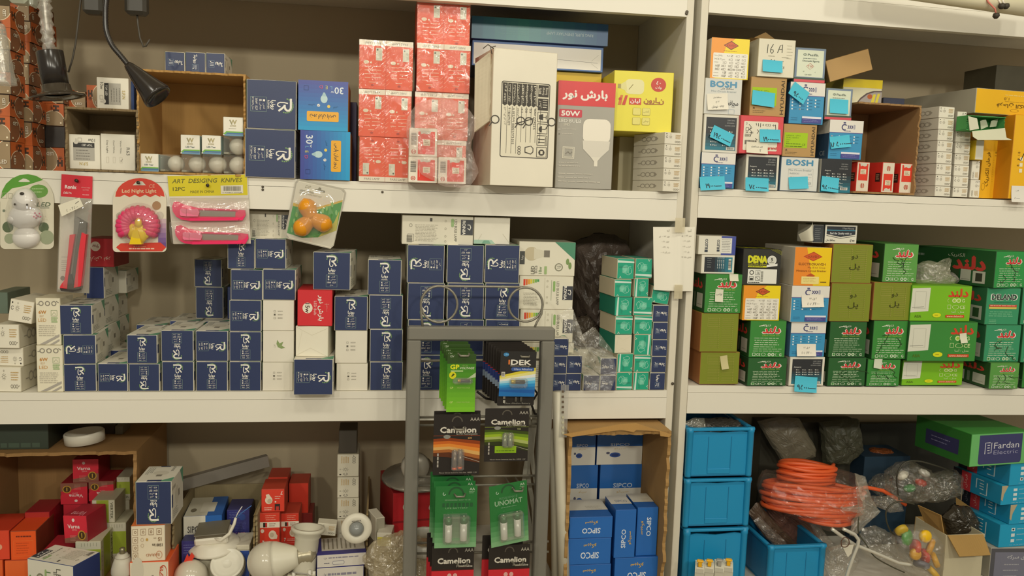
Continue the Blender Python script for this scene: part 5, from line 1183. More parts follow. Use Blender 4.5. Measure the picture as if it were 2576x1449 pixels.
mb = MB(); mb.lathe([(0, -.004), (.006, -.004), (.0075, 0), (.0085, .004), (.0125, L_ * .3), (.019, L_ * .75), (.0225, L_ * .95), (.0225, L_), (.0205, L_ + .001), (.019, L_ - .004), (0, L_ - .006)], blk, 30, Mq); mb.build('lamp_head', parent=c)
# lamp bases with cables
def base(label, x0, x1, y1, cab, nm):
    a, b = seg(x0, y1, -.06), seg(x1, y1, -.06); c = empty('hanging_lamp', (a + b) / 2, label, 'lamp'); w = (b - a).x
    mb = MB(); mb.box((-w / 2, -.012, 0), (w / 2, .012, .075), card('#3c3830', .45, .1, 60), .005); mb.build('body', parent=c)
    mb = MB(); q_ = [seg(x, y, -.06) - c.location for x, y in cab]; mb.tube(q_, .0015, card('#4a443a', .5), 7); w_ = mb.build(nm, parent=c); return c
base('dark lamp base hanging above the big open carton, left of the hooked one', 211, 262, 37, [(214, -10), (203, 0), (196, 60), (190, 110), (182, 150), (172, 182)], 'cable')
base('dark lamp base with a wire hook hanging below it', 317, 372, 39, [(345, 38), (347, 62), (352, 95), (361, 118), (367, 116), (377, 99)], 'wire_hook')
# clear cup and white lamp at the edge
c = empty('clear_cup', seg(-2, 212), 'clear plastic cone-shaped cup hanging at the upper left edge', 'cup')
mb = MB(); mb.lathe([(.024, .0), (.0235, .003), (.020, .02), (.0105, .085), (.009, .088)], film(.30, .24, '#e4e0d0', .07, .4, 30), 24, cap=True); mb.build('cup', parent=c)
c = empty('lamp_housing', seg(58, 12), 'pale rounded plastic lamp housing peeking in at the top left corner', 'lamp')
mb = MB(); w = (seg(78, 12) - seg(26, 12)).x; mb.box((-w * .62, -.015, 0), (w * .38, .015, .05), card('#c8ccb8', .3, .03), .006); mb.build('body', parent=c)
mb = MB(); mb.box((w * .4, -.012, -.003), (w * .62, .012, .05), film(.4, .2, '#dce0d0', .1, .1), .004); mb.build('clear_cap', parent=c)
# ================================================================== upper shelf, right unit
G = 'circuit breaker cartons on the upper right shelf'
CB = 'circuit_breaker_carton'
def cb(label, px, art, front, side, on, Y=0.0, rot=0, d=0.10, **k): return carton(CB, label, px, Y, d, front=front, side=side, cv=art, rot=rot, on=on, group=G, rough=k.pop('rough', 0.35), **k)
mm = dict(front='#3a94c4', side='#34506c')
am = dict(front='#e2decf', side='#d5d0c0')
def mmcv(): c = Cv(100, 100); c.rect(0, 0, 100, 34, '#e0dccf'); c.text('CE', 78, 84, 12, '#b0b8bc'); return c
# column 1
a = cb('blue and white carton with a barrel-like logo, bottom left of the breaker stacks', (1763, 384, 1849, 475), a_mmt(11), on=RA, Y=-0.004, **mm)
note(a, 1791, 461, 62, 32, -4, txt=[('۱۹۰۰۰—', 58, 68, 11)])
b = cb('black and teal ampere carton with a tilted blue price slip, second in the leftmost stack', (1769, 288, 1858, 383), a_amp(sel=-1), on=top(a), **am)
note(b, 1815, 342, 56, 31, 22, txt=[('۱۹۵۰۰—', 52, 66, 13)])
c = cb('white carton with blue block letters and a white price note, third in the leftmost stack', (1772, 197, 1866, 287), a_bosh(False), '#d8d8d2', '#c8c4b4', top(b))
note(c, 1804, 256, 52, 38, -4, '#ece6d6', [('سحافظ جان', 50, 24, 7), ('۲۵ ج', 50, 52, 9), ('۲۹۷۰۰ تومان', 50, 82, 11)], name='price_note')
cb('orange and yellow carton with a red diamond, top of the leftmost breaker stack', (1788, 96, 1884, 194), a_kaveh(), '#e8b828', '#d8ceb8', top(c), Y=0.004, bevel=0.002)
# column 2
cb('dark carton set back between the two bottom breaker cartons at left', (1846, 392, 1872, 478), None, '#3c4658', '#3c4658', RA, Y=0.04, d=0.08)
a = cb('black and teal ampere carton with a straight blue slip, bottom of the second stack', (1875, 388, 1959, 480), a_amp(sel=11), on=RA, Y=-0.004, **am)
note(a, 1903, 464, 58, 31, 1, txt=[('۷۵۰۰۰—', 60, 70, 12)])
b = cb('red carton with a white scribbled label, second in the second stack', (1861, 291, 1970, 386), a_legrand(), '#dc4c54', '#c43c44', top(a), Y=-0.008)
note(b, 1936, 342, 52, 30, -1, txt=[('۱۹۰۰۰—', 66, 76, 13)]); note(b, 1903, 372, 54, 26, 2, '#e6e0cc', [('کلید مینیاتوری', 50, 40, 8), ('۲', 66, 72, 10)])
c = cb('kraft carton with a blue slip over its lime label, third in the second stack', (1887, 194, 1978, 289), a_hyundai(), '#b89258', '#9c7c4c', top(b), rough=0.7)
note(c, 1919, 249, 57, 34, 5)
d_ = cb('white carton with handwritten 16 A and open kraft flaps, top of the second stack', (1907, 98, 2000, 193), a_16a(), '#e2dcc6', '#cfc8ae', top(c), Y=-0.004, rough=0.6)
note(d_, 1942, 167, 50, 28, 1)
w, h, d = o_dims[d_.name]; mb = MB(); m_ = kraft('#a88858')
mb.prism([(-w / 2, h), (w / 2, h), (w * .4, h + .004), (-w * .02, h + .022), (-w * .3, h + .012)], 0.0, 0.002, m_); f = mb.build('top_flap', parent=d_); f['label'] = 'open kraft flap'
mb = MB(); mb.add([(-w / 2, -d / 2, h), (-w / 2, d * .1, h), (-w * .62, d * .1, h + .006), (-w * .6, -d * .3, h + .004)], [[0, 1, 2, 3]], m_); f = mb.build('top_flap', parent=d_); f['label'] = 'open kraft flap'
# column 3
a = cb('white carton with blue block letters and a blank blue slip, bottom of the third stack', (1963, 395, 2058, 482), a_bosh(True), '#dcdcd6', '#5c7088', on=RA, Y=-0.002)
note(a, 2007, 460, 48, 28, -4)
b = cb('kraft carton with a bare lime label, second in the third stack', (1969, 312, 2054, 393), a_hyundai(), '#b89258', '#8c6c44', top(a), rough=0.7)
c = cb('blue and white carton with a steep tilted blue slip, third in the third stack', (1986, 207, 2074, 303), a_mmt(7), on=top(b), **mm)
note(c, 2007, 235, 46, 33, 32, txt=[('۹۵۰۰۰', 52, 70, 15)], lift=0.003)
cb('pale green carton with a red stripe, top of the third stack', (1999, 120, 2077, 206), a_pasifik(), '#7888a0', '#70807c', top(c))
# column 4
a = cb('black and teal ampere carton with a low hanging blue slip, bottom of the fourth stack', (2064, 400, 2141, 485), a_amp(False, 2), on=RA, Y=-0.004, **am)
note(a, 2085, 464, 44, 34, 5, txt=[('۹۵۰۰۰—', 56, 72, 15)], lift=0.003)
b = cb('blue and white carton with a left-tilted slip, second in the fourth stack', (2085, 302, 2170, 396), a_mmt(0), on=top(a), lcv=mmcv(), **mm)
note(b, 2112, 357, 50, 28, -8, txt=[('۱۸۵۰۰۰—', 62, 66, 15)])
cb('pale green carton with a blank blue slip, top of the fourth stack', (2076, 222, 2144, 299), a_pasifik(True), '#7888a0', '#70807c', top(b), Y=0.002)
note(bpy.data.objects[sorted(TOP)[-1]] if False else [o for o in COL.objects if o.get('label', '').startswith('pale green carton with a blank')][0], 2109, 268, 46, 33, 1)
# open kraft carton with small red and white boxes
k3 = open_box('open_carton', 'big open kraft carton with three red and white bulb boxes inside', (2150, 260, 2314, 489), 0.0, 0.16, RA, walls='rbtk', col='#a07c50', seed=21, amp=0.003, yaw=4)
G2 = 'red and white bulb boxes inside the open carton'
for px, rot, lab, yaw in (((2153, 407, 2188, 481), 0, 'red and white bulb box, left one inside the open carton', 8), ((2217, 408, 2251, 482), 180, 'red and white bulb box, middle one with the dark side print', 8), ((2262, 411, 2299, 484), 0, 'red and white bulb box, right one against the carton wall', 6)):
    cv = Cv(60, 74); cv.rect(38, 26, 54, 48, '#3c2820'); cv.greek(40, 30, 52, 3, 5, '#c8a888', 2, 3)
    carton('bulb_box', lab, px, 0.012, 0.05, front='#e6dcc8', side='#d8382c', cv=a_red_right(), rot=rot, on=RA + 0.004, group=G2, yaw=yaw, lcv=cv)
yl = carton('bulb_box', 'yellow and silver bulb box standing on the open carton', (2120, 199, 2219, 260), 0.05, 0.08, front='#dcd8b8', side='#c8b848', cv=a_yel_logo(), on=top(k3), rough=0.35)
carton('bulb_box', 'dark blue and white flat box behind the yellow and silver box', (2222, 246, 2276, 262), 0.09, 0.06, front='#40445c', on=top(k3), faces={'+z': '#d8d8d0'})
kt = carton('carton', 'plain kraft carton lid leaning askew on the breaker cartons', (2080, 136, 2192, 192), 0.012, 0.03, front='#b8935a', side='#8c6c40', roll=-18, rough=0.8)
# white lamp boxes
G3 = 'slim white lamp boxes beside the yellow cartons'; z = RA
ys = (496, 468, 440, 412, 382, 354, 326, 297, 268)
for i in range(8):
    x0 = 2350 + i * 1.5
    o = carton('lamp_box', f'slim white lamp box, {ORD[i]} in the left stack by the open carton' if i < 7 else 'slim white lamp box on top of the left stack by the open carton', (x0, ys[i + 1], x0 + 43, ys[i]), 0.0, 0.085, front='#e9e4d4', side='#cfc9ba', cv=a_ogo(), on=z, yaw=7, lcv=a_ogo_side(), group=G3); z = top(o)
z = RA; ys = (499, 471, 443, 415, 387, 358, 330)
for i in range(6):
    x0 = 2396 + i * 1.6
    o = carton('lamp_box', f'slim white lamp box, {ORD[i]} in the right stack by the yellow cartons' if i < 5 else 'slim white lamp box under the upright one in the right stack', (x0, ys[i + 1], x0 + 39, ys[i]), 0.006, 0.08, front='#e9e4d4', side='#cfc9ba', cv=a_ogo(), on=z, yaw=2, group=G3); z = top(o)
carton('lamp_box', 'slim white lamp box standing upright on top of the right stack', (2407, 280, 2431, 329), 0.006, 0.08, front='#e9e4d4', side='#cfc9ba', cv=a_ogo(), rot=90, on=z, group=G3)
z = RA
for i, px in enumerate(((2440, 452, 2465, 501), (2444, 403, 2465, 452))):
    o = carton('lamp_box', ('lower', 'upper')[i] + ' of two upright slim white boxes against the yellow carton', px, 0.01, 0.07, front='#e9e4d4', side='#cfc9ba', cv=a_ogo(), rot=90, on=z, group=G3); z = top(o)
carton('bulb_box', 'small blank white and yellow box under the opened green box', (2453, 352, 2476, 402), 0.0, 0.05, front='#e4e0d0', side='#d8b828', on=z, yaw=6)
# yellow cartons
G4 = 'yellow cartons at the right end'
v1 = carton('fixture_carton', 'narrow upright yellow carton with Persian lettering running upwards', (2468, 352, 2514, 500), 0.03, 0.15, front='#ecb41c', side='#d8a018', cv=a_farjan_v(), on=RA, group=G4, rough=0.3)
v2 = carton('fixture_carton', 'upright yellow carton at the right end, half out of view', (2545, 289, 2640, 503), -0.012, 0.15, front='#f0b81c', side='#d89018', on=RA, group=G4, rough=0.3, lcv=a_farjan_v(), cv=None)
cv = Cv(100, 200)
for i in range(3): cv.rect(22, 100 + i * 14, 30, 109 + i * 14, '#efe4c0'); cv.text(('1.8', '3', '8')[i], 18, 92 + i * 14, 6, '#6c4c14', rot=-90)
cv.line([(16, 104), (24, 108), (32, 90)], 2, '#2c2414'); mb = MB(); w, h, d = o_dims[v2.name]; cv.put(mb, (-w / 2, -d / 2 - .0002, h), (w, 0, 0), (0, 0, -h)); mb.build('print', parent=v2)
note(v2, 2560, 488, 36, 36, 0, '#e8e4da', [('لامپ', 40, 30, 9), ('۵۰۰—', 40, 76, 11)])
yt = carton('fixture_carton', 'long yellow carton lying on top of the upright ones, grey side towards the left', (2446, 227, 2640, 290), 0.01, 0.21, front='#efb81c', side='#b0aa98', cv=a_farjan(), on=top(v2), group=G4, rough=0.3, yaw=6)
g_ = open_box('opened_box', 'torn open green and white box resting against the yellow cartons', (2432, 292, 2528, 330), -0.03, 0.03, None, walls='lrbtk', col='#4c9c54', amp=0.002, t=0.0015, cat='box')
for nm, pts, col in (('front_flap', [(2446, 330), (2528, 322), (2532, 346), (2546, 352), (2460, 352), (2448, 344)], '#dcdcc0'), ('side_flap', [(2436, 292), (2458, 298), (2463, 324), (2440, 328)], '#d8d8c0'), ('inner_flap', [(2466, 304), (2480, 300), (2486, 318), (2468, 326)], '#c8ccb0'), ('inner_flap', [(2494, 304), (2512, 298), (2506, 318), (2490, 320)], '#c8ccb0')):
    mb = MB(); Y_ = -0.034 if 'inner' not in nm else -0.014; q = [P(x, y, Y_) - g_.location for x, y in pts]; mb.prism([(v.x, v.z) for v in q][::-1], Y_ + .03 , Y_ + 0.0312, card(col, 0.6)); mb.build(nm, parent=g_)
sm = film(0.3, 0.06, '#6c6a5c', 0.3, 0.6, 16)
carton('storage_case', 'clear storage case coloured dark as if shadowed, standing at the back, far right', (2505, 166, 2620, 226), 0.12, 0.1, front='#6c6a5c', on=top(yt)).data.materials[0] = card('#55503f', 0.4, 0.15, 40)  # opaque dark colour stands in for the shade on the clear case
# ================================================================== middle shelf, left unit
def col(base, name, rows, x_of=None, **kw):
    """stack of navy boxes: rows = [(px, rot, l1, l2, chk, note)] from the bottom"""
    z = base; out = []; n = len(rows)
    for i, (px, rot, l1, l2, chk) in enumerate(rows):
        w = 'only box in' if n == 1 else 'bottom box of' if i == 0 else 'top box of' if i == n - 1 else ('second' if i == 1 else 'third') + ' box up in'
        o = ronia(f'navy bulb box, {w} {name}', px, rot, l1, l2, chk, on=z, **kw); z = top(o); out.append(o)
    return out
N9, N12, N15, N18 = ('9W  E27', 'A60'), ('12W  E27', 'A65'), ('15W  E27', 'A70'), ('18W  E27', '')
def q(px, rot, l, chk=1): return (px, rot, l[0], l[1], chk)
S1 = 'the stack by the tall cream boxes'
a = col(ZB, S1, [q((161, 916, 242, 986), 0, N9, 0), q((160, 842, 241, 915), 270, N9, 0), q((151, 767, 231, 841), 0, N9, 0)], d=0.085, yaw=4)
def back(px, Y, on, label, side=SLV, d=0.085, yaw=0, h=None, front='#2c3c70', **k):
    return carton('bulb_box', label, px, Y, d, front=front, side=side, on=on, yaw=yaw, h=h, rcv=a_ronia_side(), lcv=a_ronia_side(), tcv=a_ronia_side(), trot=90, group='white and navy bulb boxes in the rows behind', **k)
h0 = top(a[0]) - ZB; h1 = top(a[1]) - top(a[0]); h2 = top(a[2]) - top(a[1])
for i, Y in enumerate((0.094, 0.184)):
    w_ = ('just behind', 'farthest behind')[i]; dx = i * 6
    b0 = back((190 + i * 26, 905, 264 + i * 26, 960), Y, ZB, f'bulb box {w_} the bottom box of {S1}', h=h0)
    b1 = back((192 + i * 26, 830, 266 + i * 26, 900), Y, top(b0), f'bulb box {w_} the second box of {S1}', h=h1)
    b2 = back((186 + i * 26, 755, 262 + i * 26, 830), Y, top(b1), f'bulb box {w_} the top box of {S1}', h=h2)
    if i == 0: zz = top(b2)
o = back((216, 671, 262, 737), 0.092, zz, 'navy and white bulb box in shade under the dark red one', d=0.08)
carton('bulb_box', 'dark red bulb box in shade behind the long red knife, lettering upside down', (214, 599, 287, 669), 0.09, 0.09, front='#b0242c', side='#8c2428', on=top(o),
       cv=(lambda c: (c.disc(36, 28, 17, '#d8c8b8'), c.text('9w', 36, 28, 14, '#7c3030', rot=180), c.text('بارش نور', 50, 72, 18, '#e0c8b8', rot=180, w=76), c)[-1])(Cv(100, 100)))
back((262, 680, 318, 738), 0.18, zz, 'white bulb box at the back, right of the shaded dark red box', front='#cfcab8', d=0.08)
# cream lamp boxes at the far left
G = 'cream lamp boxes at the left end of the middle shelf'
def cream(label, px, Y, on, rot=0, yaw=-4, roll=0, d=0.10): return carton('lamp_box', label, px, Y, d, front='#ebe5d2', side='#d4cdb8', cv=a_ogo(), rot=rot, on=on, yaw=yaw, roll=roll, rcv=a_ogo_side(), group=G)
a = cream('cream lamp box, bottom of the left-end stack', (-12, 923, 54, 982), 0.004, ZB); b = cream('cream lamp box upside down, second in the left-end stack', (-6, 874, 60, 922), 0.012, top(a), 180, -6); c = cream('cream lamp box, third in the left-end stack', (-14, 816, 49, 873), 0.004, top(b))
cream('tilted cream lamp box on top of the left-end stack', (22, 755, 84, 808), 0.004, top(c) + 0.0035, 0, -3, 9, 0.09)
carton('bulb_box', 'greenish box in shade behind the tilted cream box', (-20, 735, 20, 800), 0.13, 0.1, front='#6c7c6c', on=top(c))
t = carton('lamp_box', 'tall cream 6W lamp box, lower of two', (92, 868, 159, 985), 0.002, 0.06, front='#ece5cc', side='#d8d0b4', cv=a_ogo_tall(), on=ZB, group='tall cream 6W lamp boxes')
carton('lamp_box', 'tall cream 6W lamp box, upper of two', (90, 749, 153, 867), 0.002, 0.06, front='#ece5cc', side='#d8d0b4', cv=a_ogo_tall(), on=top(t), group='tall cream 6W lamp boxes')
# rows of navy boxes
S = ('the short stack left of the wire shelf rows',)
c1 = col(ZB, 'the gap left of the second navy stack', [q((246, 914, 322, 987), 90, N9)], d=0.115)
back((262, 905, 334, 960), 0.13, ZB, 'bulb box behind the single low navy box', h=top(c1[0]) - ZB)
c2 = col(ZB, 'the second navy stack from the left', [q((324, 915, 402, 987), 180, N9, 0), q((319, 842, 396, 914), 0, N9, 0)])
c3 = col(ZB, 'the third navy stack from the left', [q((407, 909, 488, 985), 0, N12), q((405, 831, 487, 908), 180, N12, 0)])
c4 = col(ZB, 'the fourth navy stack from the left', [q((493, 909, 573, 985), 0, N12), q((492, 832, 574, 908), 90, N12, 0)])
bk = []
for nm, c_, px in (('second', c2, (344, 880, 418, 950)), ('third', c3, (428, 880, 502, 950)), ('fourth', c4, (508, 880, 582, 950))):
    hh = (top(c_[1]) - ZB) / 2; b0 = back(px, 0.118, ZB, f'bulb box behind the bottom of the {nm} navy stack', d=0.105, h=hh); bk.append(back(px, 0.118, top(b0), f'bulb box behind the top of the {nm} navy stack', d=0.105, h=hh))
zz = top(bk[2])
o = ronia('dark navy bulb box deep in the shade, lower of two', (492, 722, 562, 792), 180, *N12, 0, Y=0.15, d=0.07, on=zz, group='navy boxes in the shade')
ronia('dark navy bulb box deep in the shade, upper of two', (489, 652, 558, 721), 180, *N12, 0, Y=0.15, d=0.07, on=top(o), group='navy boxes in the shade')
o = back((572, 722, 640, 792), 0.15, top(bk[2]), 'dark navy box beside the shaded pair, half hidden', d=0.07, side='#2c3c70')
c5 = col(ZB, 'the tall stack left of the white boxes', [q((577, 909, 657, 985), 0, N12, 0), q((577, 834, 658, 908), 0, N12, 0), q((577, 755, 658, 833), 90, N12, 0), q((580, 678, 661, 754), 90, N12, 0)])
o5 = ronia('navy bulb box at the top left, half behind the pink cutters pack', (572, 601, 641, 677), 0, *N12, 0, on=top(c5[3]), Y=0.012)
G = 'white ended bulb boxes on the middle shelf'
def wbox(label, px, art, on, rot=0, Y=0.004, **k): return carton('bulb_box', label, px, Y, 0.11, front='#e6e0d0', side='#d8d2c0', cv=art, rot=rot, on=on, group=G, rcv=a_ronia_side(), lcv=a_ronia_side(), **k)
a = wbox('white bulb box with three tick lines, bottom of the stack between the tall navy stacks', (660, 911, 737, 985), a_white_k(1), ZB)
b = wbox('white bulb box with a small green leaf', (661, 832, 740, 910), a_white_leaf(), top(a))
c = wbox('white bulb box with tick lines, above the leaf box', (661, 755, 740, 831), a_white_k(1), top(b))
d_ = ronia('navy bulb box on top of the white tick-line box', (661, 677, 744, 754), 90, *N12, 0, on=top(c))
ronia('navy bulb box at the very top, under the long white box', (642, 600, 720, 676), 90, *N12, 0, on=top(d_), Y=0.008)
carton('bulb_box', 'long white bulb box lying behind the cutters pack, near the tilted pack', (628, 531, 726, 594), 0.03, 0.09, front='#ddd6c2', side='#cfc8b4', cv=a_ronia_lie(), on=top(o5), group='long white bulb boxes')
# 20W overhang column
a = ronia('navy 20W bulb box sticking out over the shelf edge', (738, 903, 838, 998), 90, '20W  E27', 'RT20W', 0, on=ZB, Y=-0.028, d=0.12)
b = carton('bulb_box', 'white box with crossed closing folds, under the red box', (743, 820, 826, 901), -0.006, 0.10, front='#ece6d2', side='#ddd6c0', cv=a_tuck(), on=top(a), yaw=-6)
cv = Cv(90, 88); cv.text('بارش نور', 60, 44, 15, WH, rot=90, w=62, b=0.03); cv.text('LED Bulb', 46, 44, 7, '#f0d0c8', rot=90, w=34); cv.disc(26, 44, 13, '#f0e8d4', 20); cv.text('15w', 26, 44, 11, '#5c3c38', rot=90, b=0.03); cv.greek(70, 34, 84, 1, 3, '#f0b0a8', 1, 3); cv.text('۱۸ ماه گارانتی', 76, 42, 4, '#f0c0b8', rot=90)
c = carton('bulb_box', 'bright red 15W bulb box between the navy stacks', (748, 729, 836, 819), -0.006, 0.10, front='#d82c34', side='#c8282e', cv=cv, on=top(b), rough=0.3, lcv=None)
ronia('navy 18W bulb box on top of the red box', (787, 634, 882, 728), 0, *N18, 1, on=top(c), Y=-0.004, yaw=-4)
a = wbox('white bulb box with tick lines, bottom of the stack right of the overhanging navy box', (846, 914, 925, 987), a_white_k(1), ZB); b = wbox('white bulb box with tick lines, under the navy box beside the red one', (843, 832, 924, 913), a_white_k(1), top(a))
ronia('navy 15W bulb box right of the red box', (841, 745, 925, 831), 0, *N15, 0, on=top(b))
c6 = col(ZB, 'the stack left of the metal display rack', [q((930, 910, 1013, 985), 0, N15, 0), q((930, 828, 1013, 909), 0, N15, 0), q((928, 742, 1013, 827), 180, N15, 0), q((925, 653, 1010, 741), 0, N15, 0)])
cols = []
for nm, xs, rots, ls in (('left', (1022, 1118), (0, 0, 180, 270), (N18,) * 4), ('middle', (1122, 1217), (0, 180, 180, 180), (N18,) * 4), ('right', (1217, 1307), (0, 180, 0, 270), (N18, ('20W  E27', 'RT20W'), ('20W  E27', 'RT20W'), ('18W  E27', 'A80')))):
    cols.append(col(ZB, f'the {nm} big stack behind the rack', [q((xs[0] + (4 - i * .6), (893, 804, 712, 616)[i], xs[1], (986, 893, 804, 712)[i]), rots[i], ls[i]) for i in range(4)], d=0.12))
carton('bulb_box', 'long white bulb box lying across the big navy stacks, lettering on its side', (1011, 542, 1191, 610), 0.012, 0.08, front='#e0dac6', side='#d0c9b5', cv=a_ronia_lie(), on=top(cols[0][3]), group='long white bulb boxes')
carton('bulb_box', 'white box end with folds and a green corner, right of the long white box', (1192, 546, 1283, 617), 0.012, 0.09, front='#e4dfcf', side='#cfc9b6', cv=(lambda c: (c.line([(8, 96), (22, 62)], 1, '#c4bca6'), c.line([(80, 60), (98, 92)], 1, '#c4bca6'), c.poly([(0, 84), (50, 84), (60, 98), (0, 98)], '#a8c8b4'), c.poly([(28, 86), (42, 86), (48, 98), (22, 98)], '#78a890'), c)[-1])(Cv(100, 100)), on=top(cols[2][3]))
# white boxes lying sideways right of the big stacks
G = 'white bulb boxes lying on their sides behind the rack'; z = ZB
for i, (px, art, lab) in enumerate((((1312, 862, 1442, 984), a_ronia_back(), 'white bulb box lying at the bottom behind the rack'), ((1308, 778, 1442, 861), a_ronia_back(), 'white bulb box with an energy bar chart, lower of the two charts'), ((1306, 694, 1442, 777), a_ronia_back(), 'white bulb box with an energy bar chart, upper of the two charts'), ((1305, 608, 1447, 693), a_ronia_long(), 'white bulb box with a bulb picture and green corner, topmost behind the rack'))):
    o = carton('bulb_box', lab, px, 0.03, 0.10, front='#e4dfcb', side='#d4cdb8', cv=art, on=z, group=G); z = top(o)
# small navy boxes in front at the right
def sn(nm, rows, Y=-0.004, base=ZB, **k):
    z = base
    for i, (px, rot) in enumerate(rows):
        o = smallnavy(f'small navy bulb box, {("bottom" if i == 0 else ORD[i])} in {nm}' if len(rows) > 1 else f'small navy bulb box, {nm}', px, rot, Y, on=z, **k); z = top(o)
    return o
sn('the stack half hidden by the rack', [((1386, 940, 1424, 985), 180), ((1386, 895, 1426, 939), 180), ((1386, 851, 1431, 894), 180)], Y=-0.014, d=0.036)
sn('the stack right of the rack', [((1422, 939, 1462, 984), 180), ((1425, 894, 1465, 938), 180)])
sn('lone low one left of the teal boxes', [((1467, 943, 1508, 986), 0)])
sn('the stack touching the teal boxes', [((1509, 943, 1549, 986), 0), ((1510, 900, 1551, 942), 0)], d=0.10)
carton('bulb_box', 'white bulb box lying inside the clear bag behind the small navy boxes', (1452, 868, 1500, 945), 0.09, 0.1, front='#d8d2be', on=ZB, h=0.062, lcv=a_ronia_side(), tcv=a_ronia_side())
bag('plastic_bag', 'clear plastic bag draped over the small navy boxes near the teal stack', [(1405, 790), (1440, 770), (1452, 850), (1495, 820), (1540, 880), (1552, 945), (1535, 984), (1470, 984), (1462, 900), (1432, 870)], -0.024, 0.001, film(0.05, 0.10, '#f0ead8', 0.14, 0.9, 40), 9, thick=0.008)
# teal boxes
G = 'teal bulb boxes stacked by the double post'
def teal(label, px, rot, on, white_=False, **k): return carton('bulb_box', label, px, k.pop('Y', 0.0), 0.085, front='#1fa583' if not white_ else '#e0d8c0', side='#cfc4a8' if not k.pop('gr', 0) else '#1f7f68', cv=a_teal() if not white_ else a_tuck(), rot=rot, on=on, group=G, faces={'+z': '#4c9c84'}, yaw=k.pop('yaw', 5), **k)
z = ZB
for i, (px, rot, w_) in enumerate((((1550, 936, 1591, 983), 180, 0), ((1552, 889, 1593, 935), 270, 0), ((1545, 841, 1590, 887), 0, 1), ((1547, 794, 1592, 840), 0, 0), ((1546, 747, 1591, 793), 270, 0), ((1545, 702, 1589, 746), 0, 0), ((1552, 650, 1596, 699), 0, 0))):
    o = teal((f'teal bulb box, {ORD[i]} in the left teal stack' if i < 6 else 'teal bulb box on top of the left teal stack') if not w_ else 'beige box end in the left teal stack, third from the bottom', px, rot, z, w_, gr=1 if i in (2, 4) else 0); z = top(o)
z = ZB
for i, (px, rot) in enumerate((((1592, 936, 1632, 982), 270), ((1595, 893, 1637, 935), 0), ((1595, 841, 1639, 888), 90), ((1595, 794, 1641, 840), 0), ((1594, 747, 1641, 793), 180), ((1595, 700, 1632, 746), 270), ((1598, 650, 1641, 699), 180))):
    o = teal(f'teal bulb box, {ORD[i]} in the right teal stack' if i < 6 else 'teal bulb box on top of the right teal stack', px, rot, z, yaw=2, Y=0.001); z = top(o)
z = ZB
for i, (px, rot) in enumerate((((1634, 937, 1673, 981), 90), ((1638, 896, 1676, 936), 180), ((1640, 854, 1679, 895), 180), ((1642, 810, 1680, 853), 180), ((1642, 767, 1682, 809), 180))):
    o = smallnavy(f'small navy bulb box, {ORD[i]} in the stack against the post' if i < 4 else 'small navy bulb box on top of the stack against the post', px, rot, 0.0, on=z, group='small navy boxes against the post'); z = top(o)
teal('teal bulb box lying askew under the price sheet', (1640, 722, 1684, 762), 0, z + 0.002, roll=8, yaw=-3, Y=0.004)
# dark goods in shade behind
dk = film(0.55, 0.10, '#4c4238', 0.2, 0.9, 26)
bag('wrapped_goods', 'dark goods in crumpled wrap in the shade behind the teal boxes', [(1440, 610), (1500, 586), (1550, 592), (1580, 610), (1588, 700), (1575, 800), (1560, 870), (1500, 886), (1450, 860), (1430, 700)], 0.2, 0.003, card('#5c5048', 0.3, 0.3, 30, 0.8), 5, cat='bundle', thick=0.10)
bag('wrapped_goods', 'small dark bundle in shade left of the teal boxes', [(1442, 800), (1480, 790), (1505, 820), (1500, 880), (1450, 880)], 0.13, 0.002, card('#4c4238', 0.35, 0.3, 30, 0.8), 6, cat='bundle', thick=0.05)
# ================================================================== middle shelf, right unit
def zr(px): return RB_ + 0.0028 - 0.0125 * (P(px - 60, 900, 0).x - 0.585) / 1.015
G = 'green switch and socket cartons'; SCT = 'switch_carton'
GR = {'d': ('#27602c', '#1f4524'), 'm': ('#3a8a38', '#27552a'), 'l': ('#5aa444', '#2c6a30'), 'o': ('#808a24', '#a06838'), 'y': ('#7cbc1c', '#4c8c1c'), 't': ('#389468', '#34724a'), 'p': ('#5c9c48', '#2c5428'), 'b': ('#309a4a', '#24562c')}  # the darkest green is the carton green darkened for dim light on lower rows
def sw(label, px, art, k, on, Y=0.0, d=0.115, **kw):
    f, s = GR[k]; return carton(SCT, label, px, Y, d, front=f, side=s, cv=art, on=on, group=G, rough=0.35, lcv=kw.pop('lcv', a_green_side(0) if k not in 'oy' else None), faces={'+z': f}, **kw)
# column 1
z = zr(1800)
a = sw('olive carton with a torn tape patch, bottom of the leftmost green stack', (1760, 885, 1859, 984), a_olive(False), 'o', z, Y=0.004)
note(a, 1821, 911, 18, 32, -8, '#c8bf8c', name='tape_scrap'); b = sw('olive carton with faint print, second in the leftmost green stack', (1762, 787, 1857, 884), a_olive(False), 'o', top(a), Y=0.002)
c = sw('green carton with a white patch, third in the leftmost green stack', (1773, 689, 1866, 786), a_green(), 'm', top(b))
note(c, 1808, 743, 20, 30, 4, '#dcdac4', [('لوکس', 50, 40, 26)], name='tape_scrap'); note(c, 1845, 698, 22, 16, 0, '#dcdac4', name='tape_scrap')
d_ = carton('breaker_box', 'small black and teal ampere box lying on the leftmost green stack', (1764, 641, 1848, 687), 0.0, 0.07, front='#e2decf', side='#d4cebc', cv=a_amp_side(), on=top(c), group='small breaker boxes')
carton('breaker_box', 'small white and violet-blue box on top of the leftmost green stack', (1757, 593, 1851, 640), 0.0, 0.07, front='#e2decf', side='#d4cebc', cv=a_eleco(), on=top(d_), group='small breaker boxes', faces={'+x': '#4450a0'})
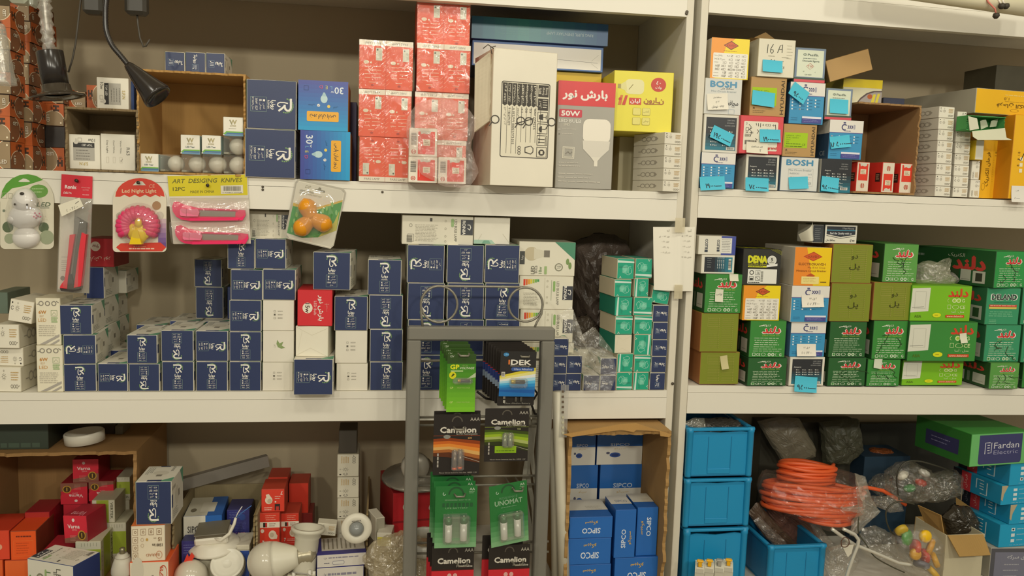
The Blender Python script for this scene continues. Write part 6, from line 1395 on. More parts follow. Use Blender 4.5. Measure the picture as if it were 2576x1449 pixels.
# column 2
z = zr(1930)
a = sw('green carton darkened as if dim, bottom of the second green stack', (1880, 900, 1978, 992), a_green(), 'd', z, Y=-0.006)
b = sw('green carton with pen marks, second in the second green stack', (1886, 806, 1976, 899), a_green(None), 'm', top(a), Y=-0.004, yaw=-2)
c = carton(CB, 'orange and yellow carton with a white tick table, under the black box', (1869, 718, 1962, 805), -0.004, 0.11, front='#ecd02c', side='#c8a834', cv=a_kaveh(), on=top(b), rough=0.35, group=G[:0] or 'orange and yellow breaker cartons')
carton('fan_box', 'black box with bold yellow lettering and a white badge', (1868, 626, 1964, 717), 0.0, 0.13, front='#2c2c26', side='#2a2824', cv=a_dena(), on=top(c), tcv=(lambda c: (c.text('DENA', 50, 40, 20, '#b0b01c', b=0.04), c)[-1])(Cv(100, 60)))
# column 3
z = zr(2030)
a = carton(CB, 'black and teal ampere carton with a blue slip, bottom of the third stack, middle shelf', (1985, 898, 2073, 987), -0.002, 0.1, front='#e2decf', side='#d5d0c0', cv=a_amp(sel=-1), on=z, group=None)
note(a, 2025, 966, 56, 36, 4, txt=[('۹۵۰۰۰—', 60, 70, 13)], lift=0.002)
b = carton(CB, 'blue and white carton with a white note, directly on the ampere carton', (1988, 810, 2076, 897), 0.0, 0.1, front='#3a94c4', side='#5c88a8', cv=a_mmt(4), on=top(a), group='blue and white cartons with white notes')
note(b, 2027, 880, 48, 28, 0, '#ece6d8', [('۲ پل ۲۵', 52, 32, 10), ('۵۰۸.۲۲۰۰۰', 52, 72, 10)])
c = carton(CB, 'blue and white carton with a white note, under the orange one', (1990, 719, 2085, 809), -0.004, 0.11, front='#3a94c4', side='#d0ccc0', cv=a_mmt(-1), on=top(b), group='blue and white cartons with white notes')
note(c, 2043, 757, 55, 28, -2, '#ece6d8', [('۲ پل ۳۲', 52, 32, 10), ('۵۰۸.۲۲۰۰۰', 52, 72, 10)])
carton(CB, 'orange and yellow miniature breaker carton with white side, top of the third stack', (1998, 622, 2090, 718), -0.002, 0.13, front='#f0b828', side='#dcd4c0', cv=a_ekaveh(), on=top(c), rough=0.3, group='orange and yellow breaker cartons')
# column 4
z = zr(2130)
a = sw('green carton darkened as if dim, dark pen strokes over red letters, bottom of the fourth stack', (2082, 899, 2177, 990), a_green(5), 'd', z, Y=0.0); b = sw('green carton darkened as if dim, second in the fourth stack', (2086, 809, 2179, 898), a_green(), 'd', top(a))
c = sw('olive carton with pen scribble, third in the fourth stack', (2089, 712, 2190, 808), a_olive(), 'o', top(b)); d_ = sw('olive carton with pen scribble, top of the fourth stack', (2093, 614, 2194, 711), a_olive(), 'o', top(c))
carton('breaker_box', 'black and white box with a slogan and a curled paper, on the olive carton', (2073, 565, 2158, 609), 0.01, 0.07, front='#e2decf', side='#34383c', cv=a_quality(), on=top(d_), yaw=3)
mb = MB(); p0 = P(2046, 566, 0.005)
o_ = P(2030, 606, 0.0); qs = [P(x, y, 0.0) - o_ for x, y in ((2015, 590), (2044, 557), (2046, 604), (2022, 607))]
mb.grid(8, 4, lambda u, v: (qs[0] * (1 - u) + qs[1] * u) * (1 - v) + (qs[3] * (1 - u) + qs[2] * u) * v + Vector((0, -0.02 * math.sin(u * 2.6) + 0.01, 0)), card('#dcd8c4', 0.6)); pc = mb.build('curled_paper', loc=o_); tag(pc, 'curled white paper leaning on the black and white slogan box', 'paper')
carton('breaker_box', 'dark end of a small box beside the curled paper', (2044, 565, 2072, 607), 0.012, 0.06, front='#3c4044', side='#d8d4c4', on=top(d_), cv=(lambda c: (c.greek(20, 20, 80, 6, 11, '#8c9090', 3, 3), c)[-1])(Cv(100, 100)))
# column 5
z = zr(2230)
a = sw('bright green carton with a white patch and bold pen strokes, bottom of the fifth stack', (2180, 903, 2263, 990), a_green(11), 'm', z, Y=0.002); note(a, 2207, 912, 20, 26, 10, '#d0d4c0', name='tape_scrap')
b = sw('green carton with large pen writing, second in the fifth stack', (2195, 806, 2284, 902), a_green(8), 'm', top(a)); c = sw('olive carton with pen scribble in the fifth stack', (2196, 710, 2292, 805), a_olive(), 'o', top(b))
sw('pale green carton with pen writing, top of the fifth stack', (2222, 613, 2309, 709), a_green(14), 'p', top(c), d=0.15)
# column 6
z = zr(2310)
a = sw('long lime green carton in shade, bottom of the wide stack', (2269, 904, 2422, 986), a_lime(), 'y', z, Y=0.012, d=0.1)
b = sw('long green carton with pen writing and a white tape, middle of the wide stack', (2286, 809, 2456, 903), a_lime(), 'm', top(a), Y=-0.008, d=0.12, yaw=-1); note(b, 2422, 850, 17, 22, -6, '#dcdcc4', name='tape_scrap')
c = sw('long bright lime green carton, top of the wide stack', (2291, 718, 2443, 808), a_lime(), 'y', top(b), Y=-0.004, d=0.12)
zz = top(c)
bag('plastic_bag', 'clear plastic bag with pale parts on the lime carton', [(2306, 712), (2304, 668), (2330, 655), (2372, 662), (2387, 648), (2380, 690), (2402, 704), (2390, 716), (2340, 718)], 0.03, 0.0018, film(0.2, 0.14, '#e8e4cc', 0.12, 0.9, 36), 12, thick=0.05)
bag('plastic_bag', 'small grey plastic bundle beside the clear bag on the lime carton', [(2352, 716), (2366, 690), (2394, 684), (2410, 704), (2400, 717)], 0.06, 0.0016, card('#77756c', 0.3, 0.25, 40, 0.8), 13, thick=0.03)
# column 7
z = zr(2520)
a = sw('light green carton with pen marks, bottom of the right end stack', (2488, 912, 2562, 1001), a_green(17), 'p', z, Y=-0.012, d=0.14)
b = sw('teal green carton with pen marks, second in the right end stack', (2477, 817, 2566, 911), a_green(19), 't', top(a), Y=-0.004, d=0.13)
c = sw('teal green carton with outlined Latin lettering, third in the right end stack', (2480, 724, 2565, 816), a_deland(), 't', top(b), Y=-0.004, d=0.13, lcv=a_green_side(1))
cv = Cv(190, 96); cv.text('الکتریک', 108, 18, 12, '#d0d0c0', w=36); cv.text('دلند', 136, 36, 34, '#c8443c', b=0.06, w=66)
for x in (66, 120): cv.rect(x, 54, x + 22, 84, '#b8b8a8'); cv.line([(x + 2, 80), (x + 20, 80)], 0.8, '#6c6c60')
cv.rect(146, 56, 172, 88, '#c0c0b0'); cv.rect(152, 61, 166, 83, '#3a3c30'); cv.rect(92, 56, 116, 84, '#34482c'); cv.greek(4, 20, 40, 1, 8, '#8c9c8c', 6, 3)
sw('big green carton with a long printed side, on top of the right end stack', (2494, 632, 2590, 723), a_green(23), 'b', top(c), Y=-0.006, d=0.21, yaw=13, lcv=cv)
for i, (px, k) in enumerate((((2571, 912, 2650, 1000), 'm'), ((2571, 817, 2650, 911), 't'), ((2570, 724, 2650, 816), 't'))):
    o = sw(f'green carton cut off by the right edge of the view, {ORD[i]}', px, a_green(), k, zr(2600) if i == 0 else top(o), Y=0.0)
# ================================================================== bottom shelf, left unit
def prop(label, px, Y, d=0.08, col='#a8452c', z0=ZC):
    return carton('bulb_box', label, px, Y, d, front=col, on=z0)
G = 'red and orange bulb boxes in the big bottom carton'
kc = open_box('open_carton', 'big open kraft carton at bottom left full of red and orange bulb boxes', (-90, 1138, 346, 1500), 0.055, 0.215, ZC, col='#a07a4a', amp=0.004, t=0.006, seed=31)
zt = top(kc)
rg = empty('plastic_ring', Pz(215, 1128, zt) + Vector((0, 0, 0.001)), 'white plastic ring lying on the edge of the bottom left carton', 'ring')
rg.location.y = 0.105; rg.location.x = P(215, 1128, 0.105).x
mb = MB(); mb.lathe([(0.030, 0.0), (0.034, 0.001), (0.0345, 0.018), (0.033, 0.020), (0.031, 0.020), (0.030, 0.002), (0.030, 0.0)], card('#e2dccb', 0.35, 0.02), 36, Matrix.Rotation(R(-5), 4, 'Y') @ Matrix.Translation((0, 0, 0.003)), cap=False); mb.build('ring', parent=rg)
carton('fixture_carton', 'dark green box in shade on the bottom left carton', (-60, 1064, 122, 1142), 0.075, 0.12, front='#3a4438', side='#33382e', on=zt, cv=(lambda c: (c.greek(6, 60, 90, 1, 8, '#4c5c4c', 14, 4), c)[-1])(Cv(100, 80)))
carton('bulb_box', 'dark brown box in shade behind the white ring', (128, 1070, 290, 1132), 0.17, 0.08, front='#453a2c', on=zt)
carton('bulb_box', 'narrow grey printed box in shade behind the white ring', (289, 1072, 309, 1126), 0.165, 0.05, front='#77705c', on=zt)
Zi = ZC + 0.0075
def red(label, px, Y, on, cv=None, front='#c8283a', side='#a82430', d=0.07, **k): return carton('bulb_box', label, px, Y, d, front=front, side=side, cv=cv, on=on, group=G, **k)
# back rows inside, standing on filler boxes at the bottom of the carton
f1 = red('red bulb box low at the back of the bottom left carton', (160, 1268, 224, 1400), 0.185, Zi); f2 = red('red bulb box low at the back, beside the carton wall', (228, 1260, 290, 1400), 0.185, Zi)
v1 = red('dark red bulb box with gold disc, left of the two in the shaded back row', (152, 1215, 220, 1266), 0.185, top(f1), a_varna(), rot=180); v2 = red('dark red bulb box with gold disc, right of the two in the shaded back row', (223, 1210, 286, 1260), 0.185, top(f2), a_varna(), rot=180)
red('dark red bulb box with gold disc, topmost in the shaded back row', (183, 1155, 248, 1209), 0.187, top(v1), a_varna())
f3 = red('red bulb box behind the orange ones', (60, 1326, 126, 1440), 0.15, Zi, front='#b8342c'); red('shaded red bulb box standing above the orange ones', (62, 1288, 125, 1326), 0.15, top(f3), front='#b8342c', cv=(lambda c: (c.text('Rubrab', 50, 34, 16, '#d87c60'), c)[-1])(Cv(100, 60)))
f4 = red('orange bulb box at the far left, lower layer', (-60, 1409, 8, 1480), 0.085, Zi, front='#e4642c', side='#c84c24', d=0.085); red('red-orange bulb box cut off by the left edge of the view', (-52, 1335, 24, 1409), 0.085, top(f4), front='#e0482c', side='#c83c24', d=0.085, cv=(lambda c: (c.disc(66, 56, 10, '#e8a888', 10), c.greek(20, 30, 70, 2, 10, '#f0b090', 3, 3), c)[-1])(Cv(100, 100)))
f5 = red('orange bulb box in the lower layer, half hidden', (12, 1409, 82, 1480), 0.085, Zi, front='#ec6c30', side='#c84c24', d=0.085); red('bright orange bulb box with dark icons, in the bottom left carton', (26, 1335, 92, 1409), 0.085, top(f5), a_orange(), front='#ee5a1c', side='#7c3c24', d=0.085, faces={'+z': '#dc4c20'})
f6 = red('crimson bulb box lying with its lettered top upwards', (103, 1388, 178, 1470), 0.06, Zi, front='#b83048', d=0.08, tcv=(lambda c: (c.text('Varna', 50, 76, 16, '#e8a8b0'), c)[-1])(Cv(100, 100))); red('bright red bulb box with a gold number disc, on the crimson one', (158, 1297, 222, 1349), 0.068, top(f6) + 0.012, a_varna(), front='#d8283c', side='#a82434', yaw=-14, roll=-3, d=0.062, tcv=(lambda c: (c.text('Varna', 50, 50, 20, '#e8a8b0', rot=180), c)[-1])(Cv(100, 60)))
def gt(label, px, Y, on, rot=0, **k): return carton('bulb_box', label, px, Y, 0.07, front='#d4d0ba', side='#c8c4a8', cv=a_greentek(), rot=rot, on=on, group='white and green bulb boxes by the carton wall', **k)
a = gt('white and green bulb box standing low in front of the carton wall', (190, 1362, 255, 1470), 0.062, Zi, 90, rcv=a_greentek()); b = gt('white and green bulb box low at the carton wall', (262, 1315, 318, 1440), 0.13, Zi, 90)
gt('white and green bulb box with its name sideways, leaning upright', (231, 1258, 289, 1314), 0.132, top(b), 0, yaw=0); c = gt('white and green bulb box low at the back corner', (293, 1258, 327, 1420), 0.2, Zi, 90); gt('shaded white and green bulb box at the back corner, uppermost', (293, 1200, 327, 1257), 0.2, top(c), 90)
# front items
lb = carton('bulb_box', 'white 12W bulb box lying at the bottom edge, navy end to the right', (57, 1414, 196, 1490), -0.02, 0.062, front='#e6e2d2', side='#2c3c70', faces={'+z': '#e2dece', '-x': '#e2dece'}, on=ZC, yaw=-24, tcv=a_ronia_lie(), trot=180, cv=(lambda c: (c.text('LED', 68, 18, 10, '#5f5c50', rot=90), c.text('BULB', 60, 22, 7, '#77756c', rot=90), c.text('12w', 46, 24, 11, '#6d8a5c', rot=90), c.disc(28, 26, 10, '#8c8a74', 16), c.disc(28, 26, 7.4, '#e4e0cc', 16), c.text('88%', 28, 26, 6, '#5a5a4c', rot=90), c.ring(6, 30, 4, 4, '#6a9a4c', n=8, ry=10), c.rect(82, 34, 100, 60, '#3a3f4c'), c.rrect(38, 10, 42, 34, 2, '#9fba7c'), c)[-1])(Cv(100, 58)))
bt = empty('clear_jar', Pz(302, 1449, ZC + .02), 'clear square plastic jar with a brownish bulb inside, at the bottom edge', 'jar'); bt.location = (P(302, 1440, -0.02).x, -0.005, ZC)
mb = MB(); mb.box((-.019, -.019, .0004), (.019, .019, .050), film(0.25, 0.2, '#8c7c60', 0.06, 0.1), 0.004); mb.build('body', parent=bt); mb = MB(); mb.box((-.006, -.006, .002), (.006, .006, .026), card('#d8d2c0', .4), .001); mb.build('inner_post', parent=bt)
bh = empty('bulb', (bt.location.x, -0.005, ZC + 0.0505), 'grey white bulb standing cap up on the clear jar', 'bulb')
mb = MB(); mb.lathe([(0.0185, 0), (0.0192, .003), (0.0185, .012), (0.0155, .022), (0.012, .030)], card('#c9c3b2', .45, .04), 22); mb.build('housing', parent=bh)
mb = MB(); mb.lathe([(0.012, .030), (0.0125, .032), (0.0095, .034), (0.0085, .037)], card('#c9c3b2', .45), 18); mb.build('collar', parent=bh)
mb = MB(); mb.lathe([(0.0048, .036), (0.0048, .046), (0.002, .048), (0, .048)], card('#8c8468', .3, metal=.6), 14); mb.build('screw_cap', parent=bh)
a = carton('bulb_box', 'white and orange bulb box with a red logo, lowest at the bottom edge', (326, 1413, 425, 1490), -0.02, 0.075, front='#e8dfc8', side='#e4683c', cv=a_barad2(), on=ZC, faces={'+z': '#e8602c'}, tcv=(lambda c: (c.text('BARAD', 50, 70, 16, '#f0d0b8', rot=180), c)[-1])(Cv(100, 100)), group='white and orange bulb boxes')
w, h, d = o_dims[a.name]
b = carton('bulb_box', 'white and orange 15 watt bulb box with pictograms, under the navy box', (330, 1322, 415, 1400), -0.018, 0.075, front='#ecdfc4', side='#d8d2c2', cv=a_barad(), on=top(a), faces={'+z': '#d8cdb4', '+x': '#cfae88'}, tcv=(lambda c: (c.rect(0, 50, 100, 100, '#dc7840'), c)[-1])(Cv(100, 100)), group='white and orange bulb boxes', yaw=2)
ronia('navy 15W bulb box standing on the white and orange boxes, bottom shelf', (341, 1211, 432, 1300), 180, *N15, 0, Y=-0.014, d=0.085, on=top(b), group='navy bulb box at the bottom')
# second open carton with assorted boxes
k5 = open_box('open_carton', 'low open carton holding the white and blue boxes, bottom shelf', (434, 1292, 648, 1500), 0.03, 0.17, ZC, walls='lrbk', col='#8f8160', amp=0.006, seed=44)
Zj = ZC + 0.0045
f = prop('white carton under the wide white and blue box', (464, 1361, 562, 1440), 0.085, 0.1, '#c8c0a8', Zj); carton('fixture_carton', 'wide white and blue carton lettered in both scripts', (462, 1297, 558, 1360), 0.085, 0.1, front='#e0dccc', side='#2a5ca8', cv=a_sipco_wide(), on=top(f), faces={'+z': '#cfcbb8'}, yaw=3, tcv=(lambda c: (c.rect(60, 0, 100, 100, '#2a62b0'), c.rect(38, 30, 76, 80, '#dcd8c8'), c.disc(20, 70, 8, '#77705c', 12, 10), c)[-1])(Cv(100, 100)))
carton('bulb_box', 'violet-blue bulb box lying low, partly behind the downlight', (456, 1360, 503, 1430), 0.05, 0.03, front='#3a3a80', side='#34346c', cv=a_gu10(), on=Zj); f = prop('white carton under the violet-blue bulb box', (566, 1348, 632, 1440), 0.12, 0.07, '#c8c0a8', Zj)
carton('bulb_box', 'violet-blue bulb box with fine print, behind the downlight', (570, 1282, 628, 1348), 0.12, 0.06, front='#3c3c84', side='#34346c', cv=a_gu10(), on=top(f))
for i, (y0, y1, cl, lab) in enumerate(((1384, 1440, '#3c5cb0', 'thin blue and white carton lying under the leaflets'), (1371, 1384, '#ded6c0', 'thin white carton lying at the back of the downlight'))):
    o = carton('bulb_box', lab, (584, y0, 628, y1), 0.05, 0.06, front=cl, side='#d8d0bc', on=Zj if i == 0 else top(o))
# red spotlight boxes
G = 'red spotlight bulb boxes'
def gu(label, px, Y, on, art, d=0.06, **k): return carton('bulb_box', label, px, Y, d, front='#e0402c', side='#b8402c', cv=art, on=on, group=G, **k)
k6 = open_box('open_carton', 'open kraft carton behind the big bulb, holding red boxes', (637, 1290, 925, 1500), 0.045, 0.21, ZC, walls='lrb', col='#a08a60', amp=0.006, seed=52)
f = prop('red bulb box at the bottom of the kraft carton', (650, 1372, 704, 1450), 0.06, 0.06, '#d83c2c', Zj); f2 = prop('red bulb box at the bottom of the kraft carton, right one', (706, 1364, 752, 1450), 0.085, 0.06, '#d83c2c', Zj)
a = gu('red spotlight bulb box with a white band, front of the red group', (649, 1290, 704, 1372), 0.06, top(f), a_gu7()); gu('red spotlight bulb box on top, lettering upside down', (657, 1230, 716, 1289), 0.064, top(a), a_gu7b()); gu('red spotlight bulb box half hidden by the white canister', (706, 1291, 752, 1364), 0.085, top(f2), a_gu7())
f3 = prop('dark red box at the back behind the red group', (674, 1292, 786, 1440), 0.17, 0.06, '#8c2c28', Zj); gu('shaded red bulb boxes carton at the back, left', (674, 1200, 724, 1292), 0.17, top(f3), None); gu('shaded red bulb boxes carton at the back, right', (726, 1215, 776, 1292), 0.17, top(f3), None)
# grey channel leaning across, dark goods below it
mb = MB(); A, B = P(436, 1226, 0.17), P(676, 1160, 0.235); o_ = (A + B) / 2; dv = (B - A).normalized()
Mx = Matrix.Translation((0, 0, 0)) @ dv.to_track_quat('X', 'Z').to_matrix().to_4x4(); L_ = (B - A).length / 2
mb.box((-L_, -0.002, -0.012), (L_, 0.002, 0.012), card('#8c857a', 0.4, 0.05), .0006, M=Mx); mb.box((-L_, 0, 0.010), (L_, 0.014, 0.012), card('#8c857a', 0.4), .0006, M=Mx); mb.box((-L_, 0, -0.012), (L_, 0.014, -0.010), card('#8c857a', 0.4), .0006, M=Mx)
tag(mb.build('metal_channel', loc=o_), 'long grey metal channel leaning slantwise at the back of the bottom shelf', 'channel')
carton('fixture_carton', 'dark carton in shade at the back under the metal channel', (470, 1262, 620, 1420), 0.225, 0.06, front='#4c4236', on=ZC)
# bulbs and fittings in front
met = card('#b0a890', .3, .04, metal=.5); glob = card('#d2cbb8', .16, .02); hous = card('#ddd8c4', .4, .03)
def a60(name, label, cx, cy, rpx, M3, cat='bulb', gr='loose bulbs at the bottom edge', Y=None):
    r0 = P(cx + rpx, cy, 0).x - P(cx, cy, 0).x; zc = ZC + r0 + 0.0006
    p = Pz(cx, cy, zc) if Y is None else P(cx, cy, Y)
    o = empty(name, p, label, cat, gr); k = r0 / 0.030
    def part(nm, prof, m, par, n=28): mb = MB(); mb.lathe([(a * k, b * k) for a, b in prof], m, n, M3); return mb.build(nm, parent=par)
    part('globe', [(0, .030)] + [(0.030 * math.sin(t), 0.030 * math.cos(t)) for t in [x * math.pi / 22 for x in range(1, 13)]] + [(0.0285, -0.010)], glob, o)
    b = part('housing', [(0.0288, -0.010), (0.0275, -0.016), (0.022, -0.030), (0.0165, -0.043), (0.0145, -0.048)], hous, o)
    part('screw_cap', [(0.0145, -0.048), (0.0135, -0.050), (0.0132, -0.054), (0.0138, -0.056), (0.0130, -0.058), (0.0137, -0.061), (0.0128, -0.064), (0.0134, -0.067), (0.009, -0.071), (0.004, -0.075), (0, -0.075)], met, b, 20)
    return o
a60('bulb', 'big frosted bulb lying on its side with its base towards the white canister', 672, 1412, 50, Matrix.Rotation(R(-98), 4, 'Y'), Y=-0.005)
prop('flat white carton under the big frosted bulb', (628, 1463, 720, 1485), -0.03, 0.055, '#cfc8b2')
a60('bulb', 'frosted bulb dome at the bottom edge, left of the white dish bulb', 480, 1449, 43, Matrix.Rotation(R(78), 4, 'X') @ Matrix.Rotation(R(10), 4, 'Y'))
rb_ = empty('reflector_bulb', Pz(577, 1434, ZC + 0.030), 'grey bulb with a broad white ribbed face turned up, at the bottom edge', 'bulb')
Mt = Matrix.Rotation(R(42), 4, 'X')
mb = MB(); mb.lathe([(0.0305, 0.010), (0.031, 0.004), (0.030, -0.006), (0.024, -0.016), (0.016, -0.024), (0.012, -0.028), (0, -0.028)], card('#aeab9e', .35, .03), 30, Mt @ Matrix.Translation((0, 0, 0.016))); mb.build('housing', parent=rb_)
mb = MB(); mb.lathe([(0.0306, 0.009), (0.029, 0.0125), (0.026, 0.0128), (0.024, 0.0095), (0.020, 0.0105), (0.016, 0.009), (0.011, 0.0098), (0.006, 0.0085), (0, 0.009)], card('#e4e0d0', .3, .02), 36, Mt @ Matrix.Translation((0, -0.001, 0.020))); mb.build('ribbed_face', parent=rb_)
# recessed downlight lying on its face
dl = empty('downlight', P(540, 1374, 0.066), 'white recessed downlight lying face down with a heat sink on top and a red clip', 'downlight')
wp = card('#e4decd', .35, .02)
mb = MB(); Md = Matrix.Rotation(R(-4), 4, 'Y') @ Matrix.Rotation(R(8), 4, 'X')
mb.lathe([(0.030, -.002), (0.045, 0.0), (0.0465, 0.003), (0.044, 0.006), (0.034, 0.014), (0.030, 0.018), (0.028, 0.018)], wp, 36, Md); mb.build('flange', parent=dl)
mb = MB(); mb.box((-.030, -.024, .016), (.030, .026, .030), wp, .003, M=Md); hb = mb.build('driver_box', parent=dl)
for k in range(9): mb = MB(); mb.box((-.026, -.021 + k * .0052, .030), (.027, -.0186 + k * .0052, .0375), card('#77705f', .4, .05, metal=.3), .0004, M=Md); mb.build('fin', parent=hb)
mb = MB(); mb.box((-.029, -.0245, .036), (.029, .0265, .0382), card('#6c6656', .5, .1, 30), .001, M=Md); mb.build('heat_sink', parent=dl)
mb = MB(); mb.prism([(-.047, -.006), (-.037, -.008), (-.026, .010), (-.030, .018), (-.036, .009), (-.038, .016), (-.044, .004)][::1], -.047, -.044, card('#e4402c', .4, .03), M=Md); f = mb.build('spring_clip', parent=dl); f['label'] = 'red spring clip'
mb = MB(); mb.tube([Md @ Vector(v) for v in ((.006, -.02, .027), (.018, -.026, .026), (.034, -.022, .036), (.043, -.016, .052), (.046, -.014, .062))], [.0028, .003, .0032, .003, .0026], wp, 8); cb_ = mb.build('cable', parent=dl)
for dx, cl in ((0.002, '#e8e4da'), (0.009, '#3c6cb0')): mb = MB(); mb.tube([Md @ Vector(v) for v in ((.045, -.014, .060), (.048 + dx, -.012, .070), (.054 + dx * 2.4, -.010, .082))], [.001, .001, .0008], card(cl, .4), 6); mb.build('wire', parent=cb_)
prop('white card tray under the downlight', (500, 1408, 584, 1470), 0.046, 0.05, '#cfc8b2')
# white canister fitting
cf = empty('canister_fitting', P(764, 1436, 0.0), 'white canister light fitting with a wide rim, standing rim up', 'light fitting')
k = (P(795, 1400, 0).x - P(734, 1400, 0).x) / 2
mb = MB(); mb.lathe([(k * .98, 0), (k * 1.0, .002), (k * 1.0, .060), (k * 1.14, .064), (k * 1.14, .070), (k * 1.4, .074), (k * 1.44, .077), (k * 1.40, .080), (k * 1.12, .080), (k * 1.0, .070), (0, .068)], card('#d4cfbc', .35, .03), 34, Matrix.Rotation(R(5), 4, 'Y') @ Matrix.Rotation(R(-6), 4, 'X')); mb.build('housing', parent=cf)
for z_ in (0.030, 0.040): mb = MB(); mb.box((-k * 1.2, -.006, z_), (-k * .95, 0, z_ + .005), card('#d4cfbc', .35), .0008); mb.build('lug', parent=cf)
for x_, y_, h_ in ((-.016, -.018, .012), (.012, -.020, .016), (.019, -.014, .011)): mb = MB(); mb.tube([(x_, y_, -.010), (x_, y_, h_ - .006)], .0034, card('#d8d4c6', .35), 10); mb.build('terminal', parent=cf)
mb = MB(); mb.tube([(-.022, -.012, .004), (-.010, -.024, .008), (.008, -.026, .006), (.018, -.020, -.003), (.006, -.025, -.006), (-.012, -.022, -.008)], .0013, card('#a8a49a', .4), 6); mb.build('wire', parent=cf)
prop('white carton under the canister fitting', (722, 1446, 792, 1490), -0.018, 0.05, '#cfc8b2')
# stack of cream lamp boxes at the back
z = ZC; ys = (1400, 1358, 1304, 1252, 1199, 1142)
G = 'cream lamp boxes stacked upright on the bottom shelf'
for i in range(5):
    o = carton('lamp_box', f'cream lamp box, {ORD[i]} in the tower behind the round sensor' if i < 4 else 'cream lamp box in shade at the top of the tower behind the round sensor', (848, ys[i + 1], 903, ys[i]), 0.10, 0.075, front='#dcd5c0', side='#b8b09a', cv=a_ogo(), rot=270, on=z, group=G); z = top(o)
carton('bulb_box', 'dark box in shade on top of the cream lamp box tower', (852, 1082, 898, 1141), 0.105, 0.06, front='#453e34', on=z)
# violet and white boxes with the round sensor
def pv(label, px, on, **k): return carton('lamp_box', label, px, -0.005, 0.075, front='#d8d2c8', side='#3a3880', cv=a_purple(), on=on, faces={'+z': '#cfc8ba'}, group='violet and white flat boxes', tcv=(lambda c: ([c.rect(14 + i * 9, 6, 17 + i * 9, 70, '#8c8474') for i in range(8)], c.rect(0, 80, 100, 100, '#3c3884'), c.rect(0, 0, 10, 100, '#3c3884'), c)[-1])(Cv(100, 100)), **k)
a = pv('violet and white flat box, lower one at the bottom edge', (796, 1425, 915, 1490), ZC, yaw=4); b = pv('violet and white flat box under the round sensor', (797, 1392, 921, 1424), top(a), yaw=5)
sn_ = empty('motion_sensor', P(897, 1329, -0.012), 'round white ceiling motion sensor with a grey dome, leaning on the cream tower', 'sensor')
k = P(936, 1330, -.012).x - P(897, 1330, -.012).x; Ms = Matrix.Rotation(R(82), 4, 'X')
mb = MB(); mb.lathe([(k * .96, -.006), (k, -.003), (k, .001), (k * .94, .004), (k * .52, .0065), (k * .48, .004), (0, .004)], card('#e0dac8', .35, .02), 40, Ms); mb.build('bezel', parent=sn_)
mb = MB(); mb.lathe([(k * .48, .003), (k * .44, .009), (k * .3, .013), (k * .14, .0152), (0, .0158)], card('#8f9290', .2, .03), 28, Ms); mb.build('lens', parent=sn_)
mb = MB(); cv = Cv(100, 100); cv.text('MASTER', 50, 24, 6, '#55504a', rot=-6, b=.01); c0 = Ms @ Vector((0, 0, .0062)); u_ = Ms @ Vector((1, 0, 0)); v_ = Ms @ Vector((0, 1, 0)); cv.put(mb, c0 - u_ * k + v_ * k, u_ * 2 * k, v_ * -2 * k); mb.build('print', parent=sn_)
carton('lamp_box', 'small white card box lying askew on the violet boxes', (797, 1317, 846, 1347), 0.035, 0.025, front='#dcd6c2', cv=a_ogo(), on=None, roll=7)
# red drill-like case, steel bowls, clear bag behind the rack
rc = carton('tool_case', 'big red box marked with a 6, behind the left post of the rack', (988, 1236, 1110, 1345), 0.06, 0.14, front='#b82028', side='#a01c24', on=None, yaw=10, cv=(lambda c: (c.text('6', 78, 34, 14, '#d8c0b8'), c.disc(30, 30, 10, '#c8b8a8', 14), c.rect(0, 58, 100, 62, '#8c1820'), c)[-1])(Cv(100, 90)))
prop('red carton below the red box marked 6', (990, 1345, 1108, 1480), 0.07, 0.13, '#8c2428'); carton('tool_case', 'small red box on top of the big red one', (990, 1206, 1075, 1236), 0.075, 0.08, front='#b42028', on=top(rc))
sb = empty('reflector', P(1050, 1200, 0.10), 'brushed steel lamp reflector lying behind the rack', 'reflector')
mb = MB(); mb.lathe([(.070, .0), (.068, .004), (.050, .010), (.030, .026), (.024, .034), (0, .036)], card('#a8a498', .25, .05, metal=.7), 36, Matrix.Rotation(R(6), 4, 'X')); mb.build('dish', parent=sb)
mb = MB(); mb.lathe([(.036, .0), (.040, .02), (.036, .034), (0, .038)], card('#b8b2a4', .3, .05, metal=.4), 24, Matrix.Translation((-.006, -.02, .03)) @ Matrix.Rotation(R(80), 4, 'X') @ Matrix.Scale(.7, 4)); mb.build('neck', parent=sb)
a = carton('bulb_box', 'small grey-white box left of the red box', (945, 1302, 968, 1365), 0.02, 0.05, front='#a8a290', side='#d8d2c0', on=None, yaw=18); carton('bulb_box', 'small yellow and white box under the clear bag', (948, 1340, 985, 1375), 0.0, 0.04, front='#d8cc5c', side='#d8d2c0', on=None, yaw=-8, cv=(lambda c: (c.rect(0, 0, 100, 30, '#dcd6c4'), c)[-1])(Cv(100, 100)))
prop('pale carton under the clear bag behind the rack', (940, 1376, 1075, 1490), 0.0, 0.05, '#a89c7c')
bag('plastic_bag', 'crumpled clear plastic bag behind the left post of the rack', [(912, 1400), (940, 1362), (985, 1345), (1012, 1334), (1060, 1350), (1085, 1400), (1085, 1460), (1000, 1470), (930, 1460), (922, 1430)], -0.03, 0.003, film(0.38, 0.14, '#c8b894', 0.14, 1.0, 34), 21, thick=0.045)
rg2 = empty('lamp_ring', P(1068, 1378, -0.02), 'white segmented lamp ring seen through the left side of the rack', 'ring')
mb = MB(); mb.lathe([(.030, 0), (.034, .002), (.034, .022), (.030, .024), (.026, .022), (.026, .002), (.030, 0)], card('#d4d0c4', .3, .03), 30, Matrix.Rotation(R(14), 4, 'X'), cap=False); mb.build('ring', parent=rg2)
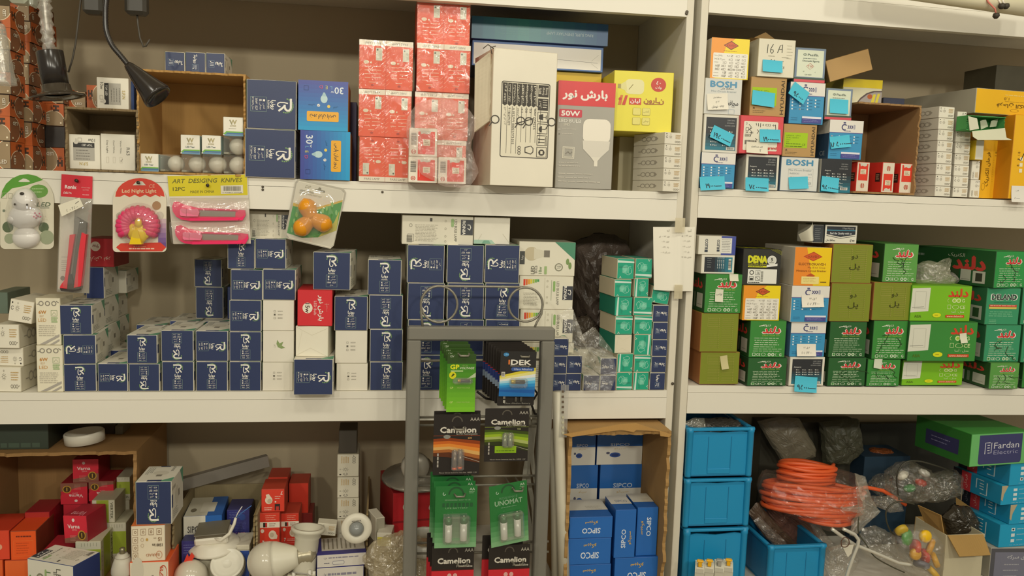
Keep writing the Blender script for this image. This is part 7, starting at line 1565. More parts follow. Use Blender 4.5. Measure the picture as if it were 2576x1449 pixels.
# carton of blue and white boxes right of the rack
G = 'blue and white fixture boxes in the tall carton'
kk = open_box('open_carton', 'tall open kraft carton of blue boxes between the rack and the double post', (1424, 1086, 1678, 1500), -0.062, 0.22, ZC, col='#a8834e', amp=0.005, t=0.006, seed=61)
mb = MB(); o_ = kk.location; pts = [(1417, 1092), (1560, 1066), (1600, 1064), (1688, 1092), (1682, 1098), (1660, 1096), (1658, 1084), (1600, 1080), (1592, 1086), (1562, 1080), (1436, 1098)]
qs = [P(x, y, -0.066) - o_ for x, y in pts]; mb.prism([(v.x, v.z) for v in qs][::-1], -0.0075, -0.004, kraft('#b98f52')); f = mb.build('top_flap', parent=kk); f['label'] = 'torn top flap'
def sp(label, px, Y, on, art, rot=0, d=0.09, front='#2468b8', side='#1f5ca8', **k): return carton('fixture_carton', label, px, Y, d, front=front, side=side, cv=art, rot=rot, on=on, group=G, rough=0.35, **k)
Zk = ZC + 0.0075
fa_ = sp('blue and white fixture box at the bottom back left of the tall carton', (1420, 1300, 1500, 1420), 0.08, Zk, a_sipco_far(), d=.05); fb_ = sp('blue and white fixture box at the bottom back right of the tall carton', (1514, 1300, 1622, 1420), 0.08, Zk, a_sipco_far(), d=.05)
ga = sp('blue and white fixture box, middle back left of the tall carton', (1428, 1170, 1502, 1299), 0.08, top(fa_), a_sipco_far(), d=.05); gb_ = sp('blue and white fixture box, middle back right of the tall carton', (1508, 1168, 1622, 1299), 0.08, top(fb_), a_sipco_far(), d=.05)
sp('shaded blue and white fixture box, top back left of the tall carton', (1430, 1088, 1498, 1169), 0.08, top(ga), a_sipco_far(), d=.05); sp('shaded blue and white fixture box, top back right of the tall carton', (1502, 1085, 1616, 1167), 0.08, top(gb_), a_sipco_far(), d=.05)
z = Zk
tb = (lambda c: (c.rect(0, 0, 100, 62, '#d4cfbe'), c.greek(50, 40, 92, 3, 8, '#a8a08c', 2, 3), c)[-1])(Cv(100, 100))
for i, (px, lab) in enumerate((((1425, 1420, 1536, 1488), 'lowest'), ((1428, 1354, 1537, 1418), 'middle'), ((1432, 1300, 1541, 1353), 'top'))):
    o = sp(f'blue fixture box with upside-down lettering, {lab} of the left pile in the tall carton', px, -0.046, z, a_sipco(), tcv=tb); z = top(o)
o = sp('blue fixture box with upside-down lettering at the bottom right of the tall carton', (1545, 1402, 1655, 1488), -0.042, Zk, a_sipco())
cvt = (lambda c: (c.rect(0, 0, 100, 60, '#d8d3c4'), c.text('SIPCO', 56, 40, 16, '#5c6c88', rot=0), c)[-1])(Cv(100, 100))
sp('upright blue fixture box, left of the two standing in the tall carton', (1546, 1282, 1599, 1402), -0.042, top(o), a_sipco_v(), tcv=cvt, d=.075); sp('upright blue fixture box, right of the two standing in the tall carton', (1601, 1276, 1654, 1402), -0.036, top(o), a_sipco_v(), 180, tcv=tb, d=.075)
# ================================================================== grey wire display rack with battery cards
YR = -0.085
gm = card('#7d7a70', 0.45, 0.04, 12); wm_ = card('#8f8a7c', 0.35, 0.05, metal=0.4)
rk = empty('display_rack', Vector((P(1210, 840, YR).x, YR, 0.40)), 'grey metal display rack with wire scrolls on top, hung with battery cards', 'rack')
def rp(mb, nm, par=None, lab=None):
    mb.v = [tuple(Vector(v) - rk.location) for v in mb.v]; o = mb.build(nm, parent=par or rk)
    if lab: o['label'] = lab
    return o
a, b = P(1025, 842, YR), P(1397, 842, YR); zt_ = P(1210, 824, YR).z; t_ = P(1057, 1000, YR).x - P(1022, 1000, YR).x
for x in (a.x, b.x - t_): mb = MB(); mb.box((x, YR, 0.40), (x + t_, YR + .022, zt_ - t_ + .0002), gm, .002); rp(mb, 'post')
mb = MB(); mb.box((a.x, YR - .0004, zt_ - t_), (b.x, YR + .0224, zt_), gm, .003); rp(mb, 'top_bar')
# scrolls
def circ(cx, cy, r, a0, a1, n=20): return [(cx + r * math.cos(R(a0 + (a1 - a0) * i / n)), cy + r * math.sin(R(a0 + (a1 - a0) * i / n))) for i in range(n + 1)]
pts = [(1064, 822), (1059, 790)] + circ(1105, 766, 46, 160, 90 - 360 + 270 - 90, 4)[:0] + circ(1105, 766, 46, 150, -270 + 60, 26)
# left scroll: up from the bar, round the circle, then across to the right circle and down
L = [(1064, 824), (1060, 795), (1059, 766)] + circ(1105, 766, 46, 180, 540, 26)[1:] + circ(1105, 766, 46, 180, 268, 8)[1:]
Rr = circ(1322, 766, 43, -88, 0, 8) + circ(1322, 766, 43, 0, 360, 26)[1:] + [(1362, 790), (1350, 812), (1344, 826)]
mb = MB(); pp = [P(x, y, YR + .011) for x, y in L]; n_ = len(pp)
for i, p in enumerate(pp): p.y += 0.007 * i / n_
rp(mb.tube(pp + [P(1122, 720, YR + .012), P(1305, 722, YR + .012)] + [P(x, y, YR + .011 + .007 * (1 - i / len(Rr))) for i, (x, y) in enumerate(Rr)], 0.0021, wm_, 8), 'wire_scroll')
def bar(y, Y=YR + .024, r=.0022): mb = MB(); p, q_ = P(1030, y, Y), P(1380, y - 4, Y); mb.tube([p, q_], r, wm_, 8); rp(mb, 'cross_bar')
for y in (908, 1050, 1070, 1200, 1222, 1366, 1392): bar(y)
def hook(x, y, front, dy=10):
    """double wire hook from the cross bar forward"""
    mb = MB(); p = P(x, y, YR + .02); e = Vector((0, front - (YR + .02), .015))
    for dx in (-.009, .009): mb.tube([p + Vector((dx, 0, .004)), p + e * .9 + Vector((dx, 0, 0))], .0017, wm_, 7)
    mb.tube([p + e * .9 + Vector((-.009, 0, 0)), p + e + Vector((-.006, 0, -.003)), p + e + Vector((.006, 0, -.003)), p + e * .9 + Vector((.009, 0, 0))], .0017, wm_, 7); rp(mb, 'hook')
# cards
clb = film(0.06, 0.20, '#ffffff', 0.06, 0.1)
def bcard(label, px, Y, W, Hh, art, base, batts=(), group=None, yaw=0, roll=0, rnd_=4, name='battery_card', blis=None, notch=None):
    """battery blister card in a W x Hh design space"""
    x0, y0, x1, y1 = px; A, B = P(x0, (y0 + y1) / 2, Y), P(x1, (y0 + y1) / 2, Y); T, U = P((x0 + x1) / 2, y0, Y), P((x0 + x1) / 2, y1, Y)
    w = (B.x - A.x) / math.cos(R(yaw)); h = T.z - U.z
    r = empty(name, Vector(((A.x + B.x) / 2, Y, U.z)), label, 'batteries', group, (0, R(roll), R(yaw)))
    kx, kz = w / W, h / Hh
    mb = MB(); o = []
    for cx, cy, a in ((W - rnd_, rnd_, -90), (W - rnd_, Hh - rnd_, 0), (rnd_, Hh - rnd_, 90), (rnd_ if not notch else notch, rnd_ if not notch else notch, 180)):
        rr = rnd_ if not (notch and a == 180) else notch
        for k in range(6): t = R(a + 18 * k); o.append((cx + rr * math.cos(t), cy + rr * math.sin(t)))
    mb.prism([((x - W / 2) * kx, (Hh - y) * kz) for x, y in o][::-1], -.0008, 0, card(base, .3, .05))
    art.put(mb, (-w / 2, -.0008, h), (w, 0, 0), (0, 0, -h), rough=.3); mb.build('backing_card', parent=r)
    for (bx, by, br, bl, ang, segs) in batts:
        Mb = Matrix.Translation(((bx - W / 2) * kx, -.0008 - br * kx * .8, (Hh - by) * kz)) @ Matrix.Rotation(R(ang), 4, 'Y')
        bt_ = None; z = -bl * kz / 2
        for (f, colr, met_) in segs:
            mb = MB(); l = bl * kz * f; rr = br * kx
            mb.lathe([(0, z), (rr * .96, z), (rr, z + .0006), (rr, z + l), (0, z + l)], card(colr, .25, .03, metal=met_), 16, Mb); z += l
            q_ = mb.build('battery' if bt_ is None else 'band', parent=r if bt_ is None else bt_); bt_ = bt_ or q_
        mb = MB(); rr = br * kx; mb.lathe([(rr * .35, z), (rr * .35, z + .0015), (0, z + .0015)], card('#c8c4b8', .25, metal=.8), 10, Mb); mb.build('terminal', parent=bt_)
    if blis:
        bx0, by0, bx1, by1, dp = blis; mb = MB()
        mb.box(((bx0 - W / 2) * kx, -.0008 - dp, (Hh - by1) * kz), ((bx1 - W / 2) * kx, -.0009, (Hh - by0) * kz), clb, .003); mb.build('blister', parent=r)
    return r
def copycard(r, dx, dy, dz, label):
    c = r.copy(); COL.objects.link(c); c.location = r.location + Vector((dx, dy, dz)); c['label'] = label
    for ch in r.children:
        d = ch.copy(); COL.objects.link(d); d.parent = c
        for g in ch.children: e = g.copy(); COL.objects.link(e); e.parent = d
    return c
def a_gp():
    c = Cv(72, 145)
    for k in range(10): c.rect(0, 22 + k * 12.3, 72, 22 + (k + 1) * 12.3, '#%02x%02x%02x' % tuple(int(a + (b - a) * k / 9) for a, b in zip((66, 132, 34), (126, 196, 44))))
    c.rect(0, 0, 72, 24, '#34501f'); c.text('12V', 12, 6, 5, '#d8e0c8'); c.text('GP', 19, 32, 11, '#e0e028', b=.05, w=22); c.text('HIGH', 44, 29, 4.6, '#8cac60'); c.text('VOLTAGE', 50, 35, 5.4, '#d8e4c0', w=36, sh=.2, b=.02); c.rect(9, 41, 40, 44, '#b8d48c'); c.disc(14, 53, 9, '#d8d420', 16); c.poly([(10, 56), (15, 48), (19, 51), (14, 56)], '#3c4c1c')
    c.poly([(50, 62), (72, 46), (72, 58)], '#b8c8a0')
    for y in (84, 120): c.text('GP', 12, y, 5, '#c8e07c', b=.02); c.text('HIGH VOLTAGE', 42, y, 3.6, '#b4d070', w=32)
    return c
hk = [(1156, 886), (1299, 886), (1148, 1052), (1276, 1050), (1146, 1204), (1280, 1200), (1150, 1382), (1282, 1382)]
gpb = [(42, 66, 4, 30, 90, ((.25, '#c8a848', .5), (.75, '#4c4a44', .2)))]
g0 = bcard('green battery card with one small battery, front of the left top stack', (1124, 890, 1196, 1036), YR - .045, 72, 145, a_gp(), '#4c8428', gpb, 'green battery cards on the top left hook', blis=(14, 58, 64, 74, .010))
names = ('second', 'third', 'fourth', 'rearmost')
for i in range(4): copycard(g0, -.0024 * (i + 1), .010 * (i + 1), .0028 * (i + 1) + (.003 if i > 1 else 0), f'green battery card, {names[i]} from the front on the top left hook')
hook(1158, 893, YR - .052); hook(1302, 893, YR - .060)
def a_dek():
    c = Cv(90, 114); c.rect(0, 0, 90, 60, '#2c2a28')
    for k in range(8): c.poly([(0, 62 + k * 5), (90, 40 + k * 8), (90, 50 + k * 8.2), (0, 68 + k * 5.6)], ('#d8c838', '#e4dc88', '#e0e4e0', '#a8d4e4', '#58b4e0', '#2c90d0', '#2474b8', '#1c5ca8')[k])
    c.poly([(0, 102), (90, 106), (90, 114), (0, 114)], '#2070b8')
    c.disc(14, 8, 7, '#2c78b0', 12, 5); c.text('23A', 14, 8, 5, '#a0d0f0', sh=.2); c.text('DEK', 52, 27, 13, '#e4e0d4', b=.05, w=50); c.rect(20, 21, 24, 33, '#d87838'); c.text('Electronics Technology', 50, 36, 3.4, '#c8c4b8', w=48); c.rrect(28, 40, 86, 49, 4, '#3c5c9c'); c.text('Ultra Alkaline', 58, 44.5, 5, '#d8dce8', w=46); c.rect(4, 52, 13, 64, '#d8d4c8'); c.barcode(5, 53, 12, 63, '#333333', n=10, horiz=False); return c
d0 = bcard('battery card with blue and yellow picture, in front of the right top stack', (1256, 884, 1346, 997), YR - .056, 90, 114, a_dek(), '#2c2a28', [(46, 76, 5, 34, 90, ((.3, '#c8b048', .5), (.7, '#3c3a34', .2)))], None, roll=1, blis=(24, 66, 70, 90, .012))
def a_blk(): c = Cv(100, 140); c.rect(0, 60, 100, 80, '#2c3c7c'); c.rect(0, 80, 100, 96, '#8c9cb0'); c.rect(0, 58, 100, 60, '#a82c30'); [c.rect(16, 104 + k * 11, 22, 111 + k * 11, '#b8b4a8') for k in range(3)]; c.text('Ultra Alkaline Battery', 55, 134, 4, '#a8a498', w=70); c.disc(30, 46, 9, '#d8d4c8', 12); return c
b0 = bcard('black battery card, foremost of the black stack behind the blue and yellow card', (1252, 880, 1345, 1020), YR - .044, 100, 140, a_blk(), '#2b2622', [(50, 116, 4, 26, 0, ((1, '#6c6860', .5),)), (64, 116, 4, 26, 0, ((1, '#6c6860', .5),))], 'black battery cards on the top right hook')
for i in range(6): copycard(b0, -.0030 * (i + 1), .0105 * (i + 1), .0014 * (i + 1), f'black battery card, {("second", "third", "fourth", "fifth", "sixth", "rearmost")[i]} from the front in the top right black stack')
def a_cam(kind):
    c = Cv(118, 150); top_, bot = ('#2b2623', '#2b2623')
    c.rect(0, 0, 118, 150, '#2a2522'); c.text('AAA', 104, 12, 9, '#b8b2a4', w=24); c.text('Camelion', 62, 38, 14, '#d8d2c4', b=.05, w=90); c.ring(59, 18, 14, 3, '#5c564c', 180, 360, 10)
    if kind == 'o': cl = ('#8c3c14', '#c86420', '#e08a34', '#d8a860', '#a86430', '#5c3018')
    elif kind == 'g': cl = ('#3c4c14', '#6c8c1c', '#98b428', '#a8b468', '#5c6c20', '#303814')
    else: cl = ('#a01c28', '#c82430', '#d02834', '#c02430', '#a81c28', '#8c1822')
    if kind == 'r':
        c.rect(0, 62, 118, 150, cl[2]); c.rect(0, 60, 118, 63, '#4c1c1c'); c.text('Plus Alkaline', 92, 52, 6, '#d8d2c4', w=44, b=.01)
        for x in (50, 66): c.disc(x, 76, 6, '#e0a8a0', 12)
    else:
        for k, q_ in enumerate(cl): c.poly([(0, 60 + k * 7), (40, 58 + k * 7), (118, 66 + k * 9), (118, 76 + k * 9), (40, 66 + k * 8), (0, 68 + k * 7)], q_)
        c.rect(0, 52, 118, 53, '#a84c28' if kind == 'o' else '#8c9c3c'); c.text('Ni-MH Rechargeable' if kind == 'o' else 'AlwaysReady', 84, 48, 5, '#b8b2a4', w=54); c.text('600' if kind == 'o' else '900', 92, 58, 5, '#d8a868' if kind == 'o' else '#b4bc7c'); c.disc(34, 55, 9, '#8c8c84', 14, 5); [c.rect(10, 96 + k * 9, 14, 103 + k * 9, '#a8a298') for k in range(4)]; c.text('Never throw batteries into fire  HR03 1.2V', 64, 144, 3.4, '#b0aa9c', w=96); c.line([(74, 104), (118, 118)], 1, '#b8b0a0')
        if kind == 'g': c.rect(28, 106, 86, 126, '#8cb41c'); c.greek(32, 118, 82, 1, 5, '#5c7c14', 3, 4)
    return c
cells = [(54, 112, 6, 46, 0, ((.12, '#d86030', .2), (.88, '#7c6c5c', .5))), (68, 110, 6, 46, 0, ((.12, '#d86030', .2), (.88, '#7c6c5c', .5)))]
cellg = [(54, 88, 6, 34, 0, ((1, '#8c9470', .5),)), (68, 88, 6, 34, 0, ((1, '#8c9470', .5),))]
co_ = bcard('black and orange rechargeable battery card, second row left', (1090, 1042, 1207, 1194), YR - .05, 118, 150, a_cam('o'), '#2a2522', cells, 'black and orange battery cards', blis=(46, 84, 78, 138, .011)); copycard(co_, .001, .012, .003, 'black and orange battery card just behind the front one, second row left')
bcard('black and green rechargeable battery card, second row right', (1219, 1027, 1329, 1160), YR - .05, 118, 150, a_cam('g'), '#2a2522', cellg, None, blis=(46, 66, 78, 108, .011))
hook(1146, 1066, YR - .060); hook(1282, 1056, YR - .060)
def a_aa(uno=False):
    c = Cv(105, 160)
    for k in range(12): c.rect(0, k * 13.4, 105, (k + 1) * 13.4, '#%02x%02x%02x' % tuple(int(a + (b - a) * max(0, (k - 6) / 5)) for a, b in zip((44, 118, 58), (128, 178, 128))))
    c.text('AA', 92, 8, 7, '#d0dcc8'); c.greek(84, 14, 100, 2, 4, '#9cc09c', 1.2, 3); c.ring(22, 20, 4, 1.4, '#c8dcc8', 0, 260, 8); c.ring(52, 22, 20, 4, '#2c5434', 180, 360, 10)
    if uno: c.text('RESILIENCE', 52, 36, 6, '#6c9c74', w=50); c.text('UNOMAT', 52, 48, 13, '#98b898', w=76, b=.03); c.greek(30, 60, 80, 1, 4, '#6c9c74', 2, 3)
    else: c.text('RECHARGEABLE  READY TO USE', 56, 36, 4, '#8cb48c', w=64); [c.rect(18 + k * 10, 44, 24 + k * 10, 54, '#2c5c38') for k in range(8)]; c.text('LIFE BATTERY', 54, 57, 4, '#8cb48c', w=56)
    return c
aa = [(34, 110, 9, 62, 0, ((.72, '#d8d8cc', .1), (.28, '#2c6c38', .2))), (72, 108, 9, 62, 0, ((.72, '#d8d8cc', .1), (.28, '#2c6c38', .2)))]
f0 = bcard('green battery card with two white and green batteries, front of the third row left stack', (1094, 1222, 1199, 1376), YR - .058, 105, 160, a_aa(), '#2f7a3c', aa, 'green double battery cards, third row left', rnd_=7, notch=26, blis=(20, 74, 88, 146, .013))
for i in range(3): copycard(f0, -.0022 * (i + 1), .0125 * (i + 1), .0042 * (i + 1), f'green double battery card, {("second", "third", "rearmost")[i]} from the front in the third row left')
u0 = bcard('green battery card with outlined name, hung askew, third row right', (1236, 1214, 1334, 1367), YR - .058, 105, 160, a_aa(True), '#2f7a3c', aa, None, yaw=14, roll=-4, rnd_=7, notch=30, blis=(20, 74, 88, 146, .013))
hook(1146, 1222, YR - .068); hook(1284, 1208, YR - .070)
r0_ = bcard('black and red battery card, bottom row left', (1085, 1372, 1191, 1520), YR - .050, 118, 150, a_cam('r'), '#2a2522', (), 'black and red battery cards')
for i in range(3): copycard(r0_, -.0022 * (i + 1), .012 * (i + 1), .003 * (i + 1), f'black and red battery card, {("second", "third", "rearmost")[i]} from the front, bottom row left')
r1_ = bcard('black and red battery card, bottom row right', (1228, 1370, 1331, 1515), YR - .050, 118, 150, a_cam('r'), '#2a2522', (), 'black and red battery cards'); copycard(r1_, -.009, .022, .009, 'black and red battery card right behind the bottom row right one')
hook(1152, 1388, YR - .066); hook(1285, 1386, YR - .066)
# black cord looped behind the rack, tubes leaning at its right
cd = MB(); cd.tube([P(x, y, YR + .035) for x, y in ((1200, 985), (1222, 1002), (1260, 1010), (1330, 960), (1352, 990), (1336, 1015), (1345, 1040), (1372, 1052), (1386, 1080))], .0022, card('#2c2622', .5), 8); tag(cd.build('cord'), 'thin black cord looped behind the top row of battery cards', 'cord')
tt = MB(); pts = [P(1404, 985, -.045), P(1406, 1100, -.045), P(1412, 1250, -.05), P(1420, 1480, -.05)]; tt.tube(pts, .0105, card('#d8d2be', .35, .03), 14); tag(tt.build('light_tube'), 'long white tube leaning beside the right post of the rack', 'tube')
tt = MB(); tt.tube([P(1392, 1080, -.035), P(1398, 1480, -.035)], .0075, card('#b8b2a0', .4, .03), 12); tag(tt.build('light_tube'), 'thin grey tube between the rack post and the white tube', 'tube')
ls = empty('light_strip', P(1418, 970, -.056), 'clear plastic light strip with small chips hanging right of the rack', 'light strip')
mb = MB(); A_, B_ = P(1411, 968, -.056) - ls.location, P(1426, 1100, -.056) - ls.location; mb.box((A_.x, -.0012, B_.z), (B_.x, 0, A_.z), film(.12, .15, '#e8e4d4', .1, 0), .0003); mb.build('strip', parent=ls)
for k in range(9):
    p = P(1416, 985 + k * 13, -.058) - ls.location; mb = MB(); mb.box((p.x - .002, -.003, p.z - .002), (p.x + .002, -.0013, p.z + .002), card('#c8c4a8' if k > 4 else '#6c5c4c', .3), .0004); mb.build('chip', parent=ls)
st = empty('light_strip', P(1336, 1060, -.03), 'crumpled silver light strips hanging behind the right battery cards', 'light strip')
for k in range(3):
    mb = MB(); x = 1326 + k * 10
    pts = [P(x + 8 * math.sin(j * .9 + k), 1030 + j * 36, -.035 + .004 * k) - st.location for j in range(11)]
    vs = []; fs = []
    for j, p in enumerate(pts): vs += [p + Vector((-.004, 0, 0)), p + Vector((.004, .001, 0))]
    mb.add(vs, [[2 * j, 2 * j + 1, 2 * j + 3, 2 * j + 2] for j in range(10)], card('#a8a496', .3, .1, 40, .3, metal=.2)); mb.build('strip', parent=st)
# ================================================================== bottom shelf, right unit
RCt = RC + 0.0004
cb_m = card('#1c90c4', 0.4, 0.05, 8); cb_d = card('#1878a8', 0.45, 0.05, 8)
def crate(label, px, Y, on, d=0.19, grp='stacked blue plastic crates', h=None, low=False):
    C, w, h = frame_of(px, Y, on, 0, 0, h); r = empty('plastic_crate', C, label, 'crate', grp); t = .003
    def part(nm, *bx, m=cb_m, bev=.0012):
        mb = MB()
        for a, b in bx: mb.box(a, b, m, bev)
        return mb.build(nm, parent=r)
    a, b = -w / 2, w / 2; i = .007
    dip = h * (.045 if not low else .02)
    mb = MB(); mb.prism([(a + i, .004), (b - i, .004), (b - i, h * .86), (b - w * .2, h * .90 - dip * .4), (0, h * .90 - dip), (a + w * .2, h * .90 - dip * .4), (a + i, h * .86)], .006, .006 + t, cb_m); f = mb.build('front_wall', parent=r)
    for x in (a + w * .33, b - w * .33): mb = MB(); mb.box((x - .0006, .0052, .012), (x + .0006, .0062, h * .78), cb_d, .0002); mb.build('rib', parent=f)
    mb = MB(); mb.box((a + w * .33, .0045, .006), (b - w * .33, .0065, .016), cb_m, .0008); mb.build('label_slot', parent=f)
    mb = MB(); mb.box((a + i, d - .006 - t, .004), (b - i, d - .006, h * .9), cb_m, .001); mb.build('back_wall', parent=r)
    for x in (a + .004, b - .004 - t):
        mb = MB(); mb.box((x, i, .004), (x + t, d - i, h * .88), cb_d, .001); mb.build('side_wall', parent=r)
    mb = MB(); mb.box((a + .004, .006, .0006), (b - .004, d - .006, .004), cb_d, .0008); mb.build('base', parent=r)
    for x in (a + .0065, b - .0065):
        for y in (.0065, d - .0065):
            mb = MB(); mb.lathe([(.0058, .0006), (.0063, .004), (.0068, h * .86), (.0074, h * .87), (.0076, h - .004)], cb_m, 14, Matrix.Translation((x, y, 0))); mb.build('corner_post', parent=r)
    mb = MB()
    for p0, p1 in (((a, 0, h - .010), (b, .010, h - .0045)), ((a, d - .010, h - .010), (b, d, h - .0045)), ((a, .010, h - .010), (a + .009, d - .010, h - .0045)), ((b - .009, .010, h - .010), (b, d - .010, h - .0045))): mb.box(p0, p1, cb_m, .0012)
    mb.build('rim', parent=r)
    TOP[r.name] = C.z + h; return r
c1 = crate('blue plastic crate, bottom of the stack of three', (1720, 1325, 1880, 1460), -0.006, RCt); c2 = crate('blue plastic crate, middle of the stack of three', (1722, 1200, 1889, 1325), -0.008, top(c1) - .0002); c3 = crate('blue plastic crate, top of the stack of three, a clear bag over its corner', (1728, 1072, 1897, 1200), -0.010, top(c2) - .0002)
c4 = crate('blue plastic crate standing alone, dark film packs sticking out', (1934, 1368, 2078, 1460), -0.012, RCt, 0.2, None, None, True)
# film packs leaning in the lone crate
pkm = film(0.14, 0.14, '#9c8c7c', 0.1, 0.8, 24)
for k, (pts, Y, lab, m) in enumerate((([(1880, 1290), (1905, 1262), (1965, 1330), (2010, 1372), (1960, 1376), (1925, 1352)], 0.08, 'dark brown film pack leaning out of the lone crate towards the stack', card('#5c4838', .3, .2, 20, .5)), ([(1895, 1310), (1912, 1300), (1975, 1360), (1985, 1380), (1950, 1378)], 0.03, 'clear edged film pack at the left rim of the lone crate', pkm), ([(1915, 1222), (1925, 1215), (1945, 1270), (2040, 1310), (2070, 1368), (2000, 1376), (1950, 1330), (1920, 1270)], 0.10, 'reddish film pack leaning out of the middle of the lone crate', card('#6c4c40', .28, .2, 20, .6)), ([(2028, 1300), (2042, 1298), (2096, 1366), (2080, 1378), (2060, 1366)], 0.05, 'thin film pack at the right rim of the lone crate', pkm))):
    bag('film_pack', lab, pts, Y, .0012, m, 40 + k, cat='pack', thick=.014, group='film packs in the lone crate')
# clear bag over the top crate
bag('plastic_bag', 'thin clear bag hanging from the corner of the top blue crate', [(1722, 1062), (1745, 1050), (1772, 1052), (1778, 1078), (1750, 1084), (1726, 1100), (1715, 1180), (1712, 1120)], 0.02, .0012, film(.22, .12, '#c8c4b0', .14, .8, 30), 51, thick=.02)
bag('wrapped_goods', 'dark wrapped goods inside the top blue crate', [(1740, 1082), (1760, 1054), (1830, 1052), (1870, 1060), (1880, 1086), (1800, 1100)], 0.05, .002, card('#4a4640', .3, .3, 30, .6), 52, cat='bundle', thick=.05)
# row of miniature breakers
mcw = card('#d6d2c0', .4, .03)
def mcb(label, x, lev=1, dark=False):
    p = P(x, 1470, -.07); r = empty('circuit_breaker', Vector((p.x, -.055, RCt)), label, 'circuit breaker', 'small breakers in front of the crate stack', (R(30), 0, R(-22))); w = .0172
    prof = [(0, .0), (.062, 0), (.062, .050), (.048, .052), (.044, .066), (.022, .066), (.018, .052), (0, .046)]
    mb = MB(); n = len(prof); vs = [Vector((sx, y, z)) for sx in (-w / 2, w / 2) for y, z in prof]
    mb.add(vs, [list(range(n))[::-1], [n + i for i in range(n)]] + [[i, (i + 1) % n, n + (i + 1) % n, n + i] for i in range(n)], mcw); mb.build('body', parent=r)
    mb = MB(); mb.box((-w * .42, .021, .066), (w * .42, .030, .0665), card('#b8b4a4', .5), .0001); cv = Cv(60, 30); cv.greek(6, 6, 54, 3, 8, '#5c5c54', 2.6, int(x)); cv.put(mb, (-w * .4, .044, .0666), (w * .8, 0, 0), (0, -.012, 0)); mb.build('label', parent=r)
    Ml = Matrix.Translation((0, .036, .066)) @ Matrix.Rotation(R(-25), 4, 'X'); lm = card('#f0b418' if not dark else '#a8a498', .3, .03)
    mb = MB(); mb.box((-w * .2, -.003, 0), (w * .2, .003, .011), lm, .001, M=Ml); mb.box((-w * .36, -.004, .0095), (w * .36, .004, .0135), lm, .0015, M=Ml); f = mb.build('toggle', parent=r); f['label'] = 'yellow toggle' if not dark else 'grey toggle'
    for y, z in ((.010, .0492), (.054, .0515)): mb = MB(); mb.lathe([(.0032, 0), (.0032, -.0008), (0, -.0008)], card('#77736a', .4, metal=.6), 10, Matrix.Translation((0, y, z + .0012))); mb.build('screw', parent=r)
mcb('white miniature breaker with a yellow toggle, leftmost of the row before the crates', 1766); mcb('white miniature breaker with a yellow toggle, second of the row before the crates', 1790); mcb('white miniature breaker with a grey toggle, third of the row before the crates', 1815, 1, True); mcb('white miniature breaker with a yellow toggle, rightmost of the row before the crates', 1838)
# orange cable coils in a clear bag
orm = card('#e4602e', .4, .05, 12)
def coil(label, cx, cy, rx, n, Y, dz, tilt=8, rt=.0036, seed=1, squash=.62):
    g = random.Random(seed); p = P(cx, cy, Y); rr = (P(cx + rx, cy, Y) - p).x; pts = []
    r = empty('cable_coil', p, label, 'cable', 'orange cable coils in the clear bag', (R(-tilt), R(5), 0))
    for i in range(n * 22 + 1):
        t = i / 22; a = 2 * math.pi * t; f = 1 + .05 * math.sin(t * 3.7 + seed) - .03 * (t % 3)
        pts.append((rr * f * math.cos(a), rr * squash * f * math.sin(a), dz * (t / n - .5) + .0022 * math.sin(a * 2 + t * 2.1)))
    mb = MB(); mb.tube(pts, rt, orm, 8); mb.build('cable', parent=r)
    return r
coil('orange cable coil, small upper one under the film', 2030, 1188, 68, 9, 0.09, .040, seed=2, rt=.0042); coil('orange cable coil, large middle one', 2045, 1252, 122, 12, 0.07, .056, seed=3, squash=.5, rt=.0044); coil('orange cable coil, lower one at the bottom of the bag', 2078, 1300, 62, 5, 0.05, .020, seed=5, rt=.0040)
mb = MB(); mb.tube([P(x, y, .09) for x, y in ((2120, 1232), (2180, 1226), (2220, 1234), (2262, 1258), (2278, 1270))], .0042, orm, 8); tag(mb.build('cable'), 'loose orange cable end trailing to the right of the coils', 'cable')
bag('plastic_bag', 'clear bag tightly wrapped round the orange cable coils', [(1922, 1192), (1960, 1190), (2030, 1205), (2100, 1196), (2140, 1186), (2172, 1200), (2180, 1240), (2190, 1290), (2150, 1300), (2130, 1330), (2060, 1326), (1990, 1300), (1920, 1262), (1905, 1230)], 0.055, .003, film(.04, .10, '#f0d8c0', .09, .6, 60), 61, thick=.15)
bag('plastic_bag', 'knotted tail of the clear cable bag with a bit of white string', [(2150, 1190), (2178, 1200), (2190, 1250), (2215, 1286), (2200, 1300), (2150, 1350), (2138, 1346), (2180, 1292), (2120, 1286), (2116, 1278), (2178, 1272), (2165, 1230)], 0.0, .002, film(.16, .12, '#d0c8b0', .12, .6, 60), 62, thick=.012)
# back: dark packs and bins in shade
sh = card('#5c564a', .4, .2, 24, .4)
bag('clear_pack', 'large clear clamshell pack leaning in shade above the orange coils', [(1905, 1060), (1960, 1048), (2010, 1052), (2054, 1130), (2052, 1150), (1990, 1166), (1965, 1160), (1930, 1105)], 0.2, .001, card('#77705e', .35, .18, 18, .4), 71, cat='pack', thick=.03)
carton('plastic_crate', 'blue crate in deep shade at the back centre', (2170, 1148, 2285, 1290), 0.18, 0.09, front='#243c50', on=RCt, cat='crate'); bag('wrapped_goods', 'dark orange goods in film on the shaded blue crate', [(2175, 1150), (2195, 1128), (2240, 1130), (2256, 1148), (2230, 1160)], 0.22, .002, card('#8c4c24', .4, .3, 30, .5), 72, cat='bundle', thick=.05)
carton('carton', 'tall dark carton enlarged to stand in for shade, behind the orange coils', (1905, 1062, 2150, 1400), 0.235, 0.05, front='#3a382e', on=RCt)  # raised to cover the pale back panel; its dark front stands for shade
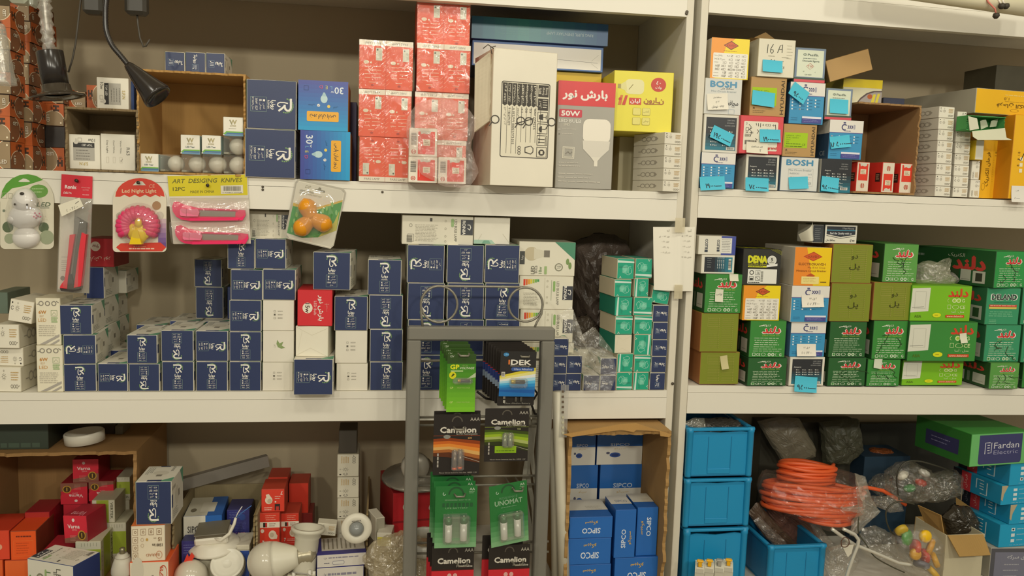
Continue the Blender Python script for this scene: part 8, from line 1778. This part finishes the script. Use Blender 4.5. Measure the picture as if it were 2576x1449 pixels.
bag('wrapped_goods', 'greenish dark bundle in shade at the back', [(2060, 1060), (2160, 1052), (2170, 1130), (2130, 1170), (2070, 1165)], 0.2, .002, card('#484838', .5, .25, 20, .4), 73, cat='bundle', thick=.05)
carton('carton', 'dark carton put in to darken the back, left of the Latin-lettered green box', (2152, 1064, 2420, 1400), 0.275, 0.015, front='#34332a', on=RCt)  # thin dark carton put in where only shade falls on the back panel
# clear bags of small goods
fb = film(.09, .17, '#c8c0a8', .10, 0.6, 60)
for k, (pts, Y, lab, th) in enumerate((([(2232, 1190), (2260, 1165), (2300, 1162), (2345, 1185), (2350, 1240), (2310, 1264), (2250, 1262), (2226, 1230)], .09, 'puffy clear bag with white, red and green bits, back centre', .07), ([(2205, 1200), (2235, 1192), (2245, 1240), (2205, 1245), (2188, 1228)], .12, 'small puffy clear bag left of the one with red and green bits', .05), ([(2190, 1250), (2260, 1246), (2272, 1284), (2240, 1290), (2195, 1270)], .04, 'silvery clear bag below the loose orange cable end', .03), ([(2165, 1330), (2200, 1322), (2245, 1342), (2260, 1380), (2300, 1430), (2285, 1440), (2230, 1420), (2175, 1400), (2160, 1360)], .0, 'long clear bag behind the shiny metal rods', .03), ([(2080, 1380), (2140, 1360), (2160, 1410), (2130, 1470), (2080, 1470), (2074, 1420)], -.01, 'clear bag low at the right of the lone crate', .03), ([(2330, 1196), (2400, 1180), (2424, 1200), (2420, 1240), (2360, 1262), (2300, 1262), (2330, 1230)], .07, 'brownish clear bag in front of the dark carton', .05))):
    bag('plastic_bag', lab, pts, Y, .0024, fb, 80 + k, thick=th)
for x, y, cl, nm in ((2316, 1214, '#c83828', 'red'), (2288, 1228, '#2c9048', 'green'), (2270, 1196, '#d8d4c4', 'white'), (2325, 1190, '#d0ccc0', 'white')):
    mb = MB(); p = P(x, y, .075); mb.lathe([(0, .008), (.008, .006), (.011, 0), (.008, -.006), (0, -.008)], card(cl, .4), 10, Matrix.Rotation(R(40 + x), 4, 'Y') @ Matrix.Scale(1.3, 4, (1, 0, 0))); tag(mb.build('small_part', loc=p), f'{nm} plastic bit inside the puffy clear bag' + (', upper right one' if x == 2325 else ', left one' if x == 2270 else ''), 'part')
# bag of coloured clips
bag('plastic_bag', 'clear bag full of yellow, red and green plastic clips, bottom edge', [(2255, 1330), (2300, 1318), (2345, 1330), (2370, 1370), (2372, 1430), (2340, 1470), (2290, 1450), (2262, 1400), (2245, 1360)], -.02, .002, film(.06, .12, '#e8e0c8', .09, .6, 60), 91, thick=.06)
for i, (x, y, r_, cl, nm) in enumerate(((2328, 1349, 14, '#f0c014', 'bright yellow round cap at the top of the clip bag'), (2303, 1394, 13, '#e0a41c', 'amber round cap at the left of the clip bag'), (2340, 1376, 20, '#d89c28', 'mustard yellow clip in the middle of the clip bag'), (2303, 1376, 17, '#d04830', 'red clip at the left of the clip bag'), (2325, 1398, 17, '#c8443c', 'red clip in the middle of the clip bag'), (2352, 1408, 18, '#d8a428', 'yellow clip at the right of the clip bag'), (2282, 1352, 18, '#4c9c44', 'green clip at the upper left of the clip bag'), (2268, 1334, 15, '#c8a838', 'pale yellow clip at the top left of the clip bag'), (2318, 1420, 18, '#6c6c78', 'grey clip low in the clip bag'), (2346, 1438, 18, '#e0b42c', 'yellow clip at the bottom of the clip bag'))):
    p = P(x, y, -.036 if 'cap' in nm else -.028); rr = P(x + r_, y, -.03).x - P(x, y, -.03).x
    mb = MB(); mb.lathe([(0, .006), (rr * .8, .0055), (rr, .003), (rr, -.004), (rr * .7, -.006), (0, -.006)], card(cl, .35, .06), 16, Matrix.Rotation(R(80 if 'cap' in nm else 40 + 37 * i), 4, 'X') @ Matrix.Rotation(R(0 if 'cap' in nm else 25 * i), 4, 'Y')); tag(mb.build('plastic_clip', loc=p), nm, 'clip', 'coloured clips in the clear bag')
# opened small carton with a kraft flap
oc = empty('open_carton', P(2420, 1418, -.01), 'small white and kraft carton with open flaps, right of the clip bag', 'carton'); oc.location.z = RCt
x0, x1 = P(2376, 1400, -.01).x - oc.location.x, P(2472, 1400, -.01).x - oc.location.x; hh = P(2420, 1345, -.01).z - RCt; dd = .10
wk = card('#cfc6a8', .6, .04); kf = kraft('#b08c50')
mb = MB(); mb.box((x0, 0, 0), (x1, .002, hh), wk, .0004); mb.build('front_wall', parent=oc); mb = MB(); mb.box((x0, dd, 0), (x1, dd + .002, hh), kf, .0004); mb.build('back_wall', parent=oc)
for x in (x0, x1 - .002): mb = MB(); mb.box((x, .002, 0), (x + .002, dd, hh), wk, .0004); mb.build('side_wall', parent=oc)
mb = MB(); mb.box((x0 + .002, .002, .0004), (x1 - .002, dd, .003), kf, .0004); mb.build('bottom_panel', parent=oc)
def flap(pts, Y0, Y1): 
    q_ = [P(x, y, Y) - oc.location for (x, y), Y in zip(pts, (Y0, Y0, Y1, Y1))]; mb = MB(); N_ = (q_[1] - q_[0]).cross(q_[3] - q_[0]).normalized() * .0016
    mb.add(q_ + [v + N_ for v in q_], [[0, 1, 2, 3], [7, 6, 5, 4], [0, 4, 5, 1], [1, 5, 6, 2], [2, 6, 7, 3], [3, 7, 4, 0]], kf); f = mb.build('flap', parent=oc); f['label'] = 'open kraft flap'
flap([(2384, 1346), (2474, 1344), (2492, 1396), (2414, 1400)], -.012, -.045); flap([(2376, 1344), (2368, 1296), (2310, 1270), (2330, 1318)], .0, .06); flap([(2452, 1342), (2448, 1280), (2404, 1250), (2406, 1320)], .09, .10)
bag('plastic_bag', 'dark glossy plastic bag inside the small open carton', [(2370, 1300), (2400, 1270), (2440, 1275), (2462, 1310), (2460, 1340), (2385, 1344)], .05, .002, card('#3c362c', .18, .25, 20, .6), 95, thick=.04)
# shiny rods, wire loops, tag
rodm = card('#dedacc', .2, .03, metal=.35); Y_ = -.05
for nm, pts in (('bent chrome rod lying slantwise over the clear bags', [(2092, 1330), (2122, 1352), (2150, 1370), (2200, 1390), (2260, 1416), (2292, 1421)]), ('bent chrome rod running down out of view', [(2120, 1330), (2150, 1344), (2160, 1358), (2158, 1372), (2148, 1396), (2136, 1430), (2124, 1470)])):
    q_ = [P(x, y, Y_) for x, y in pts]; f = []
    for i in range(len(q_) - 1): f += [q_[i].lerp(q_[i + 1], t / 4) for t in range(4)]
    mb = MB(); mb.tube(f + [q_[-1]], .0034, rodm, 10); tag(mb.build('metal_rod'), nm, 'rod', 'chrome rods'); Y_ -= .012
def loop(label, pts, Y, col, r=.0013):
    mb = MB(); q_ = [P(x, y, Y) for x, y in pts]; f = []
    for i in range(len(q_) - 1):
        p0, p1, p2, p3 = q_[max(i - 1, 0)], q_[i], q_[i + 1], q_[min(i + 2, len(q_) - 1)]
        for t in range(5): t /= 5; f.append(0.5 * ((2 * p1) + (p2 - p0) * t + (2 * p0 - 5 * p1 + 4 * p2 - p3) * t * t + (3 * p1 - p0 - 3 * p2 + p3) * t ** 3))
    mb.tube(f + [q_[-1]], r, card(col, .45), 7); tag(mb.build('cable_loop'), label, 'cable')
loop('dark cable loop in front of the bag of coloured clips', [(2300, 1268), (2260, 1262), (2232, 1280), (2230, 1310), (2245, 1342), (2270, 1350)], -.01, '#3c3a2c', .0016); loop('dark cable arching over the bag with red and green bits', [(2262, 1258), (2256, 1200), (2275, 1165), (2310, 1160), (2350, 1170), (2400, 1186)], .045, '#3c3a30', .0017); loop('thin dark cable curving down over the long clear bag', [(2160, 1300), (2160, 1340), (2178, 1368), (2200, 1400), (2240, 1424), (2275, 1440)], -.045, '#4a4838', .0013); loop('rust brown ring holding the small white tag', [(2116, 1362), (2118, 1374), (2128, 1376), (2136, 1368), (2134, 1356), (2124, 1352), (2116, 1362)], -.07, '#5c3c2c', .0009)
mb = MB(); q_ = [P(x, y, -.066) for x, y in ((2118, 1372), (2148, 1370), (2142, 1392), (2133, 1402))]; c0 = sum(q_, Vector()) / 4; mb.add([v - c0 for v in q_] + [v - c0 + Vector((0, .0006, 0)) for v in q_], [[0, 1, 2, 3], [7, 6, 5, 4], [0, 4, 5, 1], [1, 5, 6, 2], [2, 6, 7, 3], [3, 7, 4, 0]], card('#d8d2c0', .6)); tag(mb.build('paper_tag', loc=c0), 'small white paper tag on the rust brown ring', 'tag')
# flat boxes at the right end
G = 'flat blue electrical boxes at the right end'
a = carton('meter_box', 'grey box with a violet panel, bottom of the right end pile', (2494, 1378, 2640, 1462), -.012, .12, front='#55555c', side='#b8b4a8', cv=a_grey_meter(), on=RCt, yaw=-4)
z = top(a)
for i, (px, lab, yw, s_) in enumerate((((2510, 1316, 2640, 1377), 'bottom of the four', 4, 0), ((2536, 1266, 2660, 1316), 'with a torn corner, second of the four', 5, -1), ((2513, 1218, 2650, 1266), 'with a scuffed corner, third of the four', 6, -1), ((2533, 1162, 2660, 1218), 'top of the four', 8, 2))):
    o = carton('electrical_box', f'flat bright blue box {lab} at the right end', px, -.004, .13, front='#18a0cc', side='#1a8cb8', cv=a_fardan_blue(s_), on=z, yaw=yw, group=G, lcv=a_fardan_side(), faces={'+z': '#28a4c8'}, rough=.35); z = top(o)
    if s_ == -1:
        w, h, d = o_dims[o.name]; mb = MB(); mb.add([(-w / 2 - .0003, -d / 2 - .0004, h + .0002), (-w / 2 + .016, -d / 2 - .0004, h + .0002), (-w / 2 + .006, -d / 2 - .0004, h * .55), (-w / 2 + .004, -d / 2 - .0004, h * .2), (-w / 2 - .0003, -d / 2 - .0004, h * .3)], [[0, 1, 2, 3, 4]], card('#b8a888', .7)); f = mb.build('torn_patch', parent=o); f['label'] = 'torn pale corner'
carton('electrical_box', 'green box with a violet end panel and Latin lettering, top of the right end pile', (2434, 1088, 2596, 1160), -.02, .15, front='#6cb86c', side='#2c7c2c', cv=a_fardan(), on=z, yaw=7, faces={'+z': '#3c8c3c', '-x': '#2a6c2a'}, rough=.35, lcv=(lambda c: (c.rect(20, 30, 80, 76, '#33345c'), c.greek(30, 44, 70, 2, 12, '#77789c', 3, 3), c)[-1])(Cv(100, 100)))
if False:
    pass
